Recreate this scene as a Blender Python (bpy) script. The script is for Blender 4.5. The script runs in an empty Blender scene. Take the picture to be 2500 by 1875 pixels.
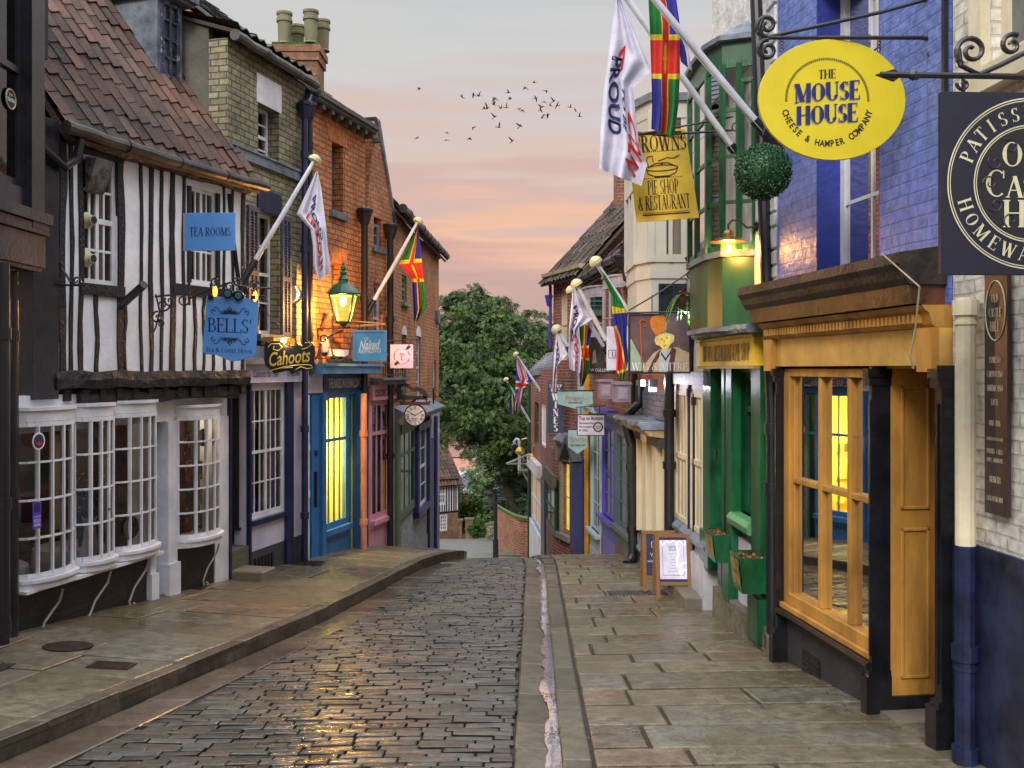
import bpy, math, random
from mathutils import Vector, noise
R = math.radians
random.seed(7)
SC = bpy.context.scene
COL = SC.collection
V3 = Vector

# ------------------------------------------------------------------ camera
FP = 2400.0            # focal length in photo pixels (photo 2500 wide)
HZ = 900.0             # horizon row
cd = bpy.data.cameras.new('camera')
cd.sensor_width = 36.0
cd.lens = 36.0 * FP / 2500.0
cd.shift_y = -(937.5 - HZ) / 2500.0
cd.clip_start = 0.05
cd.clip_end = 9000
cam = bpy.data.objects.new('camera', cd)
cam.rotation_euler = (R(90), 0, 0)
COL.objects.link(cam)
SC.camera = cam

# ------------------------------------------------------------------ world
W = bpy.data.worlds.new('World')
SC.world = W
W.use_nodes = True
wn = W.node_tree; N = wn.nodes; LK = wn.links
N.clear()
out = N.new('ShaderNodeOutputWorld')
bg1 = N.new('ShaderNodeBackground'); bg2 = N.new('ShaderNodeBackground'); add = N.new('ShaderNodeAddShader')
sky = N.new('ShaderNodeTexSky'); sky.sky_type = 'NISHITA'; sky.sun_disc = False
SUN_EL, SUN_ROT = R(32), R(200)
sky.sun_elevation = SUN_EL; sky.sun_rotation = SUN_ROT
LK.new(sky.outputs[0], bg1.inputs[0]); bg1.inputs[1].default_value = 0.02
tc = N.new('ShaderNodeTexCoord'); sep = N.new('ShaderNodeSeparateXYZ')
LK.new(tc.outputs['Generated'], sep.inputs[0])
# streaky cloud noise stretched along the horizon
mp = N.new('ShaderNodeMapping'); mp.inputs['Scale'].default_value = (1.5, 1.5, 20.0)
LK.new(tc.outputs['Generated'], mp.inputs[0])
n1 = N.new('ShaderNodeTexNoise'); n1.inputs['Scale'].default_value = 1.9; n1.inputs['Detail'].default_value = 5; n1.inputs['Roughness'].default_value = .5
LK.new(mp.outputs[0], n1.inputs['Vector'])
mm = N.new('ShaderNodeMath'); mm.operation = 'MULTIPLY_ADD'; mm.inputs[1].default_value = 0.25; 
sub = N.new('ShaderNodeMath'); sub.operation = 'SUBTRACT'; sub.inputs[1].default_value = 0.5
LK.new(n1.outputs['Fac'], sub.inputs[0]); LK.new(sub.outputs[0], mm.inputs[0]); LK.new(sep.outputs['Z'], mm.inputs[2])
cr = N.new('ShaderNodeValToRGB'); LK.new(mm.outputs[0], cr.inputs[0])
E = cr.color_ramp.elements
def lin(r, g, b):
    f = lambda c: (c/255/12.92) if c/255 <= .04045 else ((c/255+.055)/1.055)**2.4
    return (f(r), f(g), f(b), 1)
stops = [(0.0, lin(176,128,128)), (0.06, lin(184,138,130)), (0.10, lin(208,152,128)), (0.135, lin(230,172,130)), (0.17, lin(203,164,148)), (0.21, lin(211,180,160)),
         (0.26, lin(204,186,176)), (0.32, lin(203,198,190)), (0.40, lin(192,192,190)), (1.0, lin(196,202,212))]
E[0].position, E[0].color = stops[0]; E[1].position, E[1].color = stops[-1]
for p, c in stops[1:-1]:
    e = E.new(p); e.color = c
# an overcast dome brightens towards the zenith
rs = N.new('ShaderNodeMapRange'); rs.interpolation_type = 'SMOOTHSTEP'
rs.inputs['From Min'].default_value = .40; rs.inputs['From Max'].default_value = .75
rs.inputs['To Min'].default_value = .93; rs.inputs['To Max'].default_value = 4.0
LK.new(sep.outputs['Z'], rs.inputs['Value'])
LK.new(cr.outputs[0], bg2.inputs[0]); LK.new(rs.outputs[0], bg2.inputs[1])
LK.new(bg1.outputs[0], add.inputs[0]); LK.new(bg2.outputs[0], add.inputs[1]); LK.new(add.outputs[0], out.inputs[0])

sd = bpy.data.lights.new('sun', 'SUN'); sd.energy = 2.0; sd.angle = R(16); sd.color = (1, .94, .88)
so = bpy.data.objects.new('sun', sd); COL.objects.link(so)
az = SUN_ROT
dirv = V3((math.sin(az)*math.cos(SUN_EL), math.cos(az)*math.cos(SUN_EL), math.sin(SUN_EL)))
so.rotation_euler = dirv.to_track_quat('Z', 'Y').to_euler()
SC.view_settings.view_transform = 'Standard'; SC.view_settings.look = 'None'
SC.view_settings.exposure = 0.12; SC.view_settings.gamma = 1.0
SC.cycles.max_bounces = 6; SC.cycles.diffuse_bounces = 3; SC.cycles.glossy_bounces = 3
SC.cycles.transmission_bounces = 4; SC.cycles.transparent_max_bounces = 10
SC.cycles.caustics_reflective = False; SC.cycles.caustics_refractive = False
SC.cycles.sample_clamp_indirect = 4.0
SC.cycles.use_denoising = True

# ------------------------------------------------------------------ helpers
def P(u, v, d): return V3(((u-1250)/FP*d, d, (HZ-v)/FP*d))

class MB:
    def __init__(s): s.v = []; s.f = []; s.m = []; s.cur = 0
    def vert(s, p): s.v.append(V3(p)); return len(s.v)-1
    def poly(s, pts):
        i = len(s.v); s.v += [V3(p) for p in pts]; s.f.append(list(range(i, i+len(pts)))); s.m.append(s.cur)
    def face(s, idx): s.f.append(list(idx)); s.m.append(s.cur)
    def obox(s, o, a, b, c):
        o = V3(o); a = V3(a); b = V3(b); c = V3(c)
        if a.cross(b).dot(c) < 0: a, b = b, a
        i = len(s.v)
        s.v += [o, o+a, o+a+b, o+b, o+c, o+a+c, o+a+b+c, o+b+c]
        for q in ((3,2,1,0),(4,5,6,7),(0,1,5,4),(1,2,6,5),(2,3,7,6),(3,0,4,7)):
            s.f.append([i+k for k in q]); s.m.append(s.cur)
        return s
    def box(s, x0, x1, y0, y1, z0, z1): return s.obox((x0,y0,z0), (x1-x0,0,0), (0,y1-y0,0), (0,0,z1-z0))
    def bar(s, a, b, w, h=None, up=(0,0,1)):
        a = V3(a); b = V3(b); h = h or w; d = (b-a)
        if d.length < 1e-6: return s
        up = V3(up); x = d.normalized().cross(up)
        if x.length < 1e-4: x = d.normalized().cross(V3((0,1,0)))
        x.normalize(); y = x.cross(d.normalized()).normalized()
        return s.obox(a - x*w/2 - y*h/2, x*w, y*h, d)
    def prism(s, pts, ext):
        pts = [V3(p) for p in pts]; ext = V3(ext); n = len(pts); i = len(s.v)
        nn = V3((0,0,0))
        for k in range(n): nn += pts[k].cross(pts[(k+1) % n])
        if nn.dot(ext) < 0: pts.reverse()
        s.v += pts + [p+ext for p in pts]
        s.f.append([i+k for k in reversed(range(n))]); s.m.append(s.cur)
        s.f.append([i+n+k for k in range(n)]); s.m.append(s.cur)
        for k in range(n):
            s.f.append([i+k, i+(k+1) % n, i+n+(k+1) % n, i+n+k]); s.m.append(s.cur)
        return s
    def tube(s, pts, r, n=8, closed=False, flat=None):
        pts = [V3(p) for p in pts]; m = len(pts); rr = r if isinstance(r, (list, tuple)) else [r]*m
        base = len(s.v); prev = None
        for i, p in enumerate(pts):
            if i == 0: t = pts[1]-pts[0]
            elif i == m-1: t = pts[-1]-pts[-2]
            else: t = (pts[i+1]-pts[i]).normalized() + (pts[i]-pts[i-1]).normalized()
            if t.length < 1e-9: t = V3((0,0,1))
            t.normalize()
            if prev is None:
                a = t.cross(V3((0,0,1)))
                if a.length < .1: a = t.cross(V3((0,1,0)))
            else: a = prev - t*prev.dot(t)
            a.normalize(); prev = a; b = t.cross(a)
            for k in range(n):
                w = 2*math.pi*k/n
                s.v.append(p + (a*math.cos(w) + b*math.sin(w)*(flat or 1))*rr[i])
        for i in range(m-1):
            for k in range(n):
                s.f.append([base+i*n+k, base+i*n+(k+1) % n, base+(i+1)*n+(k+1) % n, base+(i+1)*n+k]); s.m.append(s.cur)
        s.f.append([base+k for k in reversed(range(n))]); s.m.append(s.cur)
        s.f.append([base+(m-1)*n+k for k in range(n)]); s.m.append(s.cur)
        return s
    def lathe(s, c, prof, n=20, sx=1, sy=1, ax=None):
        c = V3(c); base = len(s.v)
        X = V3((1,0,0)); Y = V3((0,1,0)); Z = V3((0,0,1))
        if ax is not None:
            Z = V3(ax).normalized(); X = Z.cross(V3((.01,.02,1))); 
            if X.length < .1: X = Z.cross(V3((0,1,0)))
            X.normalize(); Y = Z.cross(X)
        for r, z in prof:
            for k in range(n):
                w = 2*math.pi*k/n
                s.v.append(c + X*(r*math.cos(w)*sx) + Y*(r*math.sin(w)*sy) + Z*z)
        for i in range(len(prof)-1):
            for k in range(n):
                s.f.append([base+i*n+k, base+i*n+(k+1) % n, base+(i+1)*n+(k+1) % n, base+(i+1)*n+k]); s.m.append(s.cur)
        s.f.append([base+k for k in reversed(range(n))]); s.m.append(s.cur)
        s.f.append([base+(len(prof)-1)*n+k for k in range(n)]); s.m.append(s.cur)
        return s
    def ball(s, c, r, n=10, sq=(1,1,1)):
        prof = [(max(.001, r*math.sin(math.pi*i/n)), -r*math.cos(math.pi*i/n)*sq[2]) for i in range(n+1)]
        return s.lathe(c, prof, max(8, n+4), sq[0], sq[1])
    def build(s, name, mat, parent=None, smooth=False, bevel=0, label=None, kind=None, uv=True):
        o0 = V3((0,0,0)); p = parent
        if p is not None: o0 = V3(p['_o'])
        me = bpy.data.meshes.new(name)
        me.from_pydata([tuple(v-o0) for v in s.v], [], s.f)
        mats = mat if isinstance(mat, (list, tuple)) else [mat]
        for m_ in mats: me.materials.append(m_)
        if len(mats) > 1: me.polygons.foreach_set('material_index', s.m)
        if smooth: me.polygons.foreach_set('use_smooth', [True]*len(s.f))
        if uv:
            ul = me.uv_layers.new(name='UVMap'); buf = [0.0]*(2*len(me.loops)); vs = s.v
            for pl in me.polygons:
                n = pl.normal
                if abs(n.z) > .72:
                    for li in pl.loop_indices:
                        c = vs[me.loops[li].vertex_index]; buf[2*li] = c.x; buf[2*li+1] = c.y
                else:
                    t = V3((-n.y, n.x, 0)); t.normalize()
                    for li in pl.loop_indices:
                        c = vs[me.loops[li].vertex_index]; buf[2*li] = c.dot(t); buf[2*li+1] = c.z
            ul.data.foreach_set('uv', buf)
        me.update()
        ob = bpy.data.objects.new(name, me); COL.objects.link(ob)
        if parent is not None: ob.parent = parent; ob['_o'] = tuple(o0)
        else: ob['_o'] = (0.0, 0.0, 0.0)
        if bevel:
            b = ob.modifiers.new('b', 'BEVEL'); b.width = bevel; b.segments = 1; b.limit_method = 'ANGLE'
        if label: ob['label'] = label
        if kind: ob['kind'] = kind
        return ob

def thing(name, label, cat, loc, group=None):
    o = bpy.data.objects.new(name, None); COL.objects.link(o)
    o.location = loc; o['_o'] = tuple(loc); o['label'] = label; o['category'] = cat
    o.empty_display_size = .1
    if group: o['group'] = group
    return o
def tag(o, label, cat, group=None):
    o['label'] = label; o['category'] = cat
    if group: o['group'] = group
    return o
def recentre(o):
    """give a one-mesh thing its origin at its base"""
    me = o.data; vs = me.vertices
    c = V3((sum(v.co.x for v in vs)/len(vs), sum(v.co.y for v in vs)/len(vs), min(v.co.z for v in vs)))
    for v in vs: v.co -= c
    o.location = c; o['_o'] = tuple(c)
    return o

# ------------------------------------------------------------------ materials
MC = {}
def mat(name, col, rough=.6, metal=0, var=.12, vscale=3.0, bump=0.0, bscale=20.0, emit=None, estr=0, col2=None, dirt=None, island=0, coat=0, spec=.5, streak=False, scale3=None):
    if name in MC: return MC[name]
    m = bpy.data.materials.new(name); MC[name] = m
    m.use_nodes = True
    t = m.node_tree; n = t.nodes; l = t.links; b = n['Principled BSDF']
    col = tuple(col[:3]); c2 = tuple(col2[:3]) if col2 else tuple(min(1, x*(1-var*2.2)) for x in col); c1 = tuple(min(1, x*(1+var)) for x in col) if not col2 else col
    g = n.new('ShaderNodeNewGeometry')
    mpn = n.new('ShaderNodeMapping'); l.new(g.outputs['Position'], mpn.inputs[0])
    mpn.inputs['Scale'].default_value = scale3 or ((1, 1, .25) if streak else (1, 1, 1))
    nz = n.new('ShaderNodeTexNoise'); nz.inputs['Scale'].default_value = vscale; nz.inputs['Detail'].default_value = 6; nz.inputs['Roughness'].default_value = .65
    l.new(mpn.outputs[0], nz.inputs['Vector'])
    rp = n.new('ShaderNodeMapRange'); rp.inputs['From Min'].default_value = .35; rp.inputs['From Max'].default_value = .68
    l.new(nz.outputs['Fac'], rp.inputs['Value'])
    mx = n.new('ShaderNodeMix'); mx.data_type = 'RGBA'; mx.inputs['A'].default_value = (*c1, 1); mx.inputs['B'].default_value = (*c2, 1)
    l.new(rp.outputs[0], mx.inputs['Factor'])
    src = mx.outputs['Result']
    if dirt:
        d2 = n.new('ShaderNodeTexNoise'); d2.inputs['Scale'].default_value = dirt[1]; d2.inputs['Detail'].default_value = 8; d2.inputs['Roughness'].default_value = .75
        l.new(g.outputs['Position'], d2.inputs['Vector'])
        r2 = n.new('ShaderNodeMapRange'); r2.inputs['From Min'].default_value = dirt[2]; r2.inputs['From Max'].default_value = dirt[2]+.1
        l.new(d2.outputs['Fac'], r2.inputs['Value'])
        m2 = n.new('ShaderNodeMix'); m2.data_type = 'RGBA'; m2.inputs['B'].default_value = (*dirt[0], 1)
        l.new(r2.outputs[0], m2.inputs['Factor']); l.new(src, m2.inputs['A']); src = m2.outputs['Result']
    if island:
        hv = n.new('ShaderNodeHueSaturation'); rr = n.new('ShaderNodeMapRange')
        rr.inputs['To Min'].default_value = 1-island; rr.inputs['To Max'].default_value = 1+island
        l.new(g.outputs['Random Per Island'], rr.inputs['Value']); l.new(rr.outputs[0], hv.inputs['Value']); l.new(src, hv.inputs['Color']); src = hv.outputs['Color']
    l.new(src, b.inputs['Base Color'])
    b.inputs['Roughness'].default_value = rough; b.inputs['Metallic'].default_value = metal
    b.inputs['Specular IOR Level'].default_value = spec
    if coat: b.inputs['Coat Weight'].default_value = coat; b.inputs['Coat Roughness'].default_value = .1
    if bump:
        bn = n.new('ShaderNodeTexNoise'); bn.inputs['Scale'].default_value = bscale; bn.inputs['Detail'].default_value = 5
        l.new(mpn.outputs[0], bn.inputs['Vector'])
        bp = n.new('ShaderNodeBump'); bp.inputs['Strength'].default_value = min(1, bump); bp.inputs['Distance'].default_value = .02*max(1, bump)
        l.new(bn.outputs['Fac'], bp.inputs['Height']); l.new(bp.outputs[0], b.inputs['Normal'])
    if emit:
        b.inputs['Emission Color'].default_value = (*emit[:3], 1); b.inputs['Emission Strength'].default_value = estr
    return m

def brick(name, c1, c2, mortar, w=.23, h=.078, ms=.008, rough=.8, grime=None, bump=.6, glossv=None):
    if name in MC: return MC[name]
    m = bpy.data.materials.new(name); MC[name] = m; m.use_nodes = True
    t = m.node_tree; n = t.nodes; l = t.links; b = n['Principled BSDF']
    uv = n.new('ShaderNodeTexCoord')
    # wobble the courses a little
    g = n.new('ShaderNodeNewGeometry')
    wz = n.new('ShaderNodeTexNoise'); wz.inputs['Scale'].default_value = 2.5; wz.inputs['Detail'].default_value = 3
    l.new(g.outputs['Position'], wz.inputs['Vector'])
    vs = n.new('ShaderNodeVectorMath'); vs.operation = 'MULTIPLY_ADD'; vs.inputs[1].default_value = (.05, .03, 0)
    l.new(wz.outputs['Color'], vs.inputs[0]); l.new(uv.outputs['UV'], vs.inputs[2])
    bt = n.new('ShaderNodeTexBrick'); bt.inputs['Scale'].default_value = 1
    bt.inputs['Brick Width'].default_value = w; bt.inputs['Row Height'].default_value = h; bt.inputs['Mortar Size'].default_value = ms
    bt.inputs['Mortar Smooth'].default_value = .3; bt.inputs['Bias'].default_value = -.1
    bt.inputs['Color1'].default_value = (*c1, 1); bt.inputs['Color2'].default_value = (*c2, 1); bt.inputs['Mortar'].default_value = (*mortar, 1)
    l.new(vs.outputs[0], bt.inputs['Vector'])
    nz = n.new('ShaderNodeTexNoise'); nz.inputs['Scale'].default_value = 1.2; nz.inputs['Detail'].default_value = 7; nz.inputs['Roughness'].default_value = .7
    l.new(g.outputs['Position'], nz.inputs['Vector'])
    rp = n.new('ShaderNodeMapRange'); rp.inputs['From Min'].default_value = .42; rp.inputs['From Max'].default_value = .72
    l.new(nz.outputs['Fac'], rp.inputs['Value'])
    mx = n.new('ShaderNodeMix'); mx.data_type = 'RGBA'; mx.blend_type = 'MULTIPLY'
    gr = grime or (.45, .42, .38)
    mx.inputs['B'].default_value = (*gr, 1); l.new(rp.outputs[0], mx.inputs['Factor']); l.new(bt.outputs['Color'], mx.inputs['A'])
    n2 = n.new('ShaderNodeTexNoise'); n2.inputs['Scale'].default_value = 14; n2.inputs['Detail'].default_value = 6
    l.new(g.outputs['Position'], n2.inputs['Vector'])
    r2 = n.new('ShaderNodeMapRange'); r2.inputs['From Min'].default_value = .3; r2.inputs['From Max'].default_value = .7; r2.inputs['To Min'].default_value = .7; r2.inputs['To Max'].default_value = 1.25
    l.new(n2.outputs['Fac'], r2.inputs['Value'])
    hv = n.new('ShaderNodeHueSaturation'); l.new(r2.outputs[0], hv.inputs['Value']); l.new(mx.outputs['Result'], hv.inputs['Color'])
    l.new(hv.outputs[0], b.inputs['Base Color']); b.inputs['Roughness'].default_value = rough
    inv = n.new('ShaderNodeMath'); inv.operation = 'MULTIPLY_ADD'; inv.inputs[1].default_value = -1; l.new(bt.outputs['Fac'], inv.inputs[0])
    l.new(n2.outputs['Fac'], inv.inputs[2])
    bp = n.new('ShaderNodeBump'); bp.inputs['Strength'].default_value = bump; bp.inputs['Distance'].default_value = .012
    l.new(inv.outputs[0], bp.inputs['Height']); l.new(bp.outputs[0], b.inputs['Normal'])
    return m

def glass_clear(nm='clear_glass', ior=1.5):
    m = bpy.data.materials.new(nm); MC[nm] = m; m.use_nodes = True
    t = m.node_tree; n = t.nodes; l = t.links; n.clear()
    o = n.new('ShaderNodeOutputMaterial'); tr = n.new('ShaderNodeBsdfTransparent'); gl = n.new('ShaderNodeBsdfGlossy'); mx = n.new('ShaderNodeMixShader')
    fr = n.new('ShaderNodeFresnel'); fr.inputs[0].default_value = ior
    mr = n.new('ShaderNodeMapRange'); mr.inputs['To Min'].default_value = .04; mr.inputs['To Max'].default_value = 1; l.new(fr.outputs[0], mr.inputs[0])
    tr.inputs[0].default_value = (.86, .88, .88, 1); gl.inputs['Roughness'].default_value = .02
    nz = n.new('ShaderNodeTexNoise'); nz.inputs['Scale'].default_value = 3; bp = n.new('ShaderNodeBump'); bp.inputs['Strength'].default_value = .08
    l.new(nz.outputs['Fac'], bp.inputs['Height']); l.new(bp.outputs[0], gl.inputs['Normal'])
    l.new(mr.outputs[0], mx.inputs[0]); l.new(tr.outputs[0], mx.inputs[1]); l.new(gl.outputs[0], mx.inputs[2]); l.new(mx.outputs[0], o.inputs[0])
    return m

def LN(*c): return tuple(lin(*c)[:3])
M_white = mat('white_paint', LN(226,226,232), .45, dirt=((.35,.33,.3), 9, .66), vscale=2)
M_lav = mat('lavender_white_paint', LN(216,212,226), .5, dirt=((.4,.38,.36), 7, .68))
M_iron = mat('black_iron', (.012,.012,.018), .35, spec=.6, var=.3)
M_navy = mat('navy_paint', (.016,.022,.07), .32, var=.25, vscale=6, bump=.1)
M_darkglass = mat('dark_window_glass', (.035,.04,.05), .04, var=.5, vscale=1.5, spec=.8)
M_greyglass = mat('grey_window_glass', (.10,.11,.12), .05, var=.4, vscale=2.2, spec=.8)
M_lead = mat('lead_grey', LN(112,122,134), .5, bump=.3, var=.3, dirt=((.06,.06,.06), 6, .6))
M_black = mat('black_timber', (.018,.016,.018), .6, bump=1.2, bscale=14, var=.4, vscale=8)
M_curt = mat('curtain_cloth', LN(196,196,190), .8)
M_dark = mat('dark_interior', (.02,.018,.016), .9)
M_glass = glass_clear(); M_glass2 = glass_clear('coated_glass', 1.12)

# ------------------------------------------------------------------ ground profile
GP = [(0,-1.93),(6,-2.44),(9.6,-2.742),(13,-3.0),(15.5,-3.16),(17.5,-3.36),(20,-3.85),(24,-4.75),(28,-5.6),(35,-7.0),(45,-8.33),(52,-8.98),(58,-10.0),(75,-13),(120,-19),(250,-27),(600,-34),(4000,-40)]
def interp(tab, x):
    if x <= tab[0][0]:
        (a, b), (c, d) = tab[0], tab[1]
    elif x >= tab[-1][0]: return tab[-1][1]
    else:
        for i in range(len(tab)-1):
            if tab[i][0] <= x <= tab[i+1][0]: (a, b), (c, d) = tab[i], tab[i+1]; break
    return b + (d-b)*(x-a)/(c-a)
def G(y):  # smoothed
    if y > 60: return interp(GP, y)
    return sum(interp(GP, y+k*.6) for k in (-1.5,-.75,0,.75,1.5))/5
def smooth_line(tab):
    return lambda y: sum(interp(tab, y+k*.5) for k in (-1.2,-.6,0,.6,1.2))/5
KL = smooth_line([(2,-4.1),(4,-3.68),(6.1,-3.2),(8,-2.82),(11.2,-2.15),(15.5,-1.50),(17.5,-1.05),(19,-.85),(21,-1.0),(26,-1.3),(32,-1.8)])
KR = smooth_line([(2,.22),(9.6,.385),(12.4,.45),(16,.53),(18,.50),(21,.38),(26,.15),(32,-.2)])
WLt = [(2,-4.9),(9.2,-4.7),(18.5,-2.235),(26,-1.99),(32,-2.6)]
WRt = [(2,2.95),(6.3,2.74),(8.74,2.40),(11.4,2.32),(16.4,2.12),(21.6,1.71),(24,1.01),(31,.58),(36,.4)]
WL = lambda y: interp(WLt, y)
WR = lambda y: interp(WRt, y)
def zl(x, y):   # left pavement height
    k = (x-KL(y))/(WL(y)-KL(y)+1e-6)
    return G(y)+.13+.10*max(0, min(1.3, k))
def zr(x, y): return G(y)+.05+.03*max(0, (x-KR(y))/2)
# ================================================================== ground
def terrain():
    mb = MB()
    xs = [-2500,-900,-300,-120,-60,-30,-15,-8,-4,0,4,8,15,30,60,120,300,900,2500]
    ys = [-60,-10,0,4,8,12,16,18,20,24,28,34,40,46,52,58,66,75,95,120,180,250,400,600,1200,2500,4000]
    idx = {}
    for j, y in enumerate(ys):
        for i, x in enumerate(xs):
            z = G(y)-.22 + (0 if y < 150 else noise.noise(V3((x*.004, y*.004, 0)))*6)
            idx[i, j] = mb.vert((x, y, z))
    for j in range(len(ys)-1):
        for i in range(len(xs)-1):
            mb.face((idx[i,j], idx[i+1,j], idx[i+1,j+1], idx[i,j+1]))
    o = mb.build('ground', mat('ground_earth', (.06,.07,.045), .9, col2=(.09,.085,.06), vscale=.05), kind='structure')
terrain()

# joint bed under the setts
mb = MB(); ys = [2+.5*i for i in range(61)]
for y0, y1 in zip(ys, ys[1:]):
    mb.poly([(KL(y0)-.1,y0,G(y0)-.03),(KR(y0)+.1,y0,G(y0)-.03),(KR(y1)+.1,y1,G(y1)-.03),(KL(y1)-.1,y1,G(y1)-.03)])
mb.build('road_bed', mat('joint_mud', (.016,.012,.010), .55, var=.4, vscale=12, bump=.5, bscale=60), kind='structure')

def wet_stone(name, c1, c2, r0, r1, wscale, wlo=.45, bump=.35, tint=None, isl=.35, clump=None, coat=None):
    m = bpy.data.materials.new(name); m.use_nodes = True
    t = m.node_tree; n = t.nodes; l = t.links; b = n['Principled BSDF']
    g = n.new('ShaderNodeNewGeometry')
    cr = n.new('ShaderNodeValToRGB'); cr.color_ramp.interpolation = 'LINEAR'
    e = cr.color_ramp.elements; e[0].color = (*c1, 1); e[1].color = (*c2, 1)
    if tint:
        for p, c in tint: q = e.new(p); q.color = (*c, 1)
    l.new(g.outputs['Random Per Island'], cr.inputs[0])
    nz = n.new('ShaderNodeTexNoise'); nz.inputs['Scale'].default_value = 9; nz.inputs['Detail'].default_value = 7; nz.inputs['Roughness'].default_value = .7
    l.new(g.outputs['Position'], nz.inputs['Vector'])
    mr = n.new('ShaderNodeMapRange'); mr.inputs['From Min'].default_value = .3; mr.inputs['From Max'].default_value = .7; mr.inputs['To Min'].default_value = 1-isl; mr.inputs['To Max'].default_value = 1+isl
    l.new(nz.outputs['Fac'], mr.inputs[0])
    hv = n.new('ShaderNodeHueSaturation'); l.new(mr.outputs[0], hv.inputs['Value']); l.new(cr.outputs[0], hv.inputs['Color'])
    src = hv.outputs[0]
    if clump:
        n4 = n.new('ShaderNodeTexNoise'); n4.inputs['Scale'].default_value = clump[1]; n4.inputs['Detail'].default_value = 5
        l.new(g.outputs['Position'], n4.inputs['Vector'])
        m4 = n.new('ShaderNodeMapRange'); m4.inputs['From Min'].default_value = .5; m4.inputs['From Max'].default_value = .7; l.new(n4.outputs['Fac'], m4.inputs[0])
        x4 = n.new('ShaderNodeMix'); x4.data_type = 'RGBA'; x4.inputs['B'].default_value = (*clump[0], 1); l.new(m4.outputs[0], x4.inputs['Factor']); l.new(src, x4.inputs['A']); src = x4.outputs['Result']
    l.new(src, b.inputs['Base Color'])
    wz = n.new('ShaderNodeTexNoise'); wz.inputs['Scale'].default_value = wscale; wz.inputs['Detail'].default_value = 4
    l.new(g.outputs['Position'], wz.inputs['Vector'])
    wr = n.new('ShaderNodeMapRange'); wr.inputs['From Min'].default_value = wlo; wr.inputs['From Max'].default_value = wlo+.18
    wr.inputs['To Min'].default_value = r0; wr.inputs['To Max'].default_value = r1
    l.new(wz.outputs['Fac'], wr.inputs[0]); l.new(wr.outputs[0], b.inputs['Roughness'])
    bn = n.new('ShaderNodeTexNoise'); bn.inputs['Scale'].default_value = 28; bn.inputs['Detail'].default_value = 6; l.new(g.outputs['Position'], bn.inputs['Vector'])
    bp = n.new('ShaderNodeBump'); bp.inputs['Strength'].default_value = bump; bp.inputs['Distance'].default_value = .01
    l.new(bn.outputs['Fac'], bp.inputs['Height']); l.new(bp.outputs[0], b.inputs['Normal'])
    return m
M_sett = wet_stone('wet_setts', (.030,.027,.021), (.090,.082,.062), .44, .08, .9, .46, .5, [(.35,(.058,.051,.038)),(.7,(.078,.058,.046)),(.85,(.068,.074,.066))], .5)
M_flag = wet_stone('sandstone_flags', (.105,.088,.055), (.200,.165,.104), .48, .2, .9, .45, .8, [(.4,(.155,.128,.078)),(.7,(.14,.132,.10)),(.9,(.165,.112,.068))], .6, ((.11,.09,.05), 1.7))
M_kerb = wet_stone('kerb_stone', (.05,.042,.032), (.105,.085,.06), .45, .22, 1.5, .5, .5, None, .5)
M_gut = wet_stone('gutter_stone', (.075,.064,.042), (.12,.104,.07), .42, .2, 1.2, .45, .2)

def setts():
    mb = MB(); rnd = random.Random(3); y = 3.6
    TA = ((0,-.016),(.0,0),(.035,.006),(.25,.008),(.5,.009),(.75,.008),(.965,.006),(1,0),(1,-.016))
    TB = ((0,-.018),(0,0),(.09,.006),(.5,.009),(.91,.006),(1,0),(1,-.018))
    NX, NY = len(TA)-1, len(TB)-1
    while y < 27:
        pitch = rnd.uniform(.084, .112)
        L = KL(y)+.13+.30-.05*(y > 12); Rr = KR(y)-.30
        x = L + rnd.uniform(-.05, .04); ph = rnd.uniform(0, 6)
        yo = lambda xx: .03*math.sin(xx*1.3+y*.25) + .004*math.sin(xx*4.1+ph)
        while x < Rr-.05:
            w = rnd.uniform(.15, .27) if rnd.random() < .6 else rnd.uniform(.25, .40)
            if x+w > Rr-.08: w = Rr-x+rnd.uniform(-.03, .01)
            gx = rnd.uniform(.003, .008); gy = rnd.uniform(.003, .007)
            x0, x1 = x+gx, x+w-gx; y0, y1 = y+gy, y+pitch-gy
            hz = rnd.uniform(-.006, .006); tx = rnd.uniform(-.035, .035); ty = rnd.uniform(-.07, .05)
            base = len(mb.v); c4 = [rnd.uniform(-.006, .006) for _ in range(4)]
            for b, zb in TB:
                for a, za in TA:
                    px = x0+(x1-x0)*a; py = y0+(y1-y0)*b + (c4[0]*(1-a)+c4[1]*a)*(1-b)*.7+(c4[2]*(1-a)+c4[3]*a)*b*.7
                    zz = G(py)-.008+min(za, zb)+(.0 if min(za, zb) > -.01 else -.01)+hz+tx*(px-(x0+x1)/2)+ty*(py-(y0+y1)/2)+rnd.uniform(-.0007, .0007)
                    mb.v.append(V3((px, py+yo(px), zz)))
            for j in range(NY):
                for i in range(NX):
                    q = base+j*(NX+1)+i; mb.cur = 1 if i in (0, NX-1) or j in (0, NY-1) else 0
                    mb.face([q, q+1, q+NX+2, q+NX+1])
            x += w
        y += pitch
    mb.build('cobbled_road', [M_sett, M_mud_shade], kind='structure', smooth=False)
M_mud_shade = mat('wet_shaded_sett_sides', (.018,.014,.012), .5, var=.4, vscale=12)  # wet joint mud, with the near-side shadow of the setts painted in
setts()

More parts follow.
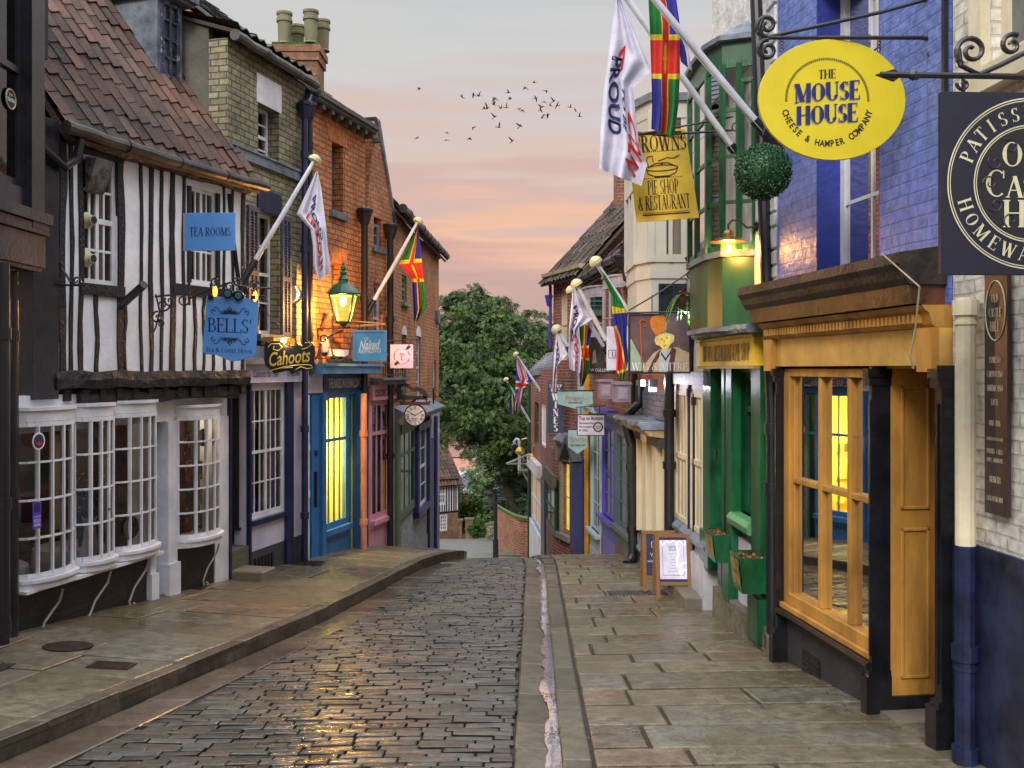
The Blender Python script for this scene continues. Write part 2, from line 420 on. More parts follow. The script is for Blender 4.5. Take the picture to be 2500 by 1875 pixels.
def slabs(fl, fr, zf, y0, y1, pitch, nmin, nmax, m, name, seed, skew=0.0, gap=.012):
    mb = MB(); rnd = random.Random(seed); y = y0
    while y < y1:
        p = rnd.uniform(*pitch); k = rnd.randint(nmin, nmax)
        cuts = sorted([0, 1] + [ (i+rnd.uniform(.25, .75))/k for i in range(k-1)] ) if k > 1 else [0, 1]
        for a, b in zip(cuts, cuts[1:]):
            if b-a < .08: continue
            cs = []
            hz = rnd.uniform(-.006, .006)
            for (t, yy) in ((a, y), (b, y), (b, y+p), (a, y+p)):
                X0, X1 = fl(yy), fr(yy); xx = X0+(X1-X0)*t
                cs.append((xx, yy + skew*(xx-X0)))
            cx = sum(c[0] for c in cs)/4; cy = sum(c[1] for c in cs)/4
            def ins(c, d):
                v = V3((c[0]-cx, c[1]-cy, 0))
                return (c[0]-math.copysign(d, v.x)+rnd.uniform(-.003,.003), c[1]-math.copysign(d, v.y)+rnd.uniform(-.003,.003))
            o_ = [ins(c, gap/2) for c in cs]; i_ = [ins(c, gap/2+.012) for c in cs]
            n = 4; base = len(mb.v)
            for c in o_: mb.v.append(V3((c[0], c[1], zf(*c)+hz-.05)))
            for c in o_: mb.v.append(V3((c[0], c[1], zf(*c)+hz-.007)))
            # subdivide top as grid for slope following
            for c in i_: mb.v.append(V3((c[0], c[1], zf(*c)+hz)))
            for q in range(4):
                r = (q+1) % 4
                mb.f.append([base+q, base+r, base+4+r, base+4+q]); mb.m.append(0)
                mb.f.append([base+4+q, base+4+r, base+8+r, base+8+q]); mb.m.append(0)
            mb.f.append([base+8, base+9, base+10, base+11]); mb.m.append(0)
        y += p
    return mb.build(name, m, kind='structure')
def strip(fl, fr, zf, y0, y1, dy, m, name, dz=0.0):
    mb = MB(); y = y0
    while y < y1:
        yn = min(y+dy, y1)
        mb.poly([(fl(y),y,zf(fl(y),y)+dz),(fr(y),y,zf(fr(y),y)+dz),(fr(yn),yn,zf(fr(yn),yn)+dz),(fl(yn),yn,zf(fl(yn),yn)+dz)])
        y = yn
    return mb.build(name, m, kind='structure')
M_joint = mat('joint_soil', (.035,.026,.018), .7, var=.4, vscale=15)
strip(lambda y: WL(y)-1.2, lambda y: KL(y)-.02, zl, 2, 28, .4, M_joint, 'pavement_bed', -.022)
strip(lambda y: KR(y)+.02, lambda y: WR(y)+1.5, zr, 2, 36, .4, M_joint, 'pavement_bed', -.028)
slabs(lambda y: WL(y)-.1, lambda y: KL(y)-.17, zl, 3.5, 27, (.45,.8), 1, 3, M_flag, 'pavement', 5, skew=-.10, gap=.018)
slabs(lambda y: KR(y)+.19, lambda y: WR(y)+.3, zr, 3.5, 35, (.34,.62), 2, 3, M_flag, 'pavement', 11, gap=.03)
slabs(lambda y: KL(y)-.16, lambda y: KL(y), lambda x, y: G(y)+.132, 3, 27, (.6,1.0), 1, 1, M_kerb, 'kerb', 2, gap=.006)
slabs(lambda y: KR(y), lambda y: KR(y)+.18, lambda x, y: G(y)+.05, 3, 33, (.6,1.0), 1, 1, M_gut, 'kerb', 4, gap=.008)
# kerb face (left) and channels
def face_strip(f, z0, z1, y0, y1, dy, m, name):
    mb = MB(); y = y0
    while y < y1:
        yn = y+dy
        mb.poly([(f(y),y,G(y)+z0),(f(yn),yn,G(yn)+z0),(f(yn),yn,G(yn)+z1),(f(y),y,G(y)+z1)])
        y = yn
    return mb.build(name, m, kind='structure')
face_strip(lambda y: KL(y)-.006, -.1, .123, 3, 27, .4, M_kerb, 'kerb')
face_strip(lambda y: KR(y)+.006, -.1, .043, 3, 33, .4, M_kerb, 'kerb')
M_chan = wet_stone('channel_stone', (.085,.062,.046), (.12,.09,.066), .30, .12, 1.6, .42, .12)
slabs(lambda y: KL(y)+.0, lambda y: KL(y)+.38, lambda x, y: G(y)-.012, 3, 27, (.7,1.2), 1, 1, M_chan, 'road_channel', 8, gap=.006)
slabs(lambda y: KR(y)-.30, lambda y: KR(y)-.005, lambda x, y: G(y)-.006-.02*(x-KR(y)+.30)/.3, 3, 30, (.5,.9), 1, 1, M_gut, 'road_channel', 9, gap=.01)
# water standing in the right channel
mb = MB(); rnd = random.Random(5); y = 4.0
edge = lambda y: .09+.07*noise.noise(V3((0,y*1.3,3)))+.03*noise.noise(V3((0,y*3.5,1)))+.008*noise.noise(V3((0,y*9,5)))
while y < 19:
    yn = y+.04; w0, w1 = max(.012, edge(y)), max(.012, edge(yn))
    mb.poly([(KR(y)-w0,y,G(y)-.0125),(KR(y)+.004,y,G(y)-.0125),(KR(yn)+.004,yn,G(yn)-.0125),(KR(yn)-w1,yn,G(yn)-.0125)])
    y = yn
def water_mat():
    m = mat('water', (.74,.74,.78), .05, metal=.75, var=.12, vscale=9, spec=1.0, bump=.04, bscale=8)
    m.node_tree.nodes['Principled BSDF'].inputs['IOR'].default_value = 2.2
    return m
mb.build('water', water_mat(), kind='structure')
# lower road beyond the crest
M_lroad = wet_stone('lower_setts', (.12,.12,.11), (.16,.16,.15), .5, .3, 2, .5, 1.0)
mb = MB(); ys = [25+.8*i for i in range(38)]
for y0, y1 in zip(ys, ys[1:]):
    if y0 > 53: break
    mb.poly([(-16,y0,G(y0)-.03),(.9,y0,G(y0)-.03),(.9,y1,G(y1)-.03),(-16,y1,G(y1)-.03)])
mb.build('lower_road', M_lroad, kind='structure')
# fallen wet leaves in the channel and on the flags
mb = MB(); rnd = random.Random(12)
for cl in range(16):
    yc = 5.4+cl*.62+rnd.uniform(-.2,.2)
    for i in range(rnd.randint(6, 34)):
        yy = yc+rnd.gauss(0,.09); xx = KR(yy)-abs(rnd.gauss(.06,.05)); a = rnd.uniform(0, 6.28); s_ = rnd.uniform(.010,.02)
        z = G(yy)-.006+rnd.uniform(0,.008)
        mb.poly([(xx+s_*math.cos(a), yy+s_*math.sin(a), z), (xx+s_*.5*math.cos(a+1.6), yy+s_*.5*math.sin(a+1.6), z+.004), (xx-s_*math.cos(a), yy-s_*math.sin(a), z), (xx+s_*.5*math.cos(a-1.6), yy+s_*.5*math.sin(a-1.6), z+.003)])
for i in range(420):
    side = rnd.random()
    yy = rnd.uniform(5, 16)
    if side < .55: xx = WR(yy)-abs(rnd.gauss(.04,.1)); z = zr(xx, yy)+.006
    else: xx = rnd.uniform(KR(yy)+.1, WR(yy)-.1); z = zr(xx, yy)+.008
    a = rnd.uniform(0, 6.28); s_ = rnd.uniform(.006,.014)
    mb.poly([(xx+s_*math.cos(a), yy+s_*math.sin(a), z), (xx+s_*.6*math.cos(a+1.6), yy+s_*.6*math.sin(a+1.6), z+.004), (xx-s_*math.cos(a), yy-s_*math.sin(a), z), (xx+s_*.6*math.cos(a-1.6), yy+s_*.6*math.sin(a-1.6), z+.002)])
o = mb.build('fallen_leaves', mat('dead_leaves', (.12,.05,.02), .5, island=.5), kind='stuff')
tag(o, 'brown dead leaves scattered in the wet channel and by the right walls', 'leaves')
# iron covers and gratings set in the pavements
def cover(name, x, y, w, l, label, grate=False, rnd_=False, side='L'):
    zf = zl if side == 'L' else zr
    mb = MB()
    c = (x, y, zf(x, y)+.002)
    if rnd_:
        sl = (zf(x, y+.2)-zf(x, y-.2))/.4
        i0 = len(mb.v); mb.lathe((0,0,0), [(w/2,0),(w/2,.01),(w/2-.02,.012),(.01,.012)], 28)
        for q in range(i0, len(mb.v)):
            p = mb.v[q]; mb.v[q] = V3((x+p.x, y+p.y, zf(x+p.x, y+p.y)+.002+p.z))
    else:
        def q4(x0, x1, y0, y1, z0, z1):
            b = [V3((xx, yy, zf(xx, yy)+z0)) for xx, yy in ((x0,y0),(x1,y0),(x1,y1),(x0,y1))]; tp = [p+V3((0,0,z1-z0)) for p in b]; i = len(mb.v)
            mb.v += b+tp
            for f in ((4,5,6,7),(0,1,5,4),(1,2,6,5),(2,3,7,6),(3,0,4,7)): mb.face([i+k for k in f])
        if grate:
            q4(x-w/2, x-w/2+.03, y-l/2, y+l/2, 0, .012); q4(x+w/2-.03, x+w/2, y-l/2, y+l/2, 0, .012)
            n = int(w/.05)
            for k in range(n): q4(x-w/2+.03+k*(w-.06)/n+.008, x-w/2+.03+(k+1)*(w-.06)/n-.012, y-l/2, y+l/2, 0, .010)
        else:
            q4(x-w/2, x+w/2, y-l/2, y+l/2, 0, .008)
            for k in range(5): q4(x-w/2+.03, x+w/2-.03, y-l/2+l*(k+.5)/5-.012, y-l/2+l*(k+.5)/5+.012, .008, .013)
    m_ = mat('rusty_iron', (.05,.032,.025), .45, metal=.4, var=.4, vscale=20) if not grate else mat('cast_grate', (.06,.06,.058), .5, metal=.3, var=.3, vscale=20)
    return tag(recentre(mb.build(name, m_)), label, 'cover' if not grate else 'grating')
cover('manhole_cover', -3.95, 8.75, .42, .42, 'round rusty cover in the left pavement in front of the bow window', rnd_=True)
cover('access_cover', -3.32, 8.15, .34, .22, 'small rectangular iron cover in the left pavement nearest the kerb')
cover('drain_grating', -4.3, 7.85, .5, .35, 'iron grating at the foot of the left downpipe', grate=True)
cover('access_cover', -4.05, 12.2, .5, .3, 'brown iron cover before the small bow window', side='L')
cover('access_cover', -3.1, 14.6, .6, .4, 'dark cellar cover in front of the shop with the navy door', side='L')
cover('drain_grating', 1.62, 12.75, .75, .34, 'long slatted grating in the right pavement behind the chalkboards', grate=True, side='R')
# ================================================================== facade kit
class Fac:
    def __init__(s, x0, y0, x1, y1, side):
        s.o = V3((x0, y0, 0)); e = V3((x1-x0, y1-y0, 0)); s.L = e.length; s.e = e.normalized(); s.side = side
        s.n = V3((s.e.y, -s.e.x, 0)) if side == 'L' else V3((-s.e.y, s.e.x, 0))
    def S(s, u, n=0):
        k = (u-1250)/FP; o = s.o+s.n*n
        return (k*o.y-o.x)/(s.e.x-k*s.e.y)
    def D(s, u, n=0): return (s.o+s.n*n+s.e*s.S(u, n)).y
    def Z(s, u, v, n=0): return (HZ-v)/FP*s.D(u, n)
    def pt(s, a, n, z): p = s.o+s.e*a+s.n*n; return V3((p.x, p.y, z))
    def box(s, mb, s0, s1, n0, n1, z0, z1):
        mb.obox(s.pt(s0, n0, z0), s.e*(s1-s0), s.n*(n1-n0), V3((0, 0, z1-z0))); return mb
    def rect(s, u0, v0, u1, v1, n=0):
        """u0 = nearer column; both rows are read on it"""
        return s.S(u0, n), s.S(u1, n), s.Z(u0, v1, n), s.Z(u0, v0, n)
    def ys(s, a): return (s.o+s.e*a).y
def wall(mb, F, s0, s1, z0, z1, holes=(), n=0, t=.25):
    S_ = sorted({s0, s1} | {min(max(h[i], s0), s1) for h in holes for i in (0, 1)})
    Z_ = sorted({z0, z1} | {min(max(h[i], z0), z1) for h in holes for i in (2, 3)})
    S_ = [a for i, a in enumerate(S_) if i == 0 or a-S_[i-1] > 1e-5]; Z_ = [a for i, a in enumerate(Z_) if i == 0 or a-Z_[i-1] > 1e-5]
    def solid(i, j):
        if i < 0 or j < 0 or i >= len(S_)-1 or j >= len(Z_)-1: return False
        a = (S_[i]+S_[i+1])/2; b = (Z_[j]+Z_[j+1])/2
        return not any(h[0] < a < h[1] and h[2] < b < h[3] for h in holes)
    nb = n-t
    for i in range(len(S_)-1):
        for j in range(len(Z_)-1):
            if not solid(i, j): continue
            a0, a1, b0, b1 = S_[i], S_[i+1], Z_[j], Z_[j+1]
            q = lambda *c: mb.poly([F.pt(*x) for x in (c if F.side == 'R' else tuple(reversed(c)))])
            q((a0,n,b0),(a0,n,b1),(a1,n,b1),(a1,n,b0))
            q((a0,nb,b0),(a1,nb,b0),(a1,nb,b1),(a0,nb,b1))
            if not solid(i-1, j): q((a0,nb,b0),(a0,nb,b1),(a0,n,b1),(a0,n,b0))
            if not solid(i+1, j): q((a1,n,b0),(a1,n,b1),(a1,nb,b1),(a1,nb,b0))
            if not solid(i, j-1): q((a0,nb,b0),(a0,n,b0),(a1,n,b0),(a1,nb,b0))
            if not solid(i, j+1): q((a0,n,b1),(a0,nb,b1),(a1,nb,b1),(a1,n,b1))
    return mb
def window(F, par, s0, s1, z0, z1, cols, rows, n=-.12, fm=None, fw=.05, bw=.022, sash=True, glass=None, sill=None, back=None, split=1, name='window', transom=None, dp=.05):
    fm = fm or M_white; mb = MB(); B = F.box
    B(mb, s0, s0+fw, n-dp, n+dp*.4, z0, z1); B(mb, s1-fw, s1, n-dp, n+dp*.4, z0, z1)
    B(mb, s0+fw, s1-fw, n-dp, n+dp*.38, z1-fw, z1); B(mb, s0+fw, s1-fw, n-dp, n+dp*.38, z0, z0+fw*1.2)
    w = (s1-s0-2*fw)
    for k in range(split):
        a0 = s0+fw+w*k/split; a1 = s0+fw+w*(k+1)/split
        if k: B(mb, a0-fw*.5, a0+fw*.5, n-dp, n+dp*.36, z0+fw, z1-fw)
        for i in range(1, cols):
            c = a0+(a1-a0)*i/cols; B(mb, c-bw/2, c+bw/2, n-.015, n+.008, z0+fw, z1-fw)
    for j in range(1, rows):
        z = z0+fw+(z1-z0-2*fw)*j/rows; th = bw
        if sash and j*2 == rows: th = bw*2.2
        B(mb, s0+fw, s1-fw, n-.018, n+(.010 if th == bw else .02), z-th/2, z+th/2)
    if transom is not None: B(mb, s0+fw, s1-fw, n-.02, n+.03, transom-fw*.5, transom+fw*.5)
    o = mb.build(name, fm, par)
    g = MB(); g.poly([F.pt(s0+fw*.5, n-.004, z0+fw*.5), F.pt(s1-fw*.5, n-.004, z0+fw*.5), F.pt(s1-fw*.5, n-.004, z1-fw*.5), F.pt(s0+fw*.5, n-.004, z1-fw*.5)])
    g.build('pane', glass or M_greyglass, o)
    if back:
        c = MB()
        if back == 'net':
            m_ = 40; pts = [(s0+(s1-s0)*i/m_, n-.12+.02*math.sin(i*1.7)+.01*math.sin(i*.6)) for i in range(m_+1)]
            gap = range(int(m_*.38), int(m_*.55))
            for i, (p, q) in enumerate(zip(pts, pts[1:])):
                if i in gap: continue
                c.poly([F.pt(p[0], p[1], z0), F.pt(q[0], q[1], z0), F.pt(q[0], q[1], z1), F.pt(p[0], p[1], z1)])
            c.build('curtain', M_curt, o)
            c = MB()
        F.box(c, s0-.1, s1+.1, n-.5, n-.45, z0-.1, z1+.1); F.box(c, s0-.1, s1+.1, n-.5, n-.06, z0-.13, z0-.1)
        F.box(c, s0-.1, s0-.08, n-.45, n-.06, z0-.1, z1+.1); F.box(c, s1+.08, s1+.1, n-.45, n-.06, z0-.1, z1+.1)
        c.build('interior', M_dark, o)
    if sill:
        c = MB(); F.box(c, s0-.08, s1+.08, n, sill[0], z0-sill[1], z0); c.build('sill', sill[2], o)
    return o
def tiles(mb, o, e, up, L, Hh, tw=.21, th=.30, amp=.05, rnd=None, lift=.02, sag=0, jit=.012):
    """pantiles: o = eave start, e = along the eave, up = up the slope"""
    rnd = rnd or random.Random(1); nrm = e.cross(up).normalized()
    if nrm.z < 0: nrm = -nrm
    nc = max(1, int(L/tw)); nr = max(1, int(Hh/th)); tw = L/nc; th = Hh/nr
    for r in range(nr):
        for c in range(nc):
            base = len(mb.v); j1 = rnd.uniform(-jit, jit); j2 = rnd.uniform(-jit, jit)*.6; j3 = rnd.uniform(-.006, .006)
            for (fy, lf) in ((0, 1), (1.06, .15)):
                for k in range(6):
                    a = k/5; x = (c+a*1.04)*tw
                    prof = amp*(math.cos(a*2*math.pi*.92)*.5+.5) if a < .62 else amp*(.5+.5*math.cos(a*2*math.pi*.92))
                    sg = sag*math.sin(math.pi*min(1, x/L))
                    mb.v.append(o+e*x+up*((r+fy)*th+j1*(1-fy))+nrm*(prof+lift*lf+j2+j3*(a-.5)+.015*noise.noise(V3((x*.8, r*.4, 2)))) - V3((0,0,sg*(1-r/nr))))
            for k in range(6):
                p = mb.v[base+k]; mb.v.append(p-nrm*.016)
            for k in range(5):
                mb.face((base+k, base+k+1, base+6+k+1, base+6+k)); mb.face((base+12+k, base+12+k+1, base+k+1, base+k))
def slates(mb, o, e, up, L, Hh, tw=.28, th=.22, rnd=None):
    rnd = rnd or random.Random(2); nrm = e.cross(up).normalized()
    if nrm.z < 0: nrm = -nrm
    nr = int(Hh/th)+1
    for r in range(nr):
        x = -(r % 2)*tw/2
        while x < L:
            a0, a1 = max(0, x+.004), min(L, x+tw-.004); t0 = r*th; t1 = min(Hh, t0+th*1.15)
            if a1-a0 > .03:
                z = rnd.uniform(0, .006)
                b = o+nrm*(.02+z)
                mb.poly([b+e*a0+up*t0, b+e*a1+up*t0, o+e*a1+up*t1+nrm*.004, o+e*a0+up*t1+nrm*.004])
                mb.poly([b+e*a0+up*t0-nrm*.015, b+e*a1+up*t0-nrm*.015, b+e*a1+up*t0, b+e*a0+up*t0])
            x += tw
def roof_part(F, par, s0, s1, z, depth, pitch, m, kind='tile', over=.18, sag=0, name='roof', seed=1, run=None, pt=True, tw=.21):
    run = run or depth/2; Hh = (run+over)/math.cos(pitch); up = (-F.n*math.cos(pitch)+V3((0,0,1))*math.sin(pitch))
    o = F.pt(s0, over, z-over*math.tan(pitch)); mb = MB()
    nrm = F.e.cross(up).normalized(); nrm = nrm if nrm.z > 0 else -nrm
    mb.obox(o-nrm*.06, F.e*(s1-s0), up*Hh, nrm*.05)
    if kind == 'tile': tiles(mb, o, F.e, up, s1-s0, Hh, rnd=random.Random(seed), sag=sag, tw=tw)
    else: slates(mb, o, F.e, up, s1-s0, Hh, rnd=random.Random(seed))
    # rear slope, plain
    rp = o+up*Hh; dn = (-F.n*math.cos(pitch)-V3((0,0,1))*math.sin(pitch))
    mb.obox(rp-V3((0,0,.04)), F.e*(s1-s0), dn*Hh, V3((0,0,-.05)))
    return mb.build(name, m, par)
def body(F, par, s0, s1, z0, ze, depth, pitch, m, gable_m=None, name='side_wall', t=.25, run=None):
    """end walls with gables and back wall"""
    run = run or depth/2; zr_ = ze+run*math.tan(pitch); objs = []
    mb = MB()
    for a, b in ((s0, s0+.2), (s1-.2, s1)):
        mb.prism([F.pt(a, -t-.002, z0), F.pt(a, -t-.002, ze+(t)*math.tan(pitch)-.1), F.pt(a, -run, zr_-.1), F.pt(a, -2*run, ze-.1), F.pt(a, -2*run, z0)], F.e*(b-a))
    F.box(mb, s0+.2, s1-.2, -2*run, -2*run+.2, z0, ze)
    F.box(mb, s0+.2, s1-.2, -2*run+.2, -t-.002, ze-.22, ze-.16)
    return mb.build(name, gable_m or m, par)
def gutter(F, par, s0, s1, z, n, r=.06, m=None, sag=0, name='gutter', brackets=True):
    mb = MB(); k = 12
    pts = [F.pt(s0+(s1-s0)*i/k, n+.012*math.sin(i*1.9), z-sag*math.sin(math.pi*i/k)+.006*math.sin(i*2.3)) for i in range(k+1)]
    mb.tube(pts, r, 10)
    L = s1-s0; c = 0
    while c < L: 
        p = pts[min(k, int(c/L*k))]; a = V3(p); mb.tube([a-F.e*.03, a+F.e*.03], r*1.15, 10); c += .9
    return mb.build(name, m or M_iron, par, smooth=False)
def pipe_mesh(pts, r, collars=(), m=None, name='downpipe'):
    mb = MB(); mb.tube(pts, r, 12)
    for c in collars:
        c = V3(c); mb.tube([c+V3((0,0,-.045)), c+V3((0,0,.045))], r*1.28, 12); mb.tube([c+V3((0,0,-.1)), c+V3((0,0,-.08))], r*1.15, 12)
    return mb
def downpipe(pts, r, zc, label, m=None, group='rainwater pipes on the shop fronts', hopper=None, shoe=None, segs=None):
    mb = pipe_mesh(pts, r)
    a, b = V3(pts[-1]), V3(pts[0])
    for z in zc:
        # point on the polyline at height z
        for p, q in zip(pts, pts[1:]):
            p = V3(p); q = V3(q)
            if min(p.z, q.z) <= z <= max(p.z, q.z) and abs(p.z-q.z) > .1:
                c = p+(q-p)*((z-p.z)/(q.z-p.z)); mb.tube([c+V3((0,0,-.05)), c+V3((0,0,.05))], r*1.3, 12); break
    if hopper:
        h = V3(hopper); mb.lathe(h, [(r*1.2,-.22),(r*1.6,-.15),(r*2.2,-.02),(r*2.5,0),(r*2.5,.04),(r*2.3,.05)], 8)
    if shoe:
        lo = V3(pts[0]) if V3(pts[0]).z < V3(pts[-1]).z else V3(pts[-1])
        mb.tube([lo+V3((0,0,.02)), lo+V3((shoe[0]*.5,shoe[1]*.5,-.06)), lo+V3((shoe[0],shoe[1],-.1))], [r*1.2, r*1.25, r*1.35], 12)
    return tag(recentre(mb.build('downpipe', m or M_iron, smooth=False)), label, 'downpipe', group)
def bow(F, par, s0, s1, z0, z1, cols, rows, bulge, n0=.06, fm=None, name='bow_window', flat=0, props=None, top=.13):
    fm = fm or M_white; mb = MB(); k = 12
    def c(a, ex=0):  # plan curve
        b = (1-(2*a-1)**2); b = b**.6
        return s0+(s1-s0)*a, n0+bulge*b+ex
    z_ = lambda j: z0+(z1-z0)*j/rows
    pt = lambda a, z, ex=0: F.pt(*c(a, ex), z)
    cs = [i/cols for i in range(cols+1)]
    for i, a in enumerate(cs):
        w = .045 if i in (0, cols) else .019
        mb.bar(pt(a, z0), pt(a, z1), w, .045, up=F.n)
    for j in range(rows+1):
        w = .019 if 0 < j < rows else .045
        for i in range(k): mb.bar(pt(i/k, z_(j)), pt((i+1)/k, z_(j)), .03, w, up=(0,0,1))
    o = mb.build(name, fm, par)
    g = MB()
    for i in range(cols):
        g.poly([pt(cs[i], z0, -.002), pt(cs[i+1], z0, -.002), pt(cs[i+1], z1, -.002), pt(cs[i], z1, -.002)])
    g.build('pane', M_glass, o)
    for nm, za, zb, ex in (('sill', z0-.13, z0-.026, .045), ('window_head', z1+.026, z1+top, .008)):
        h = MB(); pts = [pt(i/k, za, ex) for i in range(k+1)]
        pts = [F.pt(s0-.02, -.02, za)] + pts + [F.pt(s1+.02, -.02, za)]
        h.prism(pts, V3((0,0,zb-za)))
        pts2 = [F.pt(s0-.03, -.02, zb-.035 if nm == 'sill' else zb)] + [pt(i/k, zb-.035 if nm == 'sill' else zb, ex+.03) for i in range(k+1)] + [F.pt(s1+.03, -.02, zb-.035 if nm == 'sill' else zb)]
        h.prism(pts2, V3((0,0,.033)))
        h.build(nm, fm, o)
    return o
def scroll(mb, c, r0, turns, a0, X, Y, r=.01, sgn=1, n=6):
    pts = []; m_ = int(18*turns)
    for i in range(m_+1):
        t = i/m_; a = a0+sgn*turns*2*math.pi*t; rr = r0*(1-t*.82)
        pts.append(V3(c)+X*(rr*math.cos(a))+Y*(rr*math.sin(a)))
    mb.tube(pts, [r*(1-.3*i/m_) for i in range(m_+1)], n); return pts[0]

# ------------------------------------------------------------------ lettering
SER = {}
def _ser():
    k = .15; t = .045  # thick, thin
    def st(*a): return ('s', a)
    def ar(*a): return ('a', a)
    def sf(x, y, w=.26): return ('s', (x-w/2, y+(t/2 if y < .5 else -t/2), x+w/2, y+(t/2 if y < .5 else -t/2), t))
    V = lambda x, a=0, b=1, w=k: st(x, a, x, b, w)
    Hh = lambda y, a, b, w=t: st(a, y, b, y, w)
    D = SER
    D['A'] = (.78, [st(.08,0,.40,1,t*1.3), st(.40,1,.68,0,k), Hh(.34,.18,.58), sf(.08,0,.2), sf(.68,0,.26)])
    D['B'] = (.68, [V(.14), sf(.14,0), sf(.14,1), ar(.34,.76,.2,.22,-90,90,t,k), ar(.36,.27,.24,.25,-90,90,t,k), Hh(.98,.14,.34), Hh(.53,.14,.36), Hh(.02,.14,.36)])
    D['C'] = (.74, [ar(.42,.5,.34,.48,50,310,t,k), V(.66,.68,.95,t)])
    D['D'] = (.80, [V(.14), sf(.14,0), sf(.14,1), ar(.32,.5,.38,.48,-90,90,t,k), Hh(.98,.14,.34), Hh(.02,.14,.34)])
    D['E'] = (.64, [V(.14), sf(.14,0), sf(.14,1), Hh(.98,.14,.55), Hh(.02,.14,.58), Hh(.52,.14,.45), V(.56,.8,1,t), V(.59,0,.22,t), V(.46,.43,.61,t)])
    D['F'] = (.58, [V(.14), sf(.14,0), sf(.14,1), Hh(.98,.14,.53), Hh(.52,.14,.43), V(.54,.8,1,t), V(.44,.43,.61,t)])
    D['G'] = (.80, [ar(.42,.5,.34,.48,50,315,t,k), V(.66,.68,.95,t), V(.66,.05,.42,k), sf(.66,.42,.24)])
    D['H'] = (.86, [V(.14), V(.68), sf(.14,0), sf(.14,1), sf(.68,0), sf(.68,1), Hh(.52,.14,.68)])
    D['I'] = (.34, [V(.15), sf(.15,0), sf(.15,1)])
    D['K'] = (.80, [V(.14), sf(.14,0), sf(.14,1), st(.18,.45,.62,1,t*1.3), st(.32,.6,.66,0,k), sf(.62,1,.2), sf(.68,0,.2)])
    D['L'] = (.62, [V(.14), sf(.14,0), sf(.14,1), Hh(.02,.14,.55), V(.57,0,.25,t)])
    D['M'] = (1.0, [V(.12,0,1,t*1.3), V(.82), st(.14,1,.46,.05,k), st(.46,.05,.80,1,t*1.3), sf(.12,0,.2), sf(.82,0), sf(.12,1,.2), sf(.84,1,.2)])
    D['N'] = (.84, [V(.13,0,1,t*1.3), V(.68,0,1,t*1.3), st(.13,1,.68,0,k), sf(.13,0,.22), sf(.10,1,.2), sf(.68,1,.22)])
    D['O'] = (.84, [ar(.40,.5,.34,.48,0,360,t,k)])
    D['P'] = (.64, [V(.14), sf(.14,0), sf(.14,1), ar(.32,.73,.24,.25,-90,90,t,k), Hh(.98,.14,.32), Hh(.48,.14,.32)])
    D['R'] = (.74, [V(.14), sf(.14,0), sf(.14,1), ar(.32,.74,.22,.24,-90,90,t,k), Hh(.98,.14,.32), Hh(.50,.14,.34), st(.34,.5,.64,0,k), sf(.66,0,.18)])
    D['S'] = (.58, [ar(.28,.74,.2,.24,40,270,t,k), ar(.28,.26,.22,.25,-140,90,t,k), V(.46,.76,.98,t), V(.06,.02,.24,t)])
    D['T'] = (.70, [V(.34), sf(.34,0), Hh(.98,.04,.64), V(.05,.8,1,t), V(.63,.8,1,t)])
    D['U'] = (.82, [V(.14,.3,1), V(.66,.3,1,t*1.3), ar(.40,.3,.26,.28,180,360,t,k*.8), sf(.14,1), sf(.66,1,.2)])
    D['V'] = (.78, [st(.1,1,.40,0,k), st(.40,0,.68,1,t*1.3), sf(.1,1), sf(.68,1,.2)])
    D['W'] = (1.06, [st(.08,1,.32,0,k), st(.32,0,.52,.9,t*1.3), st(.50,1,.74,0,k), st(.74,0,.96,1,t*1.3), sf(.08,1), sf(.52,1,.2), sf(.96,1,.2)])
    D['Y'] = (.74, [st(.08,1,.36,.45,k), st(.36,.45,.62,1,t*1.3), V(.36,0,.48), sf(.08,1), sf(.62,1,.2), sf(.36,0)])
    D['&'] = (.84, [ar(.36,.78,.15,.20,0,360,t,k*.8), ar(.30,.27,.24,.25,60,330,t,k), st(.26,.68,.70,.02,k*.9), st(.50,.08,.68,.45,t*1.3)])
    D["'"] = (.26, [st(.12,.72,.15,1,.09)])
    D[' '] = (.34, []); D['.'] = (.26, [st(.12,.03,.12,.12,.1)]); D['-'] = (.3, [Hh(.4,.05,.25)])
    D['1'] = (.34, [V(.15), sf(.15,0)]); D['X'] = (.74, [st(.1,1,.6,0,k), st(.6,1,.1,0,t*1.4), sf(.1,1,.2), sf(.6,0,.2), sf(.6,1,.2), sf(.1,0,.2)])
    D['('] = (.3, []); 
_ser()
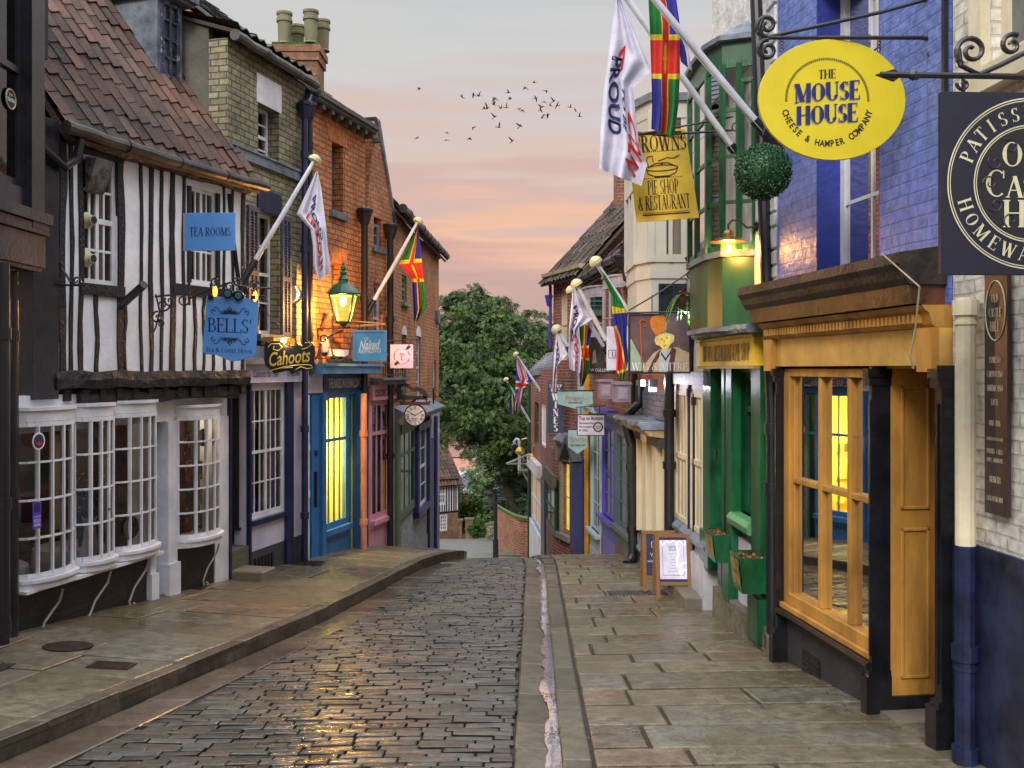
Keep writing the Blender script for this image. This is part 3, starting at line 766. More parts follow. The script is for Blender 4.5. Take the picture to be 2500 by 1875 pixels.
def serif_quads(body, bold=1.0, track=0.0, caps=None):
    """list of quads in 2-D (unit cap height) and total width; lower-case letters give small capitals"""
    x = 0; Q = []
    for ch in body:
        sc = .76 if ch.islower() else 1.0
        w, sh = SER.get(ch.upper(), SER[' '])
        for kd, a in sh:
            if kd == 's':
                x0, y0, x1, y1, t = a; t *= bold if t > .06 else 1
                dx, dy = x1-x0, y1-y0; L = math.hypot(dx, dy) or 1; nx, ny = -dy/L*t/2, dx/L*t/2
                if dx and dy: nx, ny = math.copysign(t/2*1.15, nx), 0
                Q.append([((x0+nx)*sc+x, (y0+ny)*sc), ((x1+nx)*sc+x, (y1+ny)*sc), ((x1-nx)*sc+x, (y1-ny)*sc), ((x0-nx)*sc+x, (y0-ny)*sc)])
            else:
                cx, cy, rx, ry, a0, a1, tn, tk = a; m_ = 16; pr = None; tk *= bold
                for i in range(m_+1):
                    w_ = R(a0+(a1-a0)*i/m_); t = tn+(tk-tn)*abs(math.cos(w_))**1.3
                    po = (cx+(rx+t*.25)*math.cos(w_), cy+(ry+.0)*math.sin(w_)); pi_ = (cx+(rx-t*.75)*math.cos(w_), cy+(ry-tn)*math.sin(w_))
                    if pr: Q.append([(c[0]*sc+x, c[1]*sc) for c in (pr[0], po, pi_, pr[1])])
                    pr = (po, pi_)
        x += w*sc+track
    return Q, x-track
def serif(body, c, X, Y, h, par, m, bold=1.0, sx=1.0, track=0.0, fit=None, name='lettering', off=.003, warp=None, align='c', lift=None):
    Q, w = serif_quads(body, bold, track)
    if fit: sx = fit/(w*h)
    Nn = X.cross(Y).normalized(); mb = MB(); c = V3(c)
    x0 = -w/2 if align == 'c' else (0 if align == 'l' else -w)
    for i, q in enumerate(Q):
        pts = []
        for (a, b) in q:
            px, py = (a+x0)*h*sx, (b-.5)*h
            if warp: px, py = warp(px, py)
            pts.append(c+X*px+Y*py+Nn*(off+.00012*(i % 7)))
        ar_ = (pts[1]-pts[0]).cross(pts[2]-pts[1])
        if ar_.dot(Nn) < 0: pts.reverse()
        mb.poly(pts)
    return mb.build(name, m, par, uv=False)
_tc = {}
def text_mesh(body, bold=0, shear=0, spacing=1.0):
    key = (body, bold, shear, spacing)
    if key in _tc: return _tc[key]
    cu = bpy.data.curves.new('t', 'FONT'); cu.body = body; cu.size = 1; cu.offset = bold; cu.shear = shear; cu.space_character = spacing
    cu.resolution_u = 3; cu.align_x = 'LEFT'
    ob = bpy.data.objects.new('t', cu); COL.objects.link(ob)
    dg = bpy.context.evaluated_depsgraph_get(); me = ob.evaluated_get(dg).to_mesh()
    v = [(p.co.x, p.co.y) for p in me.vertices]; f = [list(p.vertices) for p in me.polygons]
    ob.evaluated_get(dg).to_mesh_clear(); bpy.data.objects.remove(ob); bpy.data.curves.remove(cu)
    x0 = min(a for a, b in v); x1 = max(a for a, b in v)
    _tc[key] = ([(a-x0, b) for a, b in v], f, x1-x0); return _tc[key]
def text(body, c, X, Y, h, par, m, bold=0, shear=0, sx=1.0, fit=None, name='lettering', off=.003, warp=None, spacing=1.0, align='c', seqoff=0):
    v, f, w = text_mesh(body, bold, shear, spacing); h = h/.7
    if fit: sx = fit/(w*h)
    Nn = X.cross(Y).normalized(); mb = MB(); c = V3(c); x0 = -w/2 if align == 'c' else 0
    for (a, b) in v:
        px, py = (a+x0)*h*sx, (b-.35)*h
        if warp: px, py = warp(px, py)
        mb.v.append(c+X*px+Y*py+Nn*off)
    for q in f: mb.face(q)
    return mb.build(name, m, par, uv=False)
def board(mb, pts2, c, X, Y, t):
    """flat board of outline pts2 in the X,Y frame, thickness t, centred on c"""
    Nn = X.cross(Y).normalized(); mb.prism([V3(c)+X*a+Y*b-Nn*t/2 for a, b in pts2], Nn*t); return mb
AX = V3((1,0,0)); AZ = V3((0,0,1)); AYN = V3((0,-1,0))
# ================================================================== LEFT SIDE
FL = Fac(-7.14+.265*8.8, 8.8, -7.14+.265*18.5, 18.5, 'L')
FU = Fac(-8.12+.367*9.5, 9.5, -8.12+.367*12.78, 12.78, 'L')
M_plaster = mat('white_limewash', LN(236,236,242), .8, bump=.5, bscale=9, var=.06, dirt=((.42,.38,.33), 5, .70))
M_timber = mat('black_oak', (.007,.007,.013), .5, bump=1, bscale=30, var=.5, vscale=10)
M_pant = mat('pantile_clay', (.13,.06,.04), .75, col2=(.05,.036,.028), vscale=1.6, island=.5, bump=.5, bscale=25, dirt=((.06,.055,.03), 3.0, .56))
M_pant2 = mat('old_dark_tile', (.085,.06,.045), .8, col2=(.05,.04,.032), vscale=1.6, island=.55, bump=.5, bscale=25, dirt=((.09,.08,.035), 3.0, .62))
M_slate = mat('slate', (.06,.065,.075), .5, island=.4, bump=.3)
M_render = mat('grey_brown_render', (.15,.145,.115), .9, col2=(.07,.068,.055), vscale=1.3, bump=.6, bscale=16)
B_grey = brick('olive_grey_brick', (.36,.32,.19), (.24,.215,.135), (.10,.09,.065), grime=(.34,.34,.30), w=.23, h=.085, ms=.011)
B_orange = brick('orange_brick', (.62,.235,.08), (.47,.165,.06), (.16,.075,.04), grime=(.52,.46,.4), w=.235, h=.088, ms=.011)
B_brown = brick('brown_orange_brick', (.58,.25,.10), (.44,.175,.075), (.17,.10,.065), grime=(.5,.47,.42))
B_red = brick('old_red_brick', (.36,.12,.06), (.22,.085,.05), (.30,.25,.2), grime=(.45,.42,.4))
B_black = brick('black_painted_brick', (.016,.015,.015), (.022,.02,.019), (.011,.01,.01), rough=.45, grime=(.8,.7,.6))

# ---- far left black shop
M_blk = mat('black_gloss_paint', (.018,.018,.026), .3, var=.3, vscale=5, bump=.1)
M_grwall = mat('grey_rough_wall', LN(120,122,132), .9, bump=.8, bscale=10, dirt=((.35,.34,.32), 4, .6))
F0 = Fac(-4.36, 5.0, -4.41, 9.18, 'L')
t = thing('black_shop_building', 'black painted shop building with a tall upper window at the far left edge', 'building', F0.pt(2, -.3, G(8)))
mb = MB(); z = F0.Z
hz0, hz1 = -.0, 4.5
hole = (F0.S(0)-1.6, F0.S(62), F0.Z(40,452), 4.2)
wall(mb, F0, 0, F0.L, .95, 5, [hole], t=.2)
mb.build('wall', M_blk, t)
zt = F0.Z(40, 163)
w_ = window(F0, t, hole[0], hole[1], hole[2], hole[3], 1, 1, n=-.06, fm=M_blk, fw=.06, glass=M_glass, split=3, transom=zt, name='window')
c = MB(); F0.box(c, hole[0], hole[1], -.75, -.7, hole[2]-.1, hole[3]); c.build('blind', mat('blotched_blind', LN(120,108,100), .8, col2=LN(60,48,44), vscale=2.2, dirt=((.55,.07,.02), 2.2, .60)), w_)  # grey-brown sheet with orange-red blotches mixed in by noise
c = MB(); F0.box(c, F0.S(62)+.02, F0.L-.005, .0, .05, 1.45, 5); F0.box(c, F0.S(62)-.01, F0.L+.012, 0, .075, 1.28, 1.44); c.build('pilaster', M_blk, t)
M_corn = mat('weathered_grey_cornice', LN(42,44,60), .6, bump=.6, bscale=18, var=.3)
c = MB(); F0.box(c, 0, F0.L+.06, -.1, .10, 1.34, 1.44)
F0.box(c, 0, F0.L+.05, -.1, .07, 1.24, 1.33); F0.box(c, 0, F0.L+.03, -.1, .04, .94, 1.23); F0.box(c, 0, F0.L+.015, -.1, .015, .9, .935)
c.build('cornice', M_corn, t)
c = MB(); F0.box(c, 0, F0.L-.2, -.25, -.24, .9, 5); F0.box(c, 0, F0.L-.02, -2, -.22, 4.9, 5.0); F0.box(c, F0.L-.2, F0.L-.0, -3, -.21, 1.0, 5); c.build('side_wall', mat('dark_boarding', (.02,.02,.028), .6), t)
c = MB(); F0.box(c, 0, F0.L+.02, -.5, -.24, G(7)-.2, .94); c.build('lower_wall', M_grwall, t)
c = MB(); F0.box(c, F0.S(0)-1.2, F0.S(38, -.2), -.23, -.17, G(8)-.1, .9); c.build('door', M_blk, t)
# round award sticker in the window
st = MB(); cc = P(25, 242, F0.D(25, -.05)); st.lathe(cc, [(.001,0),(.098,0),(.098,.004),(.001,.004)], 24, ax=F0.n)
s_ = st.build('sticker', mat('sticker_navy', (.02,.025,.05), .4), w_)
st = MB()
pts = [cc+F0.n*.006+F0.e*(.086*math.cos(a*math.pi/14))+AZ*(.086*math.sin(a*math.pi/14)) for a in range(29)]
st.tube(pts, .006, 5); st.build('sticker_ring', mat('gold_ink', LN(200,180,110), .4), w_)
text('taste', cc, F0.e, AZ, .042, w_, M_white, bold=.02, fit=.13, off=.008); text('great', cc+AZ*.042, F0.e, AZ, .026, w_, M_white, fit=.07, off=.008)
for (uu, nm, lb) in ((8, 1, 'black downpipe at the left edge of the picture nearest the street corner'), (31, 2, 'black downpipe with collars beside the plinth of the bow windows')):
    d = F0.D(uu, .06) if uu < 20 else 9.05
    x = (uu-1250)/FP*d
    downpipe([(x, d, -2.55 if uu > 20 else -2.35), (x, d, .9)], .045 if uu > 20 else .05, (-1.15, -2.2, .3), lb, shoe=(.07, -.05) if uu > 20 else None)

# ---- half timbered tea house
t = thing('tea_house', 'crooked black and white half timbered tea house with white bow windows under a pantile roof', 'house', FL.pt(2, -.5, G(11)))
sU0, sU1 = FU.S(139), FU.S(599)
zt0 = 2.36
W1 = FU.rect(200, 372, 286, 690); W2 = FU.rect(463, 455, 527, 690)
W1 = (W1[0], W1[1], W1[2], W1[3]); 
mb = MB(); wall(mb, FU, sU0-.3, sU1, -.12, zt0, [W1, W2], t=.2)
mb.build('plaster_wall', M_plaster, t)
mb = MB(); rnd = random.Random(4)
def stud(u, w, z0=-.05, z1=zt0, dn=.022):
    s0 = FU.S(u); k = 9; pr = None
    ph = rnd.uniform(0, 6)
    for i in range(k+1):
        z_ = z0+(z1-z0)*i/k; o_ = .011*math.sin(ph+i*.9)+rnd.uniform(-.005, .005); ww = w*(1+rnd.uniform(-.2, .2))
        cur = [FU.pt(s0+o_-ww/2, -.02, z_), FU.pt(s0+o_+ww/2, -.02, z_), FU.pt(s0+o_+ww/2, dn, z_), FU.pt(s0+o_-ww/2, dn, z_)]
        if pr:
            i0 = len(mb.v); mb.v += pr+cur
            for q in ((0,1,5,4),(1,2,6,5),(2,3,7,6),(3,0,4,7)): mb.face([i0+x for x in q])
        pr = cur
stud(150, .08); stud(172, .04)
for u, w in ((196,.055),(293,.085)): stud(u, w)
for u, w in ((343,.034),(367,.055),(393,.04),(419,.075),(447,.032)): stud(u, w)
for u, w in ((545,.03),(566,.03),(592,.06)): stud(u, w)
for u, w in ((234,.045),(303,.034)): stud(u, w, -.05, W1[2]-.1)
for u, w in ((474,.045),(496,.034),(518,.034)): stud(u, w, -.05, W2[2]-.1)
FU.box(mb, FU.S(420), FU.S(560), -.02, .026, W2[2]-.16, W2[2]-.03)
FU.box(mb, FU.S(196), FU.S(298), -.02, .03, W1[3]+.0, W1[3]+.09); FU.box(mb, FU.S(193), FU.S(300), -.02, .035, W1[2]-.12, W1[2]-.0)
mb.tube([FU.pt(FU.S(557), .01, 2.2), FU.pt(FU.S(566), .015, 1.6), FU.pt(FU.S(580), .015, 1.1), FU.pt(FU.S(594), .01, .8)], [.05,.045,.04,.035], 6, flat=.5)
FU.box(mb, FU.S(463)-.05, FU.S(463), -.02, .03, W2[2], W2[3]); FU.box(mb, FU.S(527), FU.S(527)+.05, -.02, .03, W2[2], W2[3])
mb.build('timber_frame', M_timber, t)
def gnarled(F, par, s0, s1, n0, n1, z0, z1, m, name, amp=.02, seed=1, k=26):
    mb = MB(); rn = random.Random(seed); rings = []
    for i in range(k+1):
        a = s0+(s1-s0)*i/k; j = lambda q: amp*noise.noise(V3((a*2.3, q*7.1, seed)))+rn.uniform(-amp*.25, amp*.25)
        zc = (z0+z1)/2
        rings.append([F.pt(a, n0, z0+j(1)), F.pt(a, n1+j(2), z0+j(3)), F.pt(a, n1+.02+j(4), zc+j(6)), F.pt(a, n1+j(4), z1+j(5)), F.pt(a, n0, z1+j(6))])
    for a, b in zip(rings, rings[1:]):
        i0 = len(mb.v); mb.v += a+b
        for q in range(5): mb.face([i0+q, i0+(q+1) % 5, i0+5+(q+1) % 5, i0+5+q])
    mb.poly(rings[0]); mb.poly(rings[-1][::-1])
    return mb.build(name, m, par)
gnarled(FU, t, sU0-.06, sU1+.03, -.2, .06, -.20, -.03, M_black, 'jetty_beam', .03, 3)
gnarled(FU, t, sU0+.3, sU1-.1, -.35, -.02, -.36, -.22, M_black, 'jetty_beam', .04, 5)
mb = MB()
for i in range(13): FU.box(mb, sU0+.1+i*.245, sU0+.19+i*.245, -.6, .0, -.33, -.22)
mb.build('joist_ends', M_black, t)
mb = MB(); FU.box(mb, sU0-.34, sU0-.02, -.3, .045, -.30, zt0+.1); mb.build('corner_post', M_blk, t)
w1 = window(FU, t, *W1, 2, 4, n=-.05, fm=M_white, fw=.045, bw=.026, split=2, back='net', glass=M_glass, dp=.04)
w2 = window(FU, t, *W2, 2, 3, n=-.04, fm=M_white, fw=.04, bw=.022, split=2, sash=False, back='net', glass=M_glass, dp=.04)
# extractor fans set in the panes
M_cream = mat('cream_plastic', LN(206,202,160), .5)
for (u, v) in ((214, 538), (213, 632)):
    mb = MB(); c = P(u, v, FU.D(u, 0)); mb.lathe(c-FU.n*.05, [(.085,0),(.085,.05),(.07,.06),(.05,.10),(.048,.13),(.001,.13)], 16, ax=FU.n)
    f_ = mb.build('fan_housing', M_cream, w1); mb = MB(); mb.lathe(c+FU.n*.082, [(.040,0),(.040,.004),(.001,.004)], 14, ax=FU.n); 
    mb.build('fan_grille', M_iron, w1)
# timbered roof
pit = R(53)
rf = roof_part(FU, t, FU.S(150)-.05, sU1+.16, 2.50, 5, pit, M_pant, over=.14, sag=.03, seed=5, run=2.7, tw=.185)
body(FU, t, FU.S(150)-.02, sU1+.02, -.1, 2.40, 5, pit, M_blk, t=.21, run=2.6)
gutter(FU, t, FU.S(128), sU1+.20, 2.37, .2, r=.062, m=mat('rusty_gutter', (.05,.035,.03), .5, var=.5, vscale=6), sag=.02)
mb = MB(); mb.tube([FU.pt(FU.S(165), .17, 2.3), FU.pt(FU.S(160), .14, 2.1), FU.pt(FU.S(140), .1, 2.0), P(98, 355, 9.4)], .045, 10); mb.build('gutter_outlet', M_iron, t)
gnarled(FU, t, FU.S(150), sU1, -.1, .09, zt0-.1, zt0+.03, M_black, 'eaves_beam', .03, 8)
# dormer
def dormer(F, par, s0, s1, h, zb, zt, mfr, seed):
    o = MB()
    pts = [F.pt(s0-.06, -h, zb-.5), F.pt(s0-.06, -h, zt), F.pt(s0-.06, -h-1.6, zt+.05), F.pt(s0-.06, -h-1.6, zb)]
    o.prism(pts, F.e*.06); o.prism([p+F.e*(s1-s0+.06) for p in pts], F.e*.06)
    d = o.build('dormer', M_lead, par)
    c = MB(); F.box(c, s0-.14, s1+.14, -h-1.8, -h+.14, zt+.02, zt+.12); F.box(c, s0-.16, s1+.16, -h+.02, -h+.2, zt+.06, zt+.16); c.build('dormer_roof', M_lead, d)
    c = MB(); F.box(c, s0, s1, -h-.16, -h-.12, zb-.3, zt); c.build('interior', M_dark, d)
    c = MB(); B = F.box; fw = .05
    B(c, s0, s0+fw, -h-.04, -h+.02, zb, zt); B(c, s1-fw, s1, -h-.04, -h+.02, zb, zt); B(c, s0+fw, s1-fw, -h-.04, -h+.02, zt-fw, zt); B(c, s0+fw, s1-fw, -h-.04, -h+.03, zb, zb+fw); m_ = (s0+s1)/2; B(c, m_-.02, m_+.02, -h-.03, -h+.015, zb+fw, zt-fw)
    for k in range(1, 5): zz = zb+(zt-zb)*k/5; B(c, s0+fw, s1-fw, -h-.028, -h+.01, zz-.012, zz+.012)
    c.build('window', mfr, d)
    c = MB(); c.poly([F.pt(s0, -h-.02, zb), F.pt(s1, -h-.02, zb), F.pt(s1, -h-.02, zt), F.pt(s0, -h-.02, zt)]); c.build('pane', M_greyglass, d)
hD = .95
dormer(FU, t, FU.S(392, -hD), FU.S(437, -hD), hD, 3.55, 4.75, mat('worn_navy_frame', LN(60,64,90), .5, dirt=((.6,.6,.62), 8, .55)), 1)
mb = MB(); FU.box(mb, FU.S(100, -.4), FU.S(118, -.4), -1.6, -.4, 3.2, 4.4); mb.build('dormer', M_blk, t)

# ground floor of the tea house
zs = lambda u, v: FL.Z(u, v)
sB = [FL.S(30)-.0, FL.S(172), FL.S(266), FL.S(372)]
s_door1 = FL.S(419)
plz = [FL.Z(35,1432,.15), FL.Z(172,1395,.15), FL.Z(266,1352,.15)]
top_z = -.52
holes = [(sB[0], sB[3]-.0, -2.05, top_z), (FL.S(375), FL.S(417), G(11.9)-.3, -.6), (FL.S(430), FL.S(520), -2.02, -.52)]
mb = MB(); wall(mb, FL, sB[0]-.12, FL.S(555)-.002, -.62, -.26, [], t=.2); 
FL.box(mb, FL.S(522), FL.S(555), -.2, .02, G(12)-.2, -.62); 
FL.box(mb, FL.S(360), FL.S(374), -.2, .04, G(11)-.2, -.62); FL.box(mb, FL.S(358), FL.S(376), -.1, .07, G(11)-.2, -2.35)
FL.box(mb, FL.S(405), FL.S(427), -.2, .035, G(12)-.2, -.62); FL.box(mb, FL.S(402), FL.S(429), -.1, .07, G(12)-.2, -2.3)
FL.box(mb, sB[0]-.12, sB[0]-.0, -.2, .03, -2.1, -.62)
mb.build('shopfront_frame', M_white, t)
mb = MB(); FL.box(mb, sB[0]-.12, FL.S(360), -.3, .0, G(9)-.4, -2.1); FL.box(mb, FL.S(427), FL.S(522), -.3, 0, G(12)-.4, -2.1); mb.build('plinth', B_black, t)
# bows; each steps down a little with the hill
zb_ = [-1.97, -1.95, -1.95]; ztp = [-.53, -.52, -.51]
bw = []
for i in range(3):
    bw.append(bow(FL, t, sB[i]+.01, sB[i+1]-.01, zb_[i], ztp[i], 5, 4, .155, n0=.02))
bw.append(bow(FL, t, FL.S(428), FL.S(523), -2.02, -.60, 5, 5, .19, n0=.02))
# curled iron brackets below the bows
M_pale = mat('pale_iron', LN(176,172,160), .6)
for (u, v) in ((88, 1450), (212, 1405), (310, 1375), (491, 1335)):
    mb = MB(); s0 = FL.S(u); d = FL.D(u, .03); ztop = FL.Z(u, v)
    pts = [FL.pt(s0+.25, .1, ztop), FL.pt(s0+.24, .07, ztop-.12), FL.pt(s0+.08, .04, ztop-.28), FL.pt(s0, .03, ztop-.42), FL.pt(s0+.02, .03, ztop-.5), FL.pt(s0+.07, .03, ztop-.52), FL.pt(s0+.1, .03, ztop-.48), FL.pt(s0+.08, .03, ztop-.455)]
    mb.tube(pts, [.012]*5+[.014,.014,.012], 8); mb.build('window_bracket', M_pale, t)
# door
mb = MB(); s0, s1 = FL.S(374), FL.S(405); FL.box(mb, s0, s1, -.18, -.13, G(11.8)+.25, -.9)
for zz in (-2.1, -1.3): FL.box(mb, s0+.1, s1-.1, -.13, -.115, zz, zz+.65)
dr = mb.build('door', mat('pale_blue_paint', LN(186,202,232), .45), t)
mb = MB(); FL.box(mb, s0, s1, -.16, -.13, -.88, -.63); mb.build('overlight', M_darkglass, t)
mb = MB(); FL.box(mb, s0, s1+.06, -.3, .0, G(11.8)-.1, G(11.8)+.26); mb.build('door_step', mat('step_stone', (.17,.15,.11), .7, bump=.4), t)
# interior
mb = MB(); M_int = mat('tea_room_wall', (.13,.055,.05), .9, var=.3)
FL.box(mb, sB[0]-.1, FL.S(372), -2.4, -2.3, -2.6, -.3); FL.box(mb, sB[0]-.1, FL.S(372), -2.3, -.3, -2.62, -2.55); FL.box(mb, sB[0]-.1, FL.S(372), -2.3, -.21, -.32, -.27)
FL.box(mb, sB[0]-.2, sB[0]-.1, -2.3, -.3, -2.6, -.3); FL.box(mb, FL.S(372)-.06, FL.S(372), -2.3, -.3, -2.6, -.3)
FL.box(mb, FL.S(430)-.05, FL.S(521)+.05, -.5, -.45, -2.3, -.3); mb.build('interior', M_int, t)
mb = MB(); FL.box(mb, sB[0], sB[3], -.3, .16, -2.12, -2.09); FL.box(mb, FL.S(430), FL.S(521), -.3, .12, -2.12, -2.08); mb.build('window_board', M_white, t)
M_cloth = mat('table_cloth', LN(206,204,220), .8)
for sx_ in (.5, 1.7, 2.55):
    if sx_+sB[0] > sB[3]-.3: continue
    tb = MB(); c = FL.pt(sB[0]+sx_, -.75, -2.55); tb.lathe(c, [(.42,0),(.38,.55),(.34,.57),(.001,.57)], 16)
    q = tag(recentre(tb.build('cafe_table', M_cloth)), {.5:'white clothed tea table behind the leftmost bow window', 1.7:'white clothed tea table behind the middle bow window', 2.55:'white clothed tea table behind the third bow window nearest the pale blue door'}[sx_], 'table', 'tea tables behind the bow windows')
M_chair = mat('blue_chair', LN(50,80,140), .6)
mb = MB(); FL.box(mb, sB[2]+.2, sB[2]+.62, -.55, -.5, -2.1, -1.35); FL.box(mb, sB[2]+.2, sB[2]+.62, -.5, -.15, -2.12, -2.05); [FL.box(mb, sB[2]+a, sB[2]+a+.05, n_, n_+.05, -2.55, -2.1) for a in (.22,.55) for n_ in (-.53,-.2)]
tag(recentre(mb.build('chair', M_chair)), 'blue high backed chair seen through the third bow window', 'chair')
# vase of flowers in the middle bow
mb = MB(); rnd = random.Random(8); fc = FL.pt((sB[1]+sB[2])/2+.02, -.02, -1.28)
ft = thing('flower_vase', 'tall vase of pink and green flowers standing in the middle bow window', 'vase', FL.pt((sB[1]+sB[2])/2+.02, -.02, -2.08))
mb.lathe(FL.pt((sB[1]+sB[2])/2+.02, -.02, -2.08), [(.08,0),(.10,.1),(.06,.35),(.05,.45),(.08,.5),(.06,.5)], 14); mb.build('vase', mat('vase_glaze', LN(150,150,150), .3), ft)
for nm, m_, k_ in (('leaves', mat('flower_leaves', LN(70,84,52), .7, island=.4), 220), ('blossoms', mat('pink_blossoms', LN(176,140,128), .7, island=.4), 90)):
    mb = MB()
    for i in range(k_):
        p = fc+V3((rnd.gauss(0,.09), rnd.gauss(0,.07), rnd.gauss(0,.17))); r_ = rnd.uniform(.012,.024)
        a = V3((rnd.uniform(-1,1), rnd.uniform(-1,1), rnd.uniform(-1,1))).normalized(); b = a.cross(V3((.3,.7,.2))).normalized()
        mb.poly([p-a*r_, p-b*r_*.6, p+a*r_, p+b*r_*.6])
    mb.build(nm, m_, ft)
fill_pos = [FL.pt(sB[0]+.9, -1.0, -.7), FL.pt(sB[0]+2.2, -1.0, -.7), FL.pt(FL.S(475), -.25, -.75)]
# plates on the glass
def plate(u, v, r_, label, F=FL, n=.04):
    mb = MB(); c = P(u, v, F.D(u, n)); mb.lathe(c, [(.001,0),(r_*.55,0),(r_*.6,.01),(r_,.018),(r_,.024),(r_*.6,.016),(.001,.008)], 22, ax=F.n)
    return tag(recentre(mb.build('plate', mat('dark_plate', (.04,.035,.03), .25, dirt=((.35,.25,.12), 22, .58)))), label, 'plate', 'dark patterned plates in the tea house windows')
plate(89, 1165, .17, 'dark patterned plate in the leftmost bow window, below the round badge')
plate(316, 1288, .13, 'dark patterned plate low in the third bow window beside the door', n=.12)
plate(226, 1050, .09, 'small dark plate high in the middle bow window')
plate(492, 1068, .11, 'dark oval plate high in the small bow window right of the door', n=.1)
# posters in the small bow
for i, (u, v, w, h) in enumerate(((461,1082,18,60),(464,1152,20,50),(465,1220,20,55),(461,1284,18,38),(490,1150,16,45),(490,1215,16,40),(490,1275,15,38))):
    o = tag(MB().obox(P(u-w/2, v+h/2, FL.D(u,.12)), FL.e*(w/2400*FL.D(u)*1.35), -FL.n*.01, AZ*(h/2400*FL.D(u))).build('poster', mat('coffee_poster_%s' % 'ab'[i % 2], ((.03,.02,.018), (.30,.07,.02))[i % 2], .5, dirt=((.65,.38,.10), 14, .52))),
        ('black and gold coffee poster, topmost of the left column in the small bow window','red and gold coffee poster second from the top in the small bow window','black and gold coffee poster third down in the small bow window','red and gold coffee poster at the bottom left of the small bow window','black and gold coffee poster topmost of the right column in the small bow window','red coffee poster in the middle of the right column of the small bow window','black coffee poster at the bottom right of the small bow window')[i], 'poster', 'coffee posters in the small bow window')
    recentre(o)
# stickers in the left bow
ic = thing('window_sticker', 'purple ice cream sold here sticker low in the leftmost bow window', 'sticker', P(90, 1290, FL.D(90,.27)))
c = P(90, 1258, FL.D(90,.275)); ex = FL.e.copy()
mb = MB(); board(mb, [(-.055,-.125),(.055,-.125),(.055,.125),(-.055,.125)], c, ex, AZ, .003); mb.build('sticker', mat('purple_vinyl', LN(92,60,190), .4), ic)
text('ICE CREAM', c-AZ*.012, ex, AZ, .017, ic, M_white, fit=.085, off=.004); text('SOLD', c-AZ*.048, ex, AZ, .028, ic, M_white, bold=.01, fit=.08, off=.004); text('HERE', c-AZ*.088, ex, AZ, .028, ic, M_white, bold=.01, fit=.08, off=.004)
mb = MB(); board(mb, [(-.042,.03),(.042,.03),(.034,.10),(0,.115),(-.034,.10)], c+FL.n*.004, ex, AZ, .002); mb.build('crest', mat('navy_ink', (.03,.03,.09), .4), ic)
rb = thing('round_sticker', 'round white rimmed blue and red badge at the top of the leftmost bow window', 'sticker', P(94, 1077, FL.D(94,.27)))
c = P(94, 1077, FL.D(94,.275))
mb = MB(); mb.lathe(c, [(.001,0),(.082,0),(.082,.003),(.001,.003)], 22, ax=FL.n); mb.build('rim', M_white, rb)
mb = MB(); mb.lathe(c, [(.001,.004),(.066,.004),(.066,.005),(.001,.005)], 22, ax=FL.n); mb.build('disc', mat('navy_ink', (.03,.03,.09), .4), rb)
mb = MB(); board(mb, [(-.055,-.02),(.01,.0),(.05,-.02),(.0,-.045)], c+FL.n*.008, ex, AZ, .002); mb.build('emblem', mat('red_ink', (.5,.03,.03), .4), rb)
# tilted steel box in front of the upper window and a black rod
bx = MB(); c0 = P(205, 372, 9.95); n_ = FU.n
bx.prism([FU.pt(FU.S(204), .02, 2.18), FU.pt(FU.S(204), .17, 2.16), FU.pt(FU.S(204), .05, 1.84), FU.pt(FU.S(204), .02, 1.82)], FU.e*.24)
tag(recentre(bx.build('floodlight_box', mat('worn_steel_box', (.16,.165,.17), .5, col2=(.06,.06,.06), bump=.4, dirt=((.01,.01,.01), 5, .5)))), 'wedge shaped grey and black metal box fixed over the top of the tea house window', 'light box')
mb = MB(); mb.tube([P(293, 748, 10.6), P(352, 695, 10.35)], .045, 12); o = mb.build('flagpole_socket', M_iron); tag(recentre(o), 'empty black flagpole socket slanting out of the half timbered wall', 'pole socket')
br = MB(); c = FU.pt(FU.S(140), .03, 0); zz = FU.Z(140, 697); br.tube([FU.pt(FU.S(128), .05, zz), P(210, 697, 9.75)], .012, 6)
br.tube([P(150, 655, 9.8), P(160, 668, 9.8), P(172, 688, 9.78), P(185, 695, 9.76)], .012, 6)
scroll(br, P(140, 650, 9.8), .055, 1.3, 0, AX, AZ, .011); scroll(br, P(187, 685, 9.78), .045, 1.3, -1.5, AX, AZ, .011)
tag(recentre(br.build('scroll_bracket', M_iron)), 'small empty wrought iron scroll bracket at the left corner of the timbered wall', 'bracket')
# ---- building with grey brick front, rendered gable
t = thing('grey_brick_house', 'tall olive grey brick house with rendered gable, louvred shutters and a lavender white shop window', 'house', FL.pt(5.4, -.5, G(14)))
s0, s1 = FL.S(555)+.01, FL.S(745)
A1 = FL.rect(630, 246, 681, 390); A2 = FL.rect(629, 512, 681, 815); A2 = (A2[0], A2[1], A2[2]+.0, A2[3])
SH = (FL.S(606), FL.S(693), FL.Z(606,1270), FL.Z(606,945))
mb = MB(); wall(mb, FL, s0, s1, .0, 4.34, [A1, A2], t=.28); mb.build('brick_wall', B_grey, t)
mb = MB()
for a in (s0, s1-.2): mb.prism([FL.pt(a, -.282, G(14)-1), FL.pt(a, -.282, 4.52), FL.pt(a, -3.0, 5.36), FL.pt(a, -6, 4.0), FL.pt(a, -6, G(14)-1)], FL.e*.2)
mb.build('side_wall', M_render, t)
mb = MB(); up_ = (-FL.n*math.cos(R(18))+AZ*math.sin(R(18))); tiles(mb, FL.pt(s0-.05, .16, 4.44), FL.e, up_, s1-s0+.1, 3.3, rnd=random.Random(6)); mb.obox(FL.pt(s0-.05, .14, 4.37), FL.e*(s1-s0+.1), up_*3.3, AZ*.05); mb.obox(FL.pt(s0-.05, .14, 4.37)+up_*3.3, FL.e*(s1-s0+.1), -FL.n*3-AZ*1.6, AZ*.05); mb.build('roof', M_pant2, t)
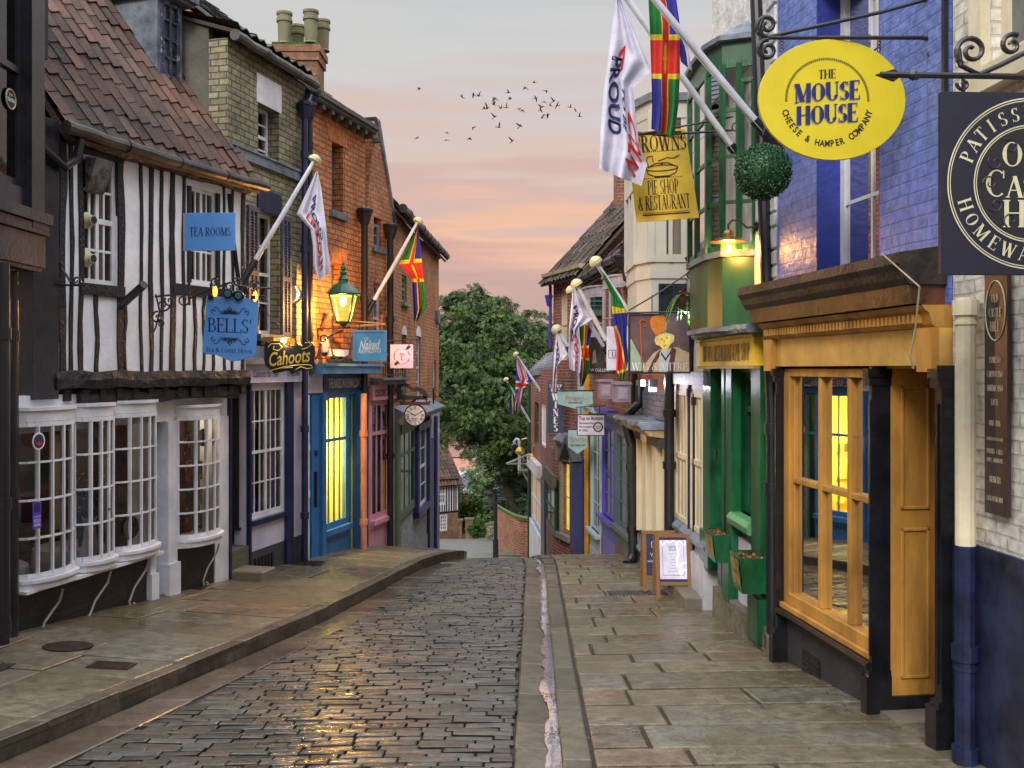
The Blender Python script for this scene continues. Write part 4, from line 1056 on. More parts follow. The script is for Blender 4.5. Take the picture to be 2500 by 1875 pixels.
gutter(FL, t, s0-.08, s1+.06, 4.33, .17, r=.065, m=mat('aged_gutter', (.09,.09,.08), .5, var=.4))
window(FL, t, *A1, 2, 4, n=-.2, split=1, glass=M_glass, back='net')
window(FL, t, A2[0], A2[1], A2[2], A2[3]-.0, 2, 4, n=-.16, split=1, glass=M_glass, back='net')
mb = MB(); FL.box(mb, FL.S(626), FL.S(686), .0, .012, FL.Z(628,248), FL.Z(628,178)); mb.build('lintel', M_white, t)
mb = MB(); FL.box(mb, FL.S(627), FL.S(683), -.02, .03, A2[3], FL.Z(629,458)); mb.build('lintel', M_navy, t)
mb = MB(); FL.box(mb, s0+.01, s1-.05, -.01, .06, FL.Z(560,378), FL.Z(560,350)); FL.box(mb, s0+.01, s1-.05, .0, .085, FL.Z(560,354), FL.Z(560,349)); mb.build('sill_band', M_lead, t)
mb = MB(); FL.box(mb, A2[0]-.05, A2[1]+.05, -.14, .08, A2[2]-.1, A2[2]); mb.build('sill', M_lead, t)
for k, (ua, ub) in enumerate(((601, 626), (684, 706))):
    mb = MB(); a, b = FL.S(ua), FL.S(ub); zb, zt = A2[2]-.02, A2[3]+.02
    for x, y in ((a, a+.05), (b-.05, b), ((a+b)/2-.015, (a+b)/2+.015)): FL.box(mb, x, y, .005, .045, zb, zt)
    for z in (zb, zb+(zt-zb)*.46, zt-.07): FL.box(mb, a+.05, b-.05, .005, .043, z, z+.07)
    nn = 40
    for i in range(nn):
        z = zb+.08+(zt-zb-.16)*i/nn
        mb.obox(FL.pt(a+.05, .008, z), FL.e*(b-a-.1), FL.n*.028-AZ*.022, AZ*.008)
    mb.build('shutter', mat('worn_navy_shutter', LN(66,68,96), .6, dirt=((.16,.15,.14), 20, .5)), t)
# shopfront
M_lav2 = mat('pale_lavender', LN(206,202,222), .5, dirt=((.3,.29,.28), 5, .68), vscale=2)
fz0, fz1 = FL.Z(592, 935), FL.Z(592, 889)
mb = MB(); FL.box(mb, s0, s1-.04, -.2, .10, fz0, fz1); mb.build('fascia', M_lav2, t)
mb = MB(); FL.box(mb, s0, s1-.02, -.1, .2, fz1, fz1+.07); FL.box(mb, s0, s1-.04, -.1, .13, fz1+.07, fz1+.25); mb.build('shop_cornice', M_lead, t)
mb = MB(); wall(mb, FL, s0, s1, SH[2]-.45, fz0, [(FL.S(558), FL.S(604), -9, fz0-.01), (SH[0], SH[1], SH[2], SH[3])], t=.2); mb.build('shopfront', M_lav2, t)
mb = MB(); FL.box(mb, s0, s1, -.24, -.005, G(15)-.6, SH[2]-.45); mb.build('plinth', mat('dark_grey_plinth', (.05,.05,.055), .8, bump=.5, dirt=((.14,.13,.12), 6, .6)), t)
mb = MB()
for a, b in ((603, 607), (555.5, 558.5), (694, 710)): FL.box(mb, FL.S(a), FL.S(b), -.01, .05, G(14)+.1, fz0)
FL.box(mb, FL.S(608), FL.S(693.5), .0, .06, SH[2]-.09, SH[2]-.02); mb.build('navy_trim', M_navy, t)
window(FL, t, SH[0], SH[1], SH[2], SH[3], 3, 4, n=-.03, split=2, fw=.055, bw=.018, glass=M_glass, back='net', sash=True)
mb = MB(); FL.box(mb, FL.S(560), FL.S(603), -.42, -.36, -2.4, fz0-.02); dr = mb.build('door', M_navy, t)
mb = MB(); mb.ball(FL.pt(FL.S(562)+.06, -.30, -1.55), .035, 8); mb.build('door_knob', mat('brass', (.6,.4,.12), .25, metal=1), dr)
mb = MB(); FL.box(mb, s0, FL.S(606), -.5, .03, G(13)-.1, -2.4); mb.build('door_step', mat('mossy_step', (.13,.12,.075), .8, bump=.6, col2=(.08,.09,.05)), t)
st = MB(); FL.box(st, FL.S(556), FL.S(592), .04, .50, -3.0, -2.64); o = st.build('step_block', mat('step_stone', (.17,.15,.11), .7, bump=.4), bevel=.02); tag(recentre(o), 'worn stone step block standing on the pavement before the navy door', 'step')
mb = MB(); FL.box(mb, FL.S(620), FL.S(668), -.012, .006, -3.0, -2.62); mb.build('cellar_opening', M_dark, t)
mb = MB()
for k in range(6): a = FL.S(622)+k*.09; FL.box(mb, a, a+.02, .006, .02, -3.0, -2.62)
mb.build('cellar_grille', M_iron, t)
text('Cahoots for Men', FL.pt((FL.S(598)+FL.S(668))/2, .101, (fz0+fz1)/2), FL.e, AZ, .10, t, M_iron, shear=.35, fit=FL.S(662)-FL.S(600), name='fascia_lettering')
text('Tel: 01522 530647', FL.pt((FL.S(680)+FL.S(722))/2, .101, (fz0+fz1)/2), FL.e, AZ, .08, t, M_iron, fit=FL.S(716)-FL.S(684), name='fascia_lettering')
# small fittings
mb = MB(); c = FL.pt(FL.S(722), .0, 0); a = FL.S(712); zz0, zz1 = FL.Z(722,745), FL.Z(722,700)
mb.prism([FL.pt(a,0,zz0+.02), FL.pt(a,.07,zz0+.08), FL.pt(a,.09,zz1-.1), FL.pt(a,.05,zz1), FL.pt(a,0,zz1)], FL.e*.16)
tag(recentre(mb.build('alarm_box', mat('alarm_cream', LN(196,206,196), .4))), 'pale burglar alarm box on the olive brick wall beside the shutter', 'alarm box')
wb = thing('window_box', 'brass coloured trough under the shuttered window above the small gold spotlight', 'window box', FL.pt(FL.S(655), .15, fz1+.26))
mb = MB(); FL.box(mb, FL.S(630), FL.S(684), .05, .24, fz1+.27, fz1+.38); mb.build('trough', mat('beaten_brass', (.45,.33,.10), .35, metal=.8, bump=1, bscale=30), wb)

# ---- orange brick building
t = thing('orange_brick_house', 'orange brick house with a bright blue shop front, yellow lit inside, beside the street lantern', 'house', FL.pt(7.4, -.5, G(16)))
s0, s1 = FL.S(746), FL.S(892)
O1 = FL.rect(810, 344, 838, 513); O2 = FL.rect(809, 640, 838, 853)
mb = MB(); wall(mb, FL, s0, s1, -.12, 4.12, [O1, O2], t=.3); mb.build('brick_wall', B_orange, t)
body(FL, t, s0, s1, G(16)-1.5, 4.2, 6, R(38), B_orange, t=.3, run=3.0)
roof_part(FL, t, s0+.0, s1+.06, 4.3, 6, R(38), M_slate, kind='slate', over=.2, seed=3, run=3.0)
mb = MB(); FL.box(mb, s0+.05, s1+.05, -.1, .20, 4.12, 4.17); FL.box(mb, s0+.05, s1+.05, -.1, .24, 4.17, 4.24)
for i in range(8):
    a = s0+.25+i*.33; FL.box(mb, a, a+.09, .0, .17, 4.03, 4.118)
mb.build('eaves_cornice', mat('weathered_board', (.11,.105,.085), .8, bump=.5, dirt=((.08,.09,.04), 6, .55)), t)
mb = MB()
for (S0, S1, zz) in ((O1[0], O1[1], O1[3]), (O2[0], O2[1], O2[3])):
    n_ = 11
    for i in range(n_):
        a = S0-.12+(S1-S0+.24)*i/n_; w_ = (S1-S0+.24)/n_-.012; tl = (i-(n_-1)/2)*.012
        mb.prism([FL.pt(a, .001, zz+.005), FL.pt(a+w_, .001, zz+.005), FL.pt(a+w_+tl, .001, zz+.26), FL.pt(a+tl, .001, zz+.26)], FL.n*.008)
mb.build('brick_arch', mat('rubbed_orange_brick', (.60,.21,.07), .85, var=.2, vscale=12, bump=.4), t)
M_gsash = mat('grey_sash', LN(92,96,110), .5)
window(FL, t, *O1, 1, 2, n=-.2, fm=M_gsash, glass=M_darkglass, sill=(.06,.11,M_lead))
window(FL, t, *O2, 1, 2, n=-.2, fm=M_gsash, glass=M_darkglass, sill=(.06,.11,M_lav))
M_blue = mat('shop_blue', LN(58,116,172), .38, var=.12, dirt=((.03,.08,.14), 6, .7))
M_blue2 = mat('shop_blue_light', LN(100,150,190), .4, var=.12)
ft = -.38
mb = MB(); FL.box(mb, s0, s1+.0, -.2, .02, ft+.0, ft+.28); mb.build('fascia', M_blue, t)
mb = MB(); FL.box(mb, s0-.0, s1+.02, -.1, .30, ft+.30, ft+.42); FL.box(mb, s0-.0, s1+.03, -.1, .34, ft+.42, ft+.46); mb.build('shop_cornice', M_blue2, t)
mb = MB(); FL.box(mb, FL.S(784), s1-.1, .02, .05, ft+.03, ft+.26); sb_ = mb.build('sign_board', mat('deep_blue', LN(34,66,104), .4), t)
text('THE NAKED MARSHMALLOW Co', FL.pt((FL.S(795)+s1-.25)/2, .052, ft+.145), FL.e, AZ, .15, sb_, M_lav, bold=.02, fit=(s1-.25-FL.S(795)), name='lettering')
mb = MB(); FL.box(mb, s0, FL.S(783), .02, .035, ft-.0, ft+.30); mb.build('white_panel', M_lav, t)
SW = (FL.S(789), FL.S(849), FL.Z(789,1292), ft-.05); SD = (FL.S(852), FL.S(868), G(17)+.05, ft-.05); tz = FL.Z(789,1078)
mb = MB(); wall(mb, FL, s0, s1, G(17)-.6, ft, [SW, SD], t=.055)
FL.box(mb, FL.S(777), FL.S(786), .0, .08, G(16)-.1, ft); FL.box(mb, FL.S(870), FL.S(880), .0, .08, G(17)-.2, ft); FL.box(mb, SW[0]-.04, SW[1]+.02, .0, .09, SW[2]-.12, SW[2]-.03); FL.box(mb, SW[0]-.04, SW[1]+.02, .0, .05, SW[2]-.18, SW[2]-.12)
FL.box(mb, FL.S(776), FL.S(787), .0, .10, ft-.12, ft+.0); FL.box(mb, FL.S(869), FL.S(881), .0, .10, ft-.12, ft)
mb.build('shopfront', M_blue, t)
w_ = window(FL, t, *SW, 4, 1, n=-.03, fm=M_blue, fw=.05, bw=.035, sash=False, glass=M_glass2, transom=tz, name='shop_window')
dd = window(FL, t, SD[0], SD[1], SD[2], SD[3], 1, 1, n=-.10, fm=mat('turquoise_door', LN(60,160,150), .4), fw=.05, glass=M_glass, transom=tz, name='entrance_door', sash=False)
mb = MB(); FL.box(mb, FL.S(757), FL.S(776), .0, .03, G(15.5)+.12, ft-.03); d_ = mb.build('door', M_blue, t)
mb = MB(); FL.box(mb, FL.S(757)+.08, FL.S(757)+.11, .03, .07, -2.15, -1.6); FL.box(mb, FL.S(764), FL.S(764)+.07, .03, .05, -1.35, -1.27); mb.build('door_handle', M_iron, d_)
# lit interior
M_yel = mat('yellow_interior', (.82,.66,.10), .8, var=.05); M_yel2 = mat('lime_panel', (.45,.62,.12), .8)
mb = MB(); a, b = SW[0]-.15, SD[1]+.05
FL.box(mb, a, b, -2.1, -2.05, -3.6, ft); FL.box(mb, a, a+.04, -2.05, -.06, -3.6, ft); FL.box(mb, b-.04, b, -2.05, -.06, -3.6, ft); FL.box(mb, a, b, -2.05, -.21, ft+.005, ft+.04); FL.box(mb, a, b, -2.05, -.06, -3.6, -3.4); FL.box(mb, SW[1]-.01, SW[1]+.03, -2.05, -.06, -3.4, ft); mb.build('lit_room', M_yel, t)
mb = MB()
for q in (.35, .8, 1.25): FL.box(mb, SW[1]-.05, SW[1]-.012, -1.9, -.5, -1.2-q, -1.16-q)
for k in range(22): FL.box(mb, SW[1]-.14, SW[1]-.055, -1.8+.055*k, -1.77+.055*k, (-1.51,-1.96,-2.41)[k % 3], (-1.51,-1.96,-2.41)[k % 3]+.12+.04*(k % 4))
mb.build('shelves', mat('shelf_goods', LN(226,190,120), .6, island=.6), t)
mb = MB(); FL.box(mb, a+.3, a+.9, -2.05, -2.0, -1.2, ft-.1); mb.build('wall_panel', M_yel2, t)
mb = MB(); FL.box(mb, a+.5, a+.9, -2.0, -1.98, -1.9, -1.5); mb.build('notice', M_white, t)
mb = MB(); FL.box(mb, a+.2, a+1.4, -.9, -.5, -2.75, -2.68)
for q in (.25, 1.3): FL.box(mb, a+q, a+q+.05, -.85, -.55, -3.4, -2.75)
mb.build('counter', mat('orange_wood', LN(214,140,60), .5), t)
mb = MB(); FL.box(mb, a+.3, a+1.4, -1.4, -1.2, ft-.06, ft-.02); mb.build('ceiling_lamp', mat('lamp_tube', (1,1,1), emit=(1,.93,.62), estr=9), t)
def plight(loc, e, col, r=.1, name='lamp_or_fill_light', par=None):
    ld = bpy.data.lights.new(name, 'POINT'); ld.energy = e; ld.color = col; ld.shadow_soft_size = r
    o = bpy.data.objects.new(name, ld); o.location = V3(loc) - (V3(par['_o']) if par else V3()); COL.objects.link(o)
    if par: o.parent = par
    return o
plight(FL.pt(a+.7, -.8, -1.3), 200, (1,.88,.42), .2, par=t)
for p_ in fill_pos: plight(p_, 7, (1,.8,.55), .1)  # added warm fill lights without fittings, brightening the dark tea room
# chimney on the ridge
mb = MB(); cx0, cx1, cy0, cy1 = -4.06, -3.20, 16.4, 17.1; zc0, zc1 = 4.2, 5.42
mb.box(cx0+.06, cx1-.06, cy0+.05, cy1-.05, zc0-.5, zc1-.26); mb.box(cx0, cx1, cy0, cy1, zc1-.12, zc1-.01); mb.box(cx0+.03, cx1-.03, cy0+.02, cy1-.02, zc1-.26, zc1-.12)
ch = mb.build('chimney', brick('chimney_brick', (.40,.15,.07), (.22,.12,.07), (.18,.16,.1), grime=(.4,.42,.3)), t)
mb = MB(); mb.box(cx0+.04, cx1-.04, cy0+.04, cy1-.04, zc1-.01, zc1+.05); mb.build('mossy_cap', mat('moss', (.07,.10,.02), .9, bump=1, bscale=30), ch)
M_pot = mat('buff_pot', (.24,.22,.13), .8, col2=(.14,.15,.09), vscale=4)
for x, y, hh in ((-3.83,16.55,.50), (-3.70,16.95,.42), (-3.38,16.52,.52), (-3.26,16.92,.50)):
    mb = MB(); mb.lathe((x,y,zc1+.04), [(.125,0),(.105,.03),(.115,hh-.14),(.135,hh-.13),(.135,hh-.09),(.12,hh-.08),(.12,hh-.02),(.135,hh-.01),(.135,hh+.03),(.10,hh+.035),(.10,hh-.1)], 16); mb.build('chimney_pot', M_pot, ch)

# ---- gabled brown brick building with pink shop
t = thing('pink_shop_house', 'narrow gabled brown brick house with a pink shop front and pink downpipe', 'house', FL.pt(8.6, -.5, G(18)))
s0, s1 = FL.S(893)+.005, FL.S(959)
Wa = FL.rect(910, 487, 932, 603); Wb = FL.rect(909, 690, 932, 860)
mb = MB(); wall(mb, FL, s0, s1, -.3, 2.72, [Wa, Wb], t=.25, n=.02)
pk = FL.S(916)
mb.prism([FL.pt(s0, .02, 2.72), FL.pt(s1, .02, 2.72), FL.pt(pk+.35, .02, 4.05), FL.pt(pk+.05, .02, 4.42), FL.pt(pk-.08, .02, 4.42)], -FL.n*.25)
mb.build('brick_wall', B_brown, t)
mb = MB(); mb.prism([FL.pt(pk-.1, .06, 4.5), FL.pt(pk+.1, .06, 4.47), FL.pt(s1+.05, .06, 2.75), FL.pt(s1+.05, .06, 2.65), FL.pt(pk+.05, .06, 4.36)], -FL.n*.35); mb.build('gable_coping', M_lead, t)
mb = MB(); slates(mb, FL.pt(pk-.02, -4, 4.46), FL.n, (FL.pt(s0-.02, 0, 2.5)-FL.pt(pk-.02, 0, 4.46)).normalized(), 4.0, 2.05)
mb.prism([FL.pt(s0+.03, -.3, 2.6), FL.pt(pk, -.3, 4.4), FL.pt(s1-.03, -.3, 2.6)], -FL.n*4.5); mb.build('roof', M_slate, t)
mb = MB(); FL.box(mb, s0+.02, s1-.02, -5, -.26, G(18)-1.5, 2.6); mb.build('side_wall', B_brown, t)
window(FL, t, *Wa, 2, 4, n=-.08, fm=mat('grey_lilac_sash', LN(150,150,170), .5), glass=M_greyglass, sill=(.08,.08,M_lead), fw=.06)
M_pinkw = mat('pinkish_white', LN(226,206,214), .5)
window(FL, t, *Wb, 2, 4, n=-.08, fm=M_pinkw, glass=M_greyglass, fw=.07, sill=(.08,.06,M_pinkw))
M_pink = mat('shop_pink', LN(222,160,174), .42, var=.1, dirt=((.25,.14,.16), 6, .72)); M_pink2 = mat('coral_pink', LN(226,152,134), .4)
fz = FL.Z(897, 978)
mb = MB(); FL.box(mb, s0+.12, s1+.05, -.1, .24, fz+.28, fz+.36); FL.box(mb, s0+.12, s1+.08, -.1, .32, fz+.36, fz+.40); mb.build('shop_cornice', M_lead, t)
mb = MB(); FL.box(mb, s0+.08, s1, .02, .10, fz, fz+.27); mb.build('fascia', M_pink, t)
text('COCKTAIL GIFT SHOP', FL.pt((s0+s1)/2+.05, .103, fz+.13), FL.e, AZ, .12, t, M_iron, bold=.02, fit=(s1-s0)*.8, name='fascia_lettering')
SW = (FL.S(903), FL.S(946), FL.Z(903,1268), fz-.04)
mb = MB(); wall(mb, FL, s0+.08, s1, G(18)-1, fz, [SW], t=.2, n=.03); FL.box(mb, SW[0]-.05, SW[1]+.05, .03, .12, SW[2]-.1, SW[2]-.02); FL.box(mb, SW[0]-.03, SW[1]+.03, .03, .08, SW[2]-.16, SW[2]-.1); mb.build('shopfront', M_pink, t)
window(FL, t, *SW, 3, 1, n=-.0, fm=M_pink, glass=M_darkglass, fw=.06, bw=.05, transom=FL.Z(903,1060), sash=False, name='shop_window')
# little iron balcony rail on the shop roof
mb = MB(); zr0, zr1 = fz+.42, fz+.66
for n_ in (.26,): mb.tube([FL.pt(s0+.15, n_, zr1), FL.pt(s1-.02, n_, zr1)], .012, 6); mb.tube([FL.pt(s0+.15, n_, zr0+.03), FL.pt(s1-.02, n_, zr0+.03)], .01, 6)
for i in range(10): a = s0+.16+(s1-s0-.2)*i/9; mb.tube([FL.pt(a, .26, zr0), FL.pt(a, .26, zr1)], .008, 5)
for i in range(4): a = s0+.3+(s1-s0-.5)*i/3; scroll(mb, FL.pt(a, .27, (zr0+zr1)/2), .06, 1.2, 0, FL.e, AZ, .008)
tag(recentre(mb.build('balcony_rail', M_iron)), 'low scrolled iron rail on top of the pink shop front', 'railing')

# ---- long brick building at the far end of the left row
F4 = Fac(-2.255, 18.45, -1.95, 26.2, 'L')
t = thing('brick_terrace_house', 'long orange brown brick house at the far end of the left row with arched windows', 'house', F4.pt(4, -.5, G(22)))
L4 = F4.L
ws = [(981, 668, 993, 736), (981, 816, 992, 1000), (1016, 820, 1027, 975), (1058, 880, 1064, 1050)]
hs = [F4.rect(*w) for w in ws]
mb = MB(); wall(mb, F4, 0, L4, -1.3, 2.98, hs, t=.25); mb.build('brick_wall', B_brown, t)
body(F4, t, 0, L4, G(26)-1, 3.0, 6, R(48), B_brown, t=.25, run=2.0)
roof_part(F4, t, 0, L4+.1, 3.1, 6, R(48), M_pant2, over=.2, seed=19, run=2.0)
gutter(F4, t, -.05, L4+.15, 3.0, .22, r=.075)
M_green = mat('sage_green_sash', LN(106,142,112), .5)
for h, m_ in zip(hs, (M_green, M_green, M_white, M_white)):
    window(F4, t, *h, 2, 4, n=-.06, fm=m_, glass=M_greyglass, sill=(.08,.08,m_), fw=.05)
mb = MB()
for h in hs[1:3]:
    s_m = (h[0]+h[1])/2; r_ = (h[1]-h[0])/2
    mb.prism([F4.pt(s_m+r_*math.cos(R(a)), .002, h[3]+r_*.6*math.sin(R(a))) for a in range(0, 181, 20)], F4.n*.015)
mb.build('window_head', M_white, t)
# painted lower part
M_wbrick = brick('white_painted_brick', LN(186,188,192), LN(170,172,178), LN(140,142,146), grime=(.55,.58,.5), rough=.7)
zl_ = F4.Z(1052, 1085)
mb = MB(); F4.box(mb, 1.6, L4+.01, -.1, .02, G(26)-1, -1.3); F4.box(mb, 2.4, L4+.012, -.1, .021, -1.3, -1.0); F4.box(mb, 0, 1.6, -.1, .015, G(20)-.8, -1.3); mb.build('painted_base', M_wbrick, t)
M_dgreen = mat('moss_green_shop', LN(82,116,84), .45); M_nv2 = mat('shop_navy', LN(44,52,108), .4)
mb = MB(); F4.box(mb, .08, .45, .0, .10, G(19)-.2, -1.0); F4.box(mb, .45, 2.6, .015, .08, -2.95, -2.85)
F4.box(mb, .45, 2.55, .0, .12, -1.25, -1.0); mb.build('green_frame', M_dgreen, t)
g_ = F4.rect(976, 1100, 1004, 1262)
window(F4, t, .5, F4.S(1004), -2.85, -1.25, 3, 1, n=.06, fm=M_dgreen, glass=M_darkglass, bw=.04, transom=-1.7, sash=False, name='shop_window')
mb = MB(); F4.box(mb, .1, F4.S(1050), -.1, .36, -.98, -.92); F4.box(mb, .1, F4.S(1050), -.1, .26, -1.06, -.98); mb.prism([F4.pt(.1, .38, -.92), F4.pt(.1, 0, -.92), F4.pt(.1, 0, -.72)], F4.e*(F4.S(1050)-.1)); mb.build('shop_canopy', M_lead, t)
a, b = F4.S(1008), F4.S(1036)
window(F4, t, a+.1, b-.1, -3.1, -1.35, 2, 4, n=.04, fm=M_white, glass=M_greyglass, name='shop_window')
mb = MB(); 
for x in (a-.12, b-.08): F4.box(mb, x, x+.22, .02, .14, G(21)-.4 if x < 2 else -3.2, -1.1)
F4.box(mb, a-.12, b+.14, .02, .16, -3.22, -3.1); F4.box(mb, a-.12, b+.14, .02, .16, -1.35, -1.2)
F4.box(mb, F4.S(1042), F4.S(1050), .02, .08, G(23)-.3, -1.7); F4.box(mb, F4.S(1057), F4.S(1060), .02, .1, G(24)-.3, -1.2); mb.build('navy_frame', M_nv2, t)
for zz in ((2.9, 3.3), (1.2, 1.5)): mb = MB(); mb.box(-2.35, -1.9, 25.4, 26.1, *zz); mb.build('gutter_hood', M_lead, t)

# downpipes of the left row
x = lambda s, n: FL.pt(s, n, 0)
def fp(F, u, n, z): return F.pt(F.S(u, n), n, z)
downpipe([fp(FL,744,.12,-3.05), fp(FL,744,.12,3.9), fp(FL,757,.1,4.15)], .05, (-2.2,-.9,.3,1.8,3.2), 'navy black downpipe between the olive brick and orange brick houses', hopper=fp(FL,745,.12,3.95), shoe=(.04,-.1), m=M_navy)
downpipe([fp(FL,757,.1,-.1), fp(FL,757,.1,4.05)], .042, (.5,2.0,3.4), 'thinner black downpipe on the left edge of the orange brick wall', hopper=fp(FL,757,.1,4.0))
downpipe([fp(FL,750,.10,-3.05), fp(FL,750,.10,-.4)], .035, (-1.9,-1.2), 'white downpipe beside the blue shop door', m=M_white)
downpipe([fp(FL,890,.12,G(17.2)+.3), fp(FL,890,.12,2.65)], .06, (-.4,1.2), 'black downpipe with a hopper between the orange house and the gabled house', hopper=fp(FL,890,.12,2.7))
downpipe([fp(FL,888,.20,G(17)+.05), fp(FL,888,.20,-.42)], .055, (-1.1,-2.6), 'coral pink downpipe between the blue and the pink shop', m=M_pink2, shoe=(.08,-.1))
downpipe([fp(FL,953,.12,G(18.4)+.05), fp(FL,953,.12,2.5)], .06, (-.3,-1.6,.9), 'black downpipe with a hopper right of the pink shop', hopper=fp(FL,953,.12,2.6))
downpipe([fp(F4,1045,.08,-3.9), fp(F4,1045,.08,-.9)], .035, (-2,), 'thin dark pipe on the painted base at the far end of the left row')
# ================================================================== RIGHT SIDE
FA = Fac(2.97, 3.2, 2.75, 6.13, 'R')
FB = Fac(2.742, 6.15, 2.39, 8.85, 'R')
FC = Fac(2.39, 8.86, 2.32, 11.4, 'R')
FD = Fac(2.318, 11.41, 2.232, 13.7, 'R')
FE = Fac(2.23, 13.71, 2.12, 16.4, 'R')
FG = Fac(2.118, 16.41, 1.71, 21.6, 'R')
FH = Fac(1.705, 21.62, 1.01, 24.0, 'R')
FI = Fac(1.0, 24.05, .58, 31.0, 'R')
BX = lambda F, mb, ua, ub, n0, n1, z0, z1: F.box(mb, min(F.S(ua), F.S(ub)), max(F.S(ua), F.S(ub)), n0, n1, z0, z1)

# ---- nearest building: white over navy painted brick
B_wht = brick('cream_white_painted_brick', LN(224,220,210), LN(214,210,200), LN(196,192,184), grime=(.8,.78,.74), rough=.6, bump=.9)
M_nvw = mat('navy_painted_render', (.022,.028,.06), .4, bump=.5, bscale=8, var=.35)
M_crm = mat('cream_paint', LN(218,208,180), .45, dirt=((.45,.42,.33), 6, .7))
t = thing('white_navy_building', 'nearest building on the right painted white above and navy below', 'building', FA.pt(2, -.4, G(5)))
zb = -1.045
wn = (FA.S(2500)-.6, FA.S(2420), 1.75, 3.2)
mb = MB(); wall(mb, FA, 0, FA.L, zb, 4.6, [wn]); mb.build('brick_wall', B_wht, t)
mb = MB(); FA.box(mb, 0, FA.L-.0, -.25, .022, G(3)-.8, zb); mb.build('base', M_nvw, t)
window(FA, t, *wn, 2, 3, n=-.08, fm=M_crm, fw=.07, glass=M_greyglass)
mb = MB(); FA.box(mb, wn[0]-.1, wn[1]+.14, .0, .10, wn[2]-.16, wn[2]-.02); FA.box(mb, wn[1]+.01, wn[1]+.14, .0, .06, wn[2]-.02, 3.4); mb.build('window_surround', M_crm, t)
mb = MB(); FA.box(mb, 0, FA.L, -4, -.26, G(3)-.8, 4.5); mb.build('side_wall', B_wht, t)
dp = thing('downpipe', 'fat downpipe painted cream above and navy below, between the white wall and the yellow shop', 'downpipe', fp(FA, 2357, .09, -2.5))
pp = lambda z: fp(FA, 2357, .09, z)
pipe_mesh([pp(zb), pp(.42)], .058, [pp(.36)]).build('upper_pipe', M_crm, dp)
pipe_mesh([pp(-2.42), pp(zb)], .060, [pp(-1.68), pp(-2.28)]).build('lower_pipe', M_navy, dp)
# menu board on the wall
mbd = thing('menu_board', 'tall dark maroon cafe menu board with gold lettering on the white brick wall', 'menu board', FA.pt(FA.S(2478), .03, -.75))
sa, sb = FA.S(2478), FA.S(2422); zt_, zb2 = .62, -.83
mb = MB(); FA.box(mb, sa, sb, .022, .045, zb2, zt_); mb.build('board', mat('maroon_black', (.035,.018,.022), .35), mbd)
M_gold = mat('pale_gold_ink', LN(206,196,160), .5)
mX = -FA.e
cx = (sa+sb)/2; wd = (sb-sa)
for tx, z, h in (('OLD',.40,.045),('CASTLE',.32,.05),('HILL',.24,.055),('ESPRESSO',.05,.035),('CAPPUCCINO',-.03,.035),('AMERICANO',-.11,.035),('LATTE',-.19,.035),('WINE - BEER',-.31,.03),('HOMEMADE AND LOCALLY SOURCED',-.40,.018),('PANINIS - CAKES',-.47,.028),('SOUPS - SANDWICHES',-.52,.024),('CREAM TEA',-.63,.035),('EAT IN OR TAKE AWAY',-.74,.028)):
    f_ = {'OLD':.3,'CASTLE':.55,'HILL':.4,'ESPRESSO':.5,'LATTE':.32,'WINE - BEER':.5,'CREAM TEA':.5}.get(tx, .72)
    serif(tx, FA.pt(cx, .047, z), mX, AZ, h, mbd, M_gold, bold=1.2, fit=wd*f_)
mb = MB(); mb.tube([FA.pt(cx, .048, .33)+mX*(.10*math.cos(R(a)))+AZ*(.17*math.sin(R(a))) for a in range(0, 361, 15)], .004, 5); mb.build('ring', M_gold, mbd)

# ---- blue painted brick with the yellow shop
B_blue = brick('blue_painted_brick', LN(106,126,194), LN(96,116,184), LN(92,110,180), grime=(.8,.82,.88), rough=.42, bump=.6, h=.085)
B_blue.node_tree.nodes['Bump'].inputs['Distance'].default_value = .02
M_mus = mat('mustard_paint', LN(184,134,62), .45, var=.24, vscale=3.5, streak=True, bump=.15, bscale=50, dirt=((.22,.12,.03), 9, .62)); M_mus2 = mat('pale_mustard', LN(206,162,84), .5, var=.14, dirt=((.25,.17,.07), 6, .62))
t = thing('blue_brick_shop', 'blue painted brick building with a mustard yellow shop front and black pilasters', 'building', FB.pt(1.3, -.4, G(7.5)))
L = FB.L
WB = (FB.S(2147), FB.S(1993), .70, 3.1)
WB2 = (FB.S(2147), FB.S(1993), 3.1, 4.6)
mb = MB(); wall(mb, FB, 0, L, .4, 5.2, [WB], t=.3); mb.build('brick_wall', B_blue, t)
mb = MB(); FB.box(mb, 0, L, -4, -1.6, G(6)-1, 5.1); FB.box(mb, L-.25, L-.01, -1.6, -.31, G(6)-1, 5.1); FB.box(mb, 0.01, .2, -1.6, -.31, G(6)-1, 5.1); FB.box(mb, .2, L-.25, -1.6, -.31, .3, .38); mb.build('side_wall', B_blue, t)
a, b = WB[0], WB[1]
for q in (b-.013, a+.001): mb = MB(); FB.box(mb, q, q+.012, -.295, -.002, WB[2], WB[3]); mb.build('window_reveal', mat('deep_blue_reveal', LN(46,62,150), .5, var=.15, bump=.3), t)
window(FB, t, WB[0]+.014, WB[1]-.014, WB[2], WB[3], 2, 4, n=-.22, fm=M_white, fw=.075, bw=.03, glass=M_glass, back='net')
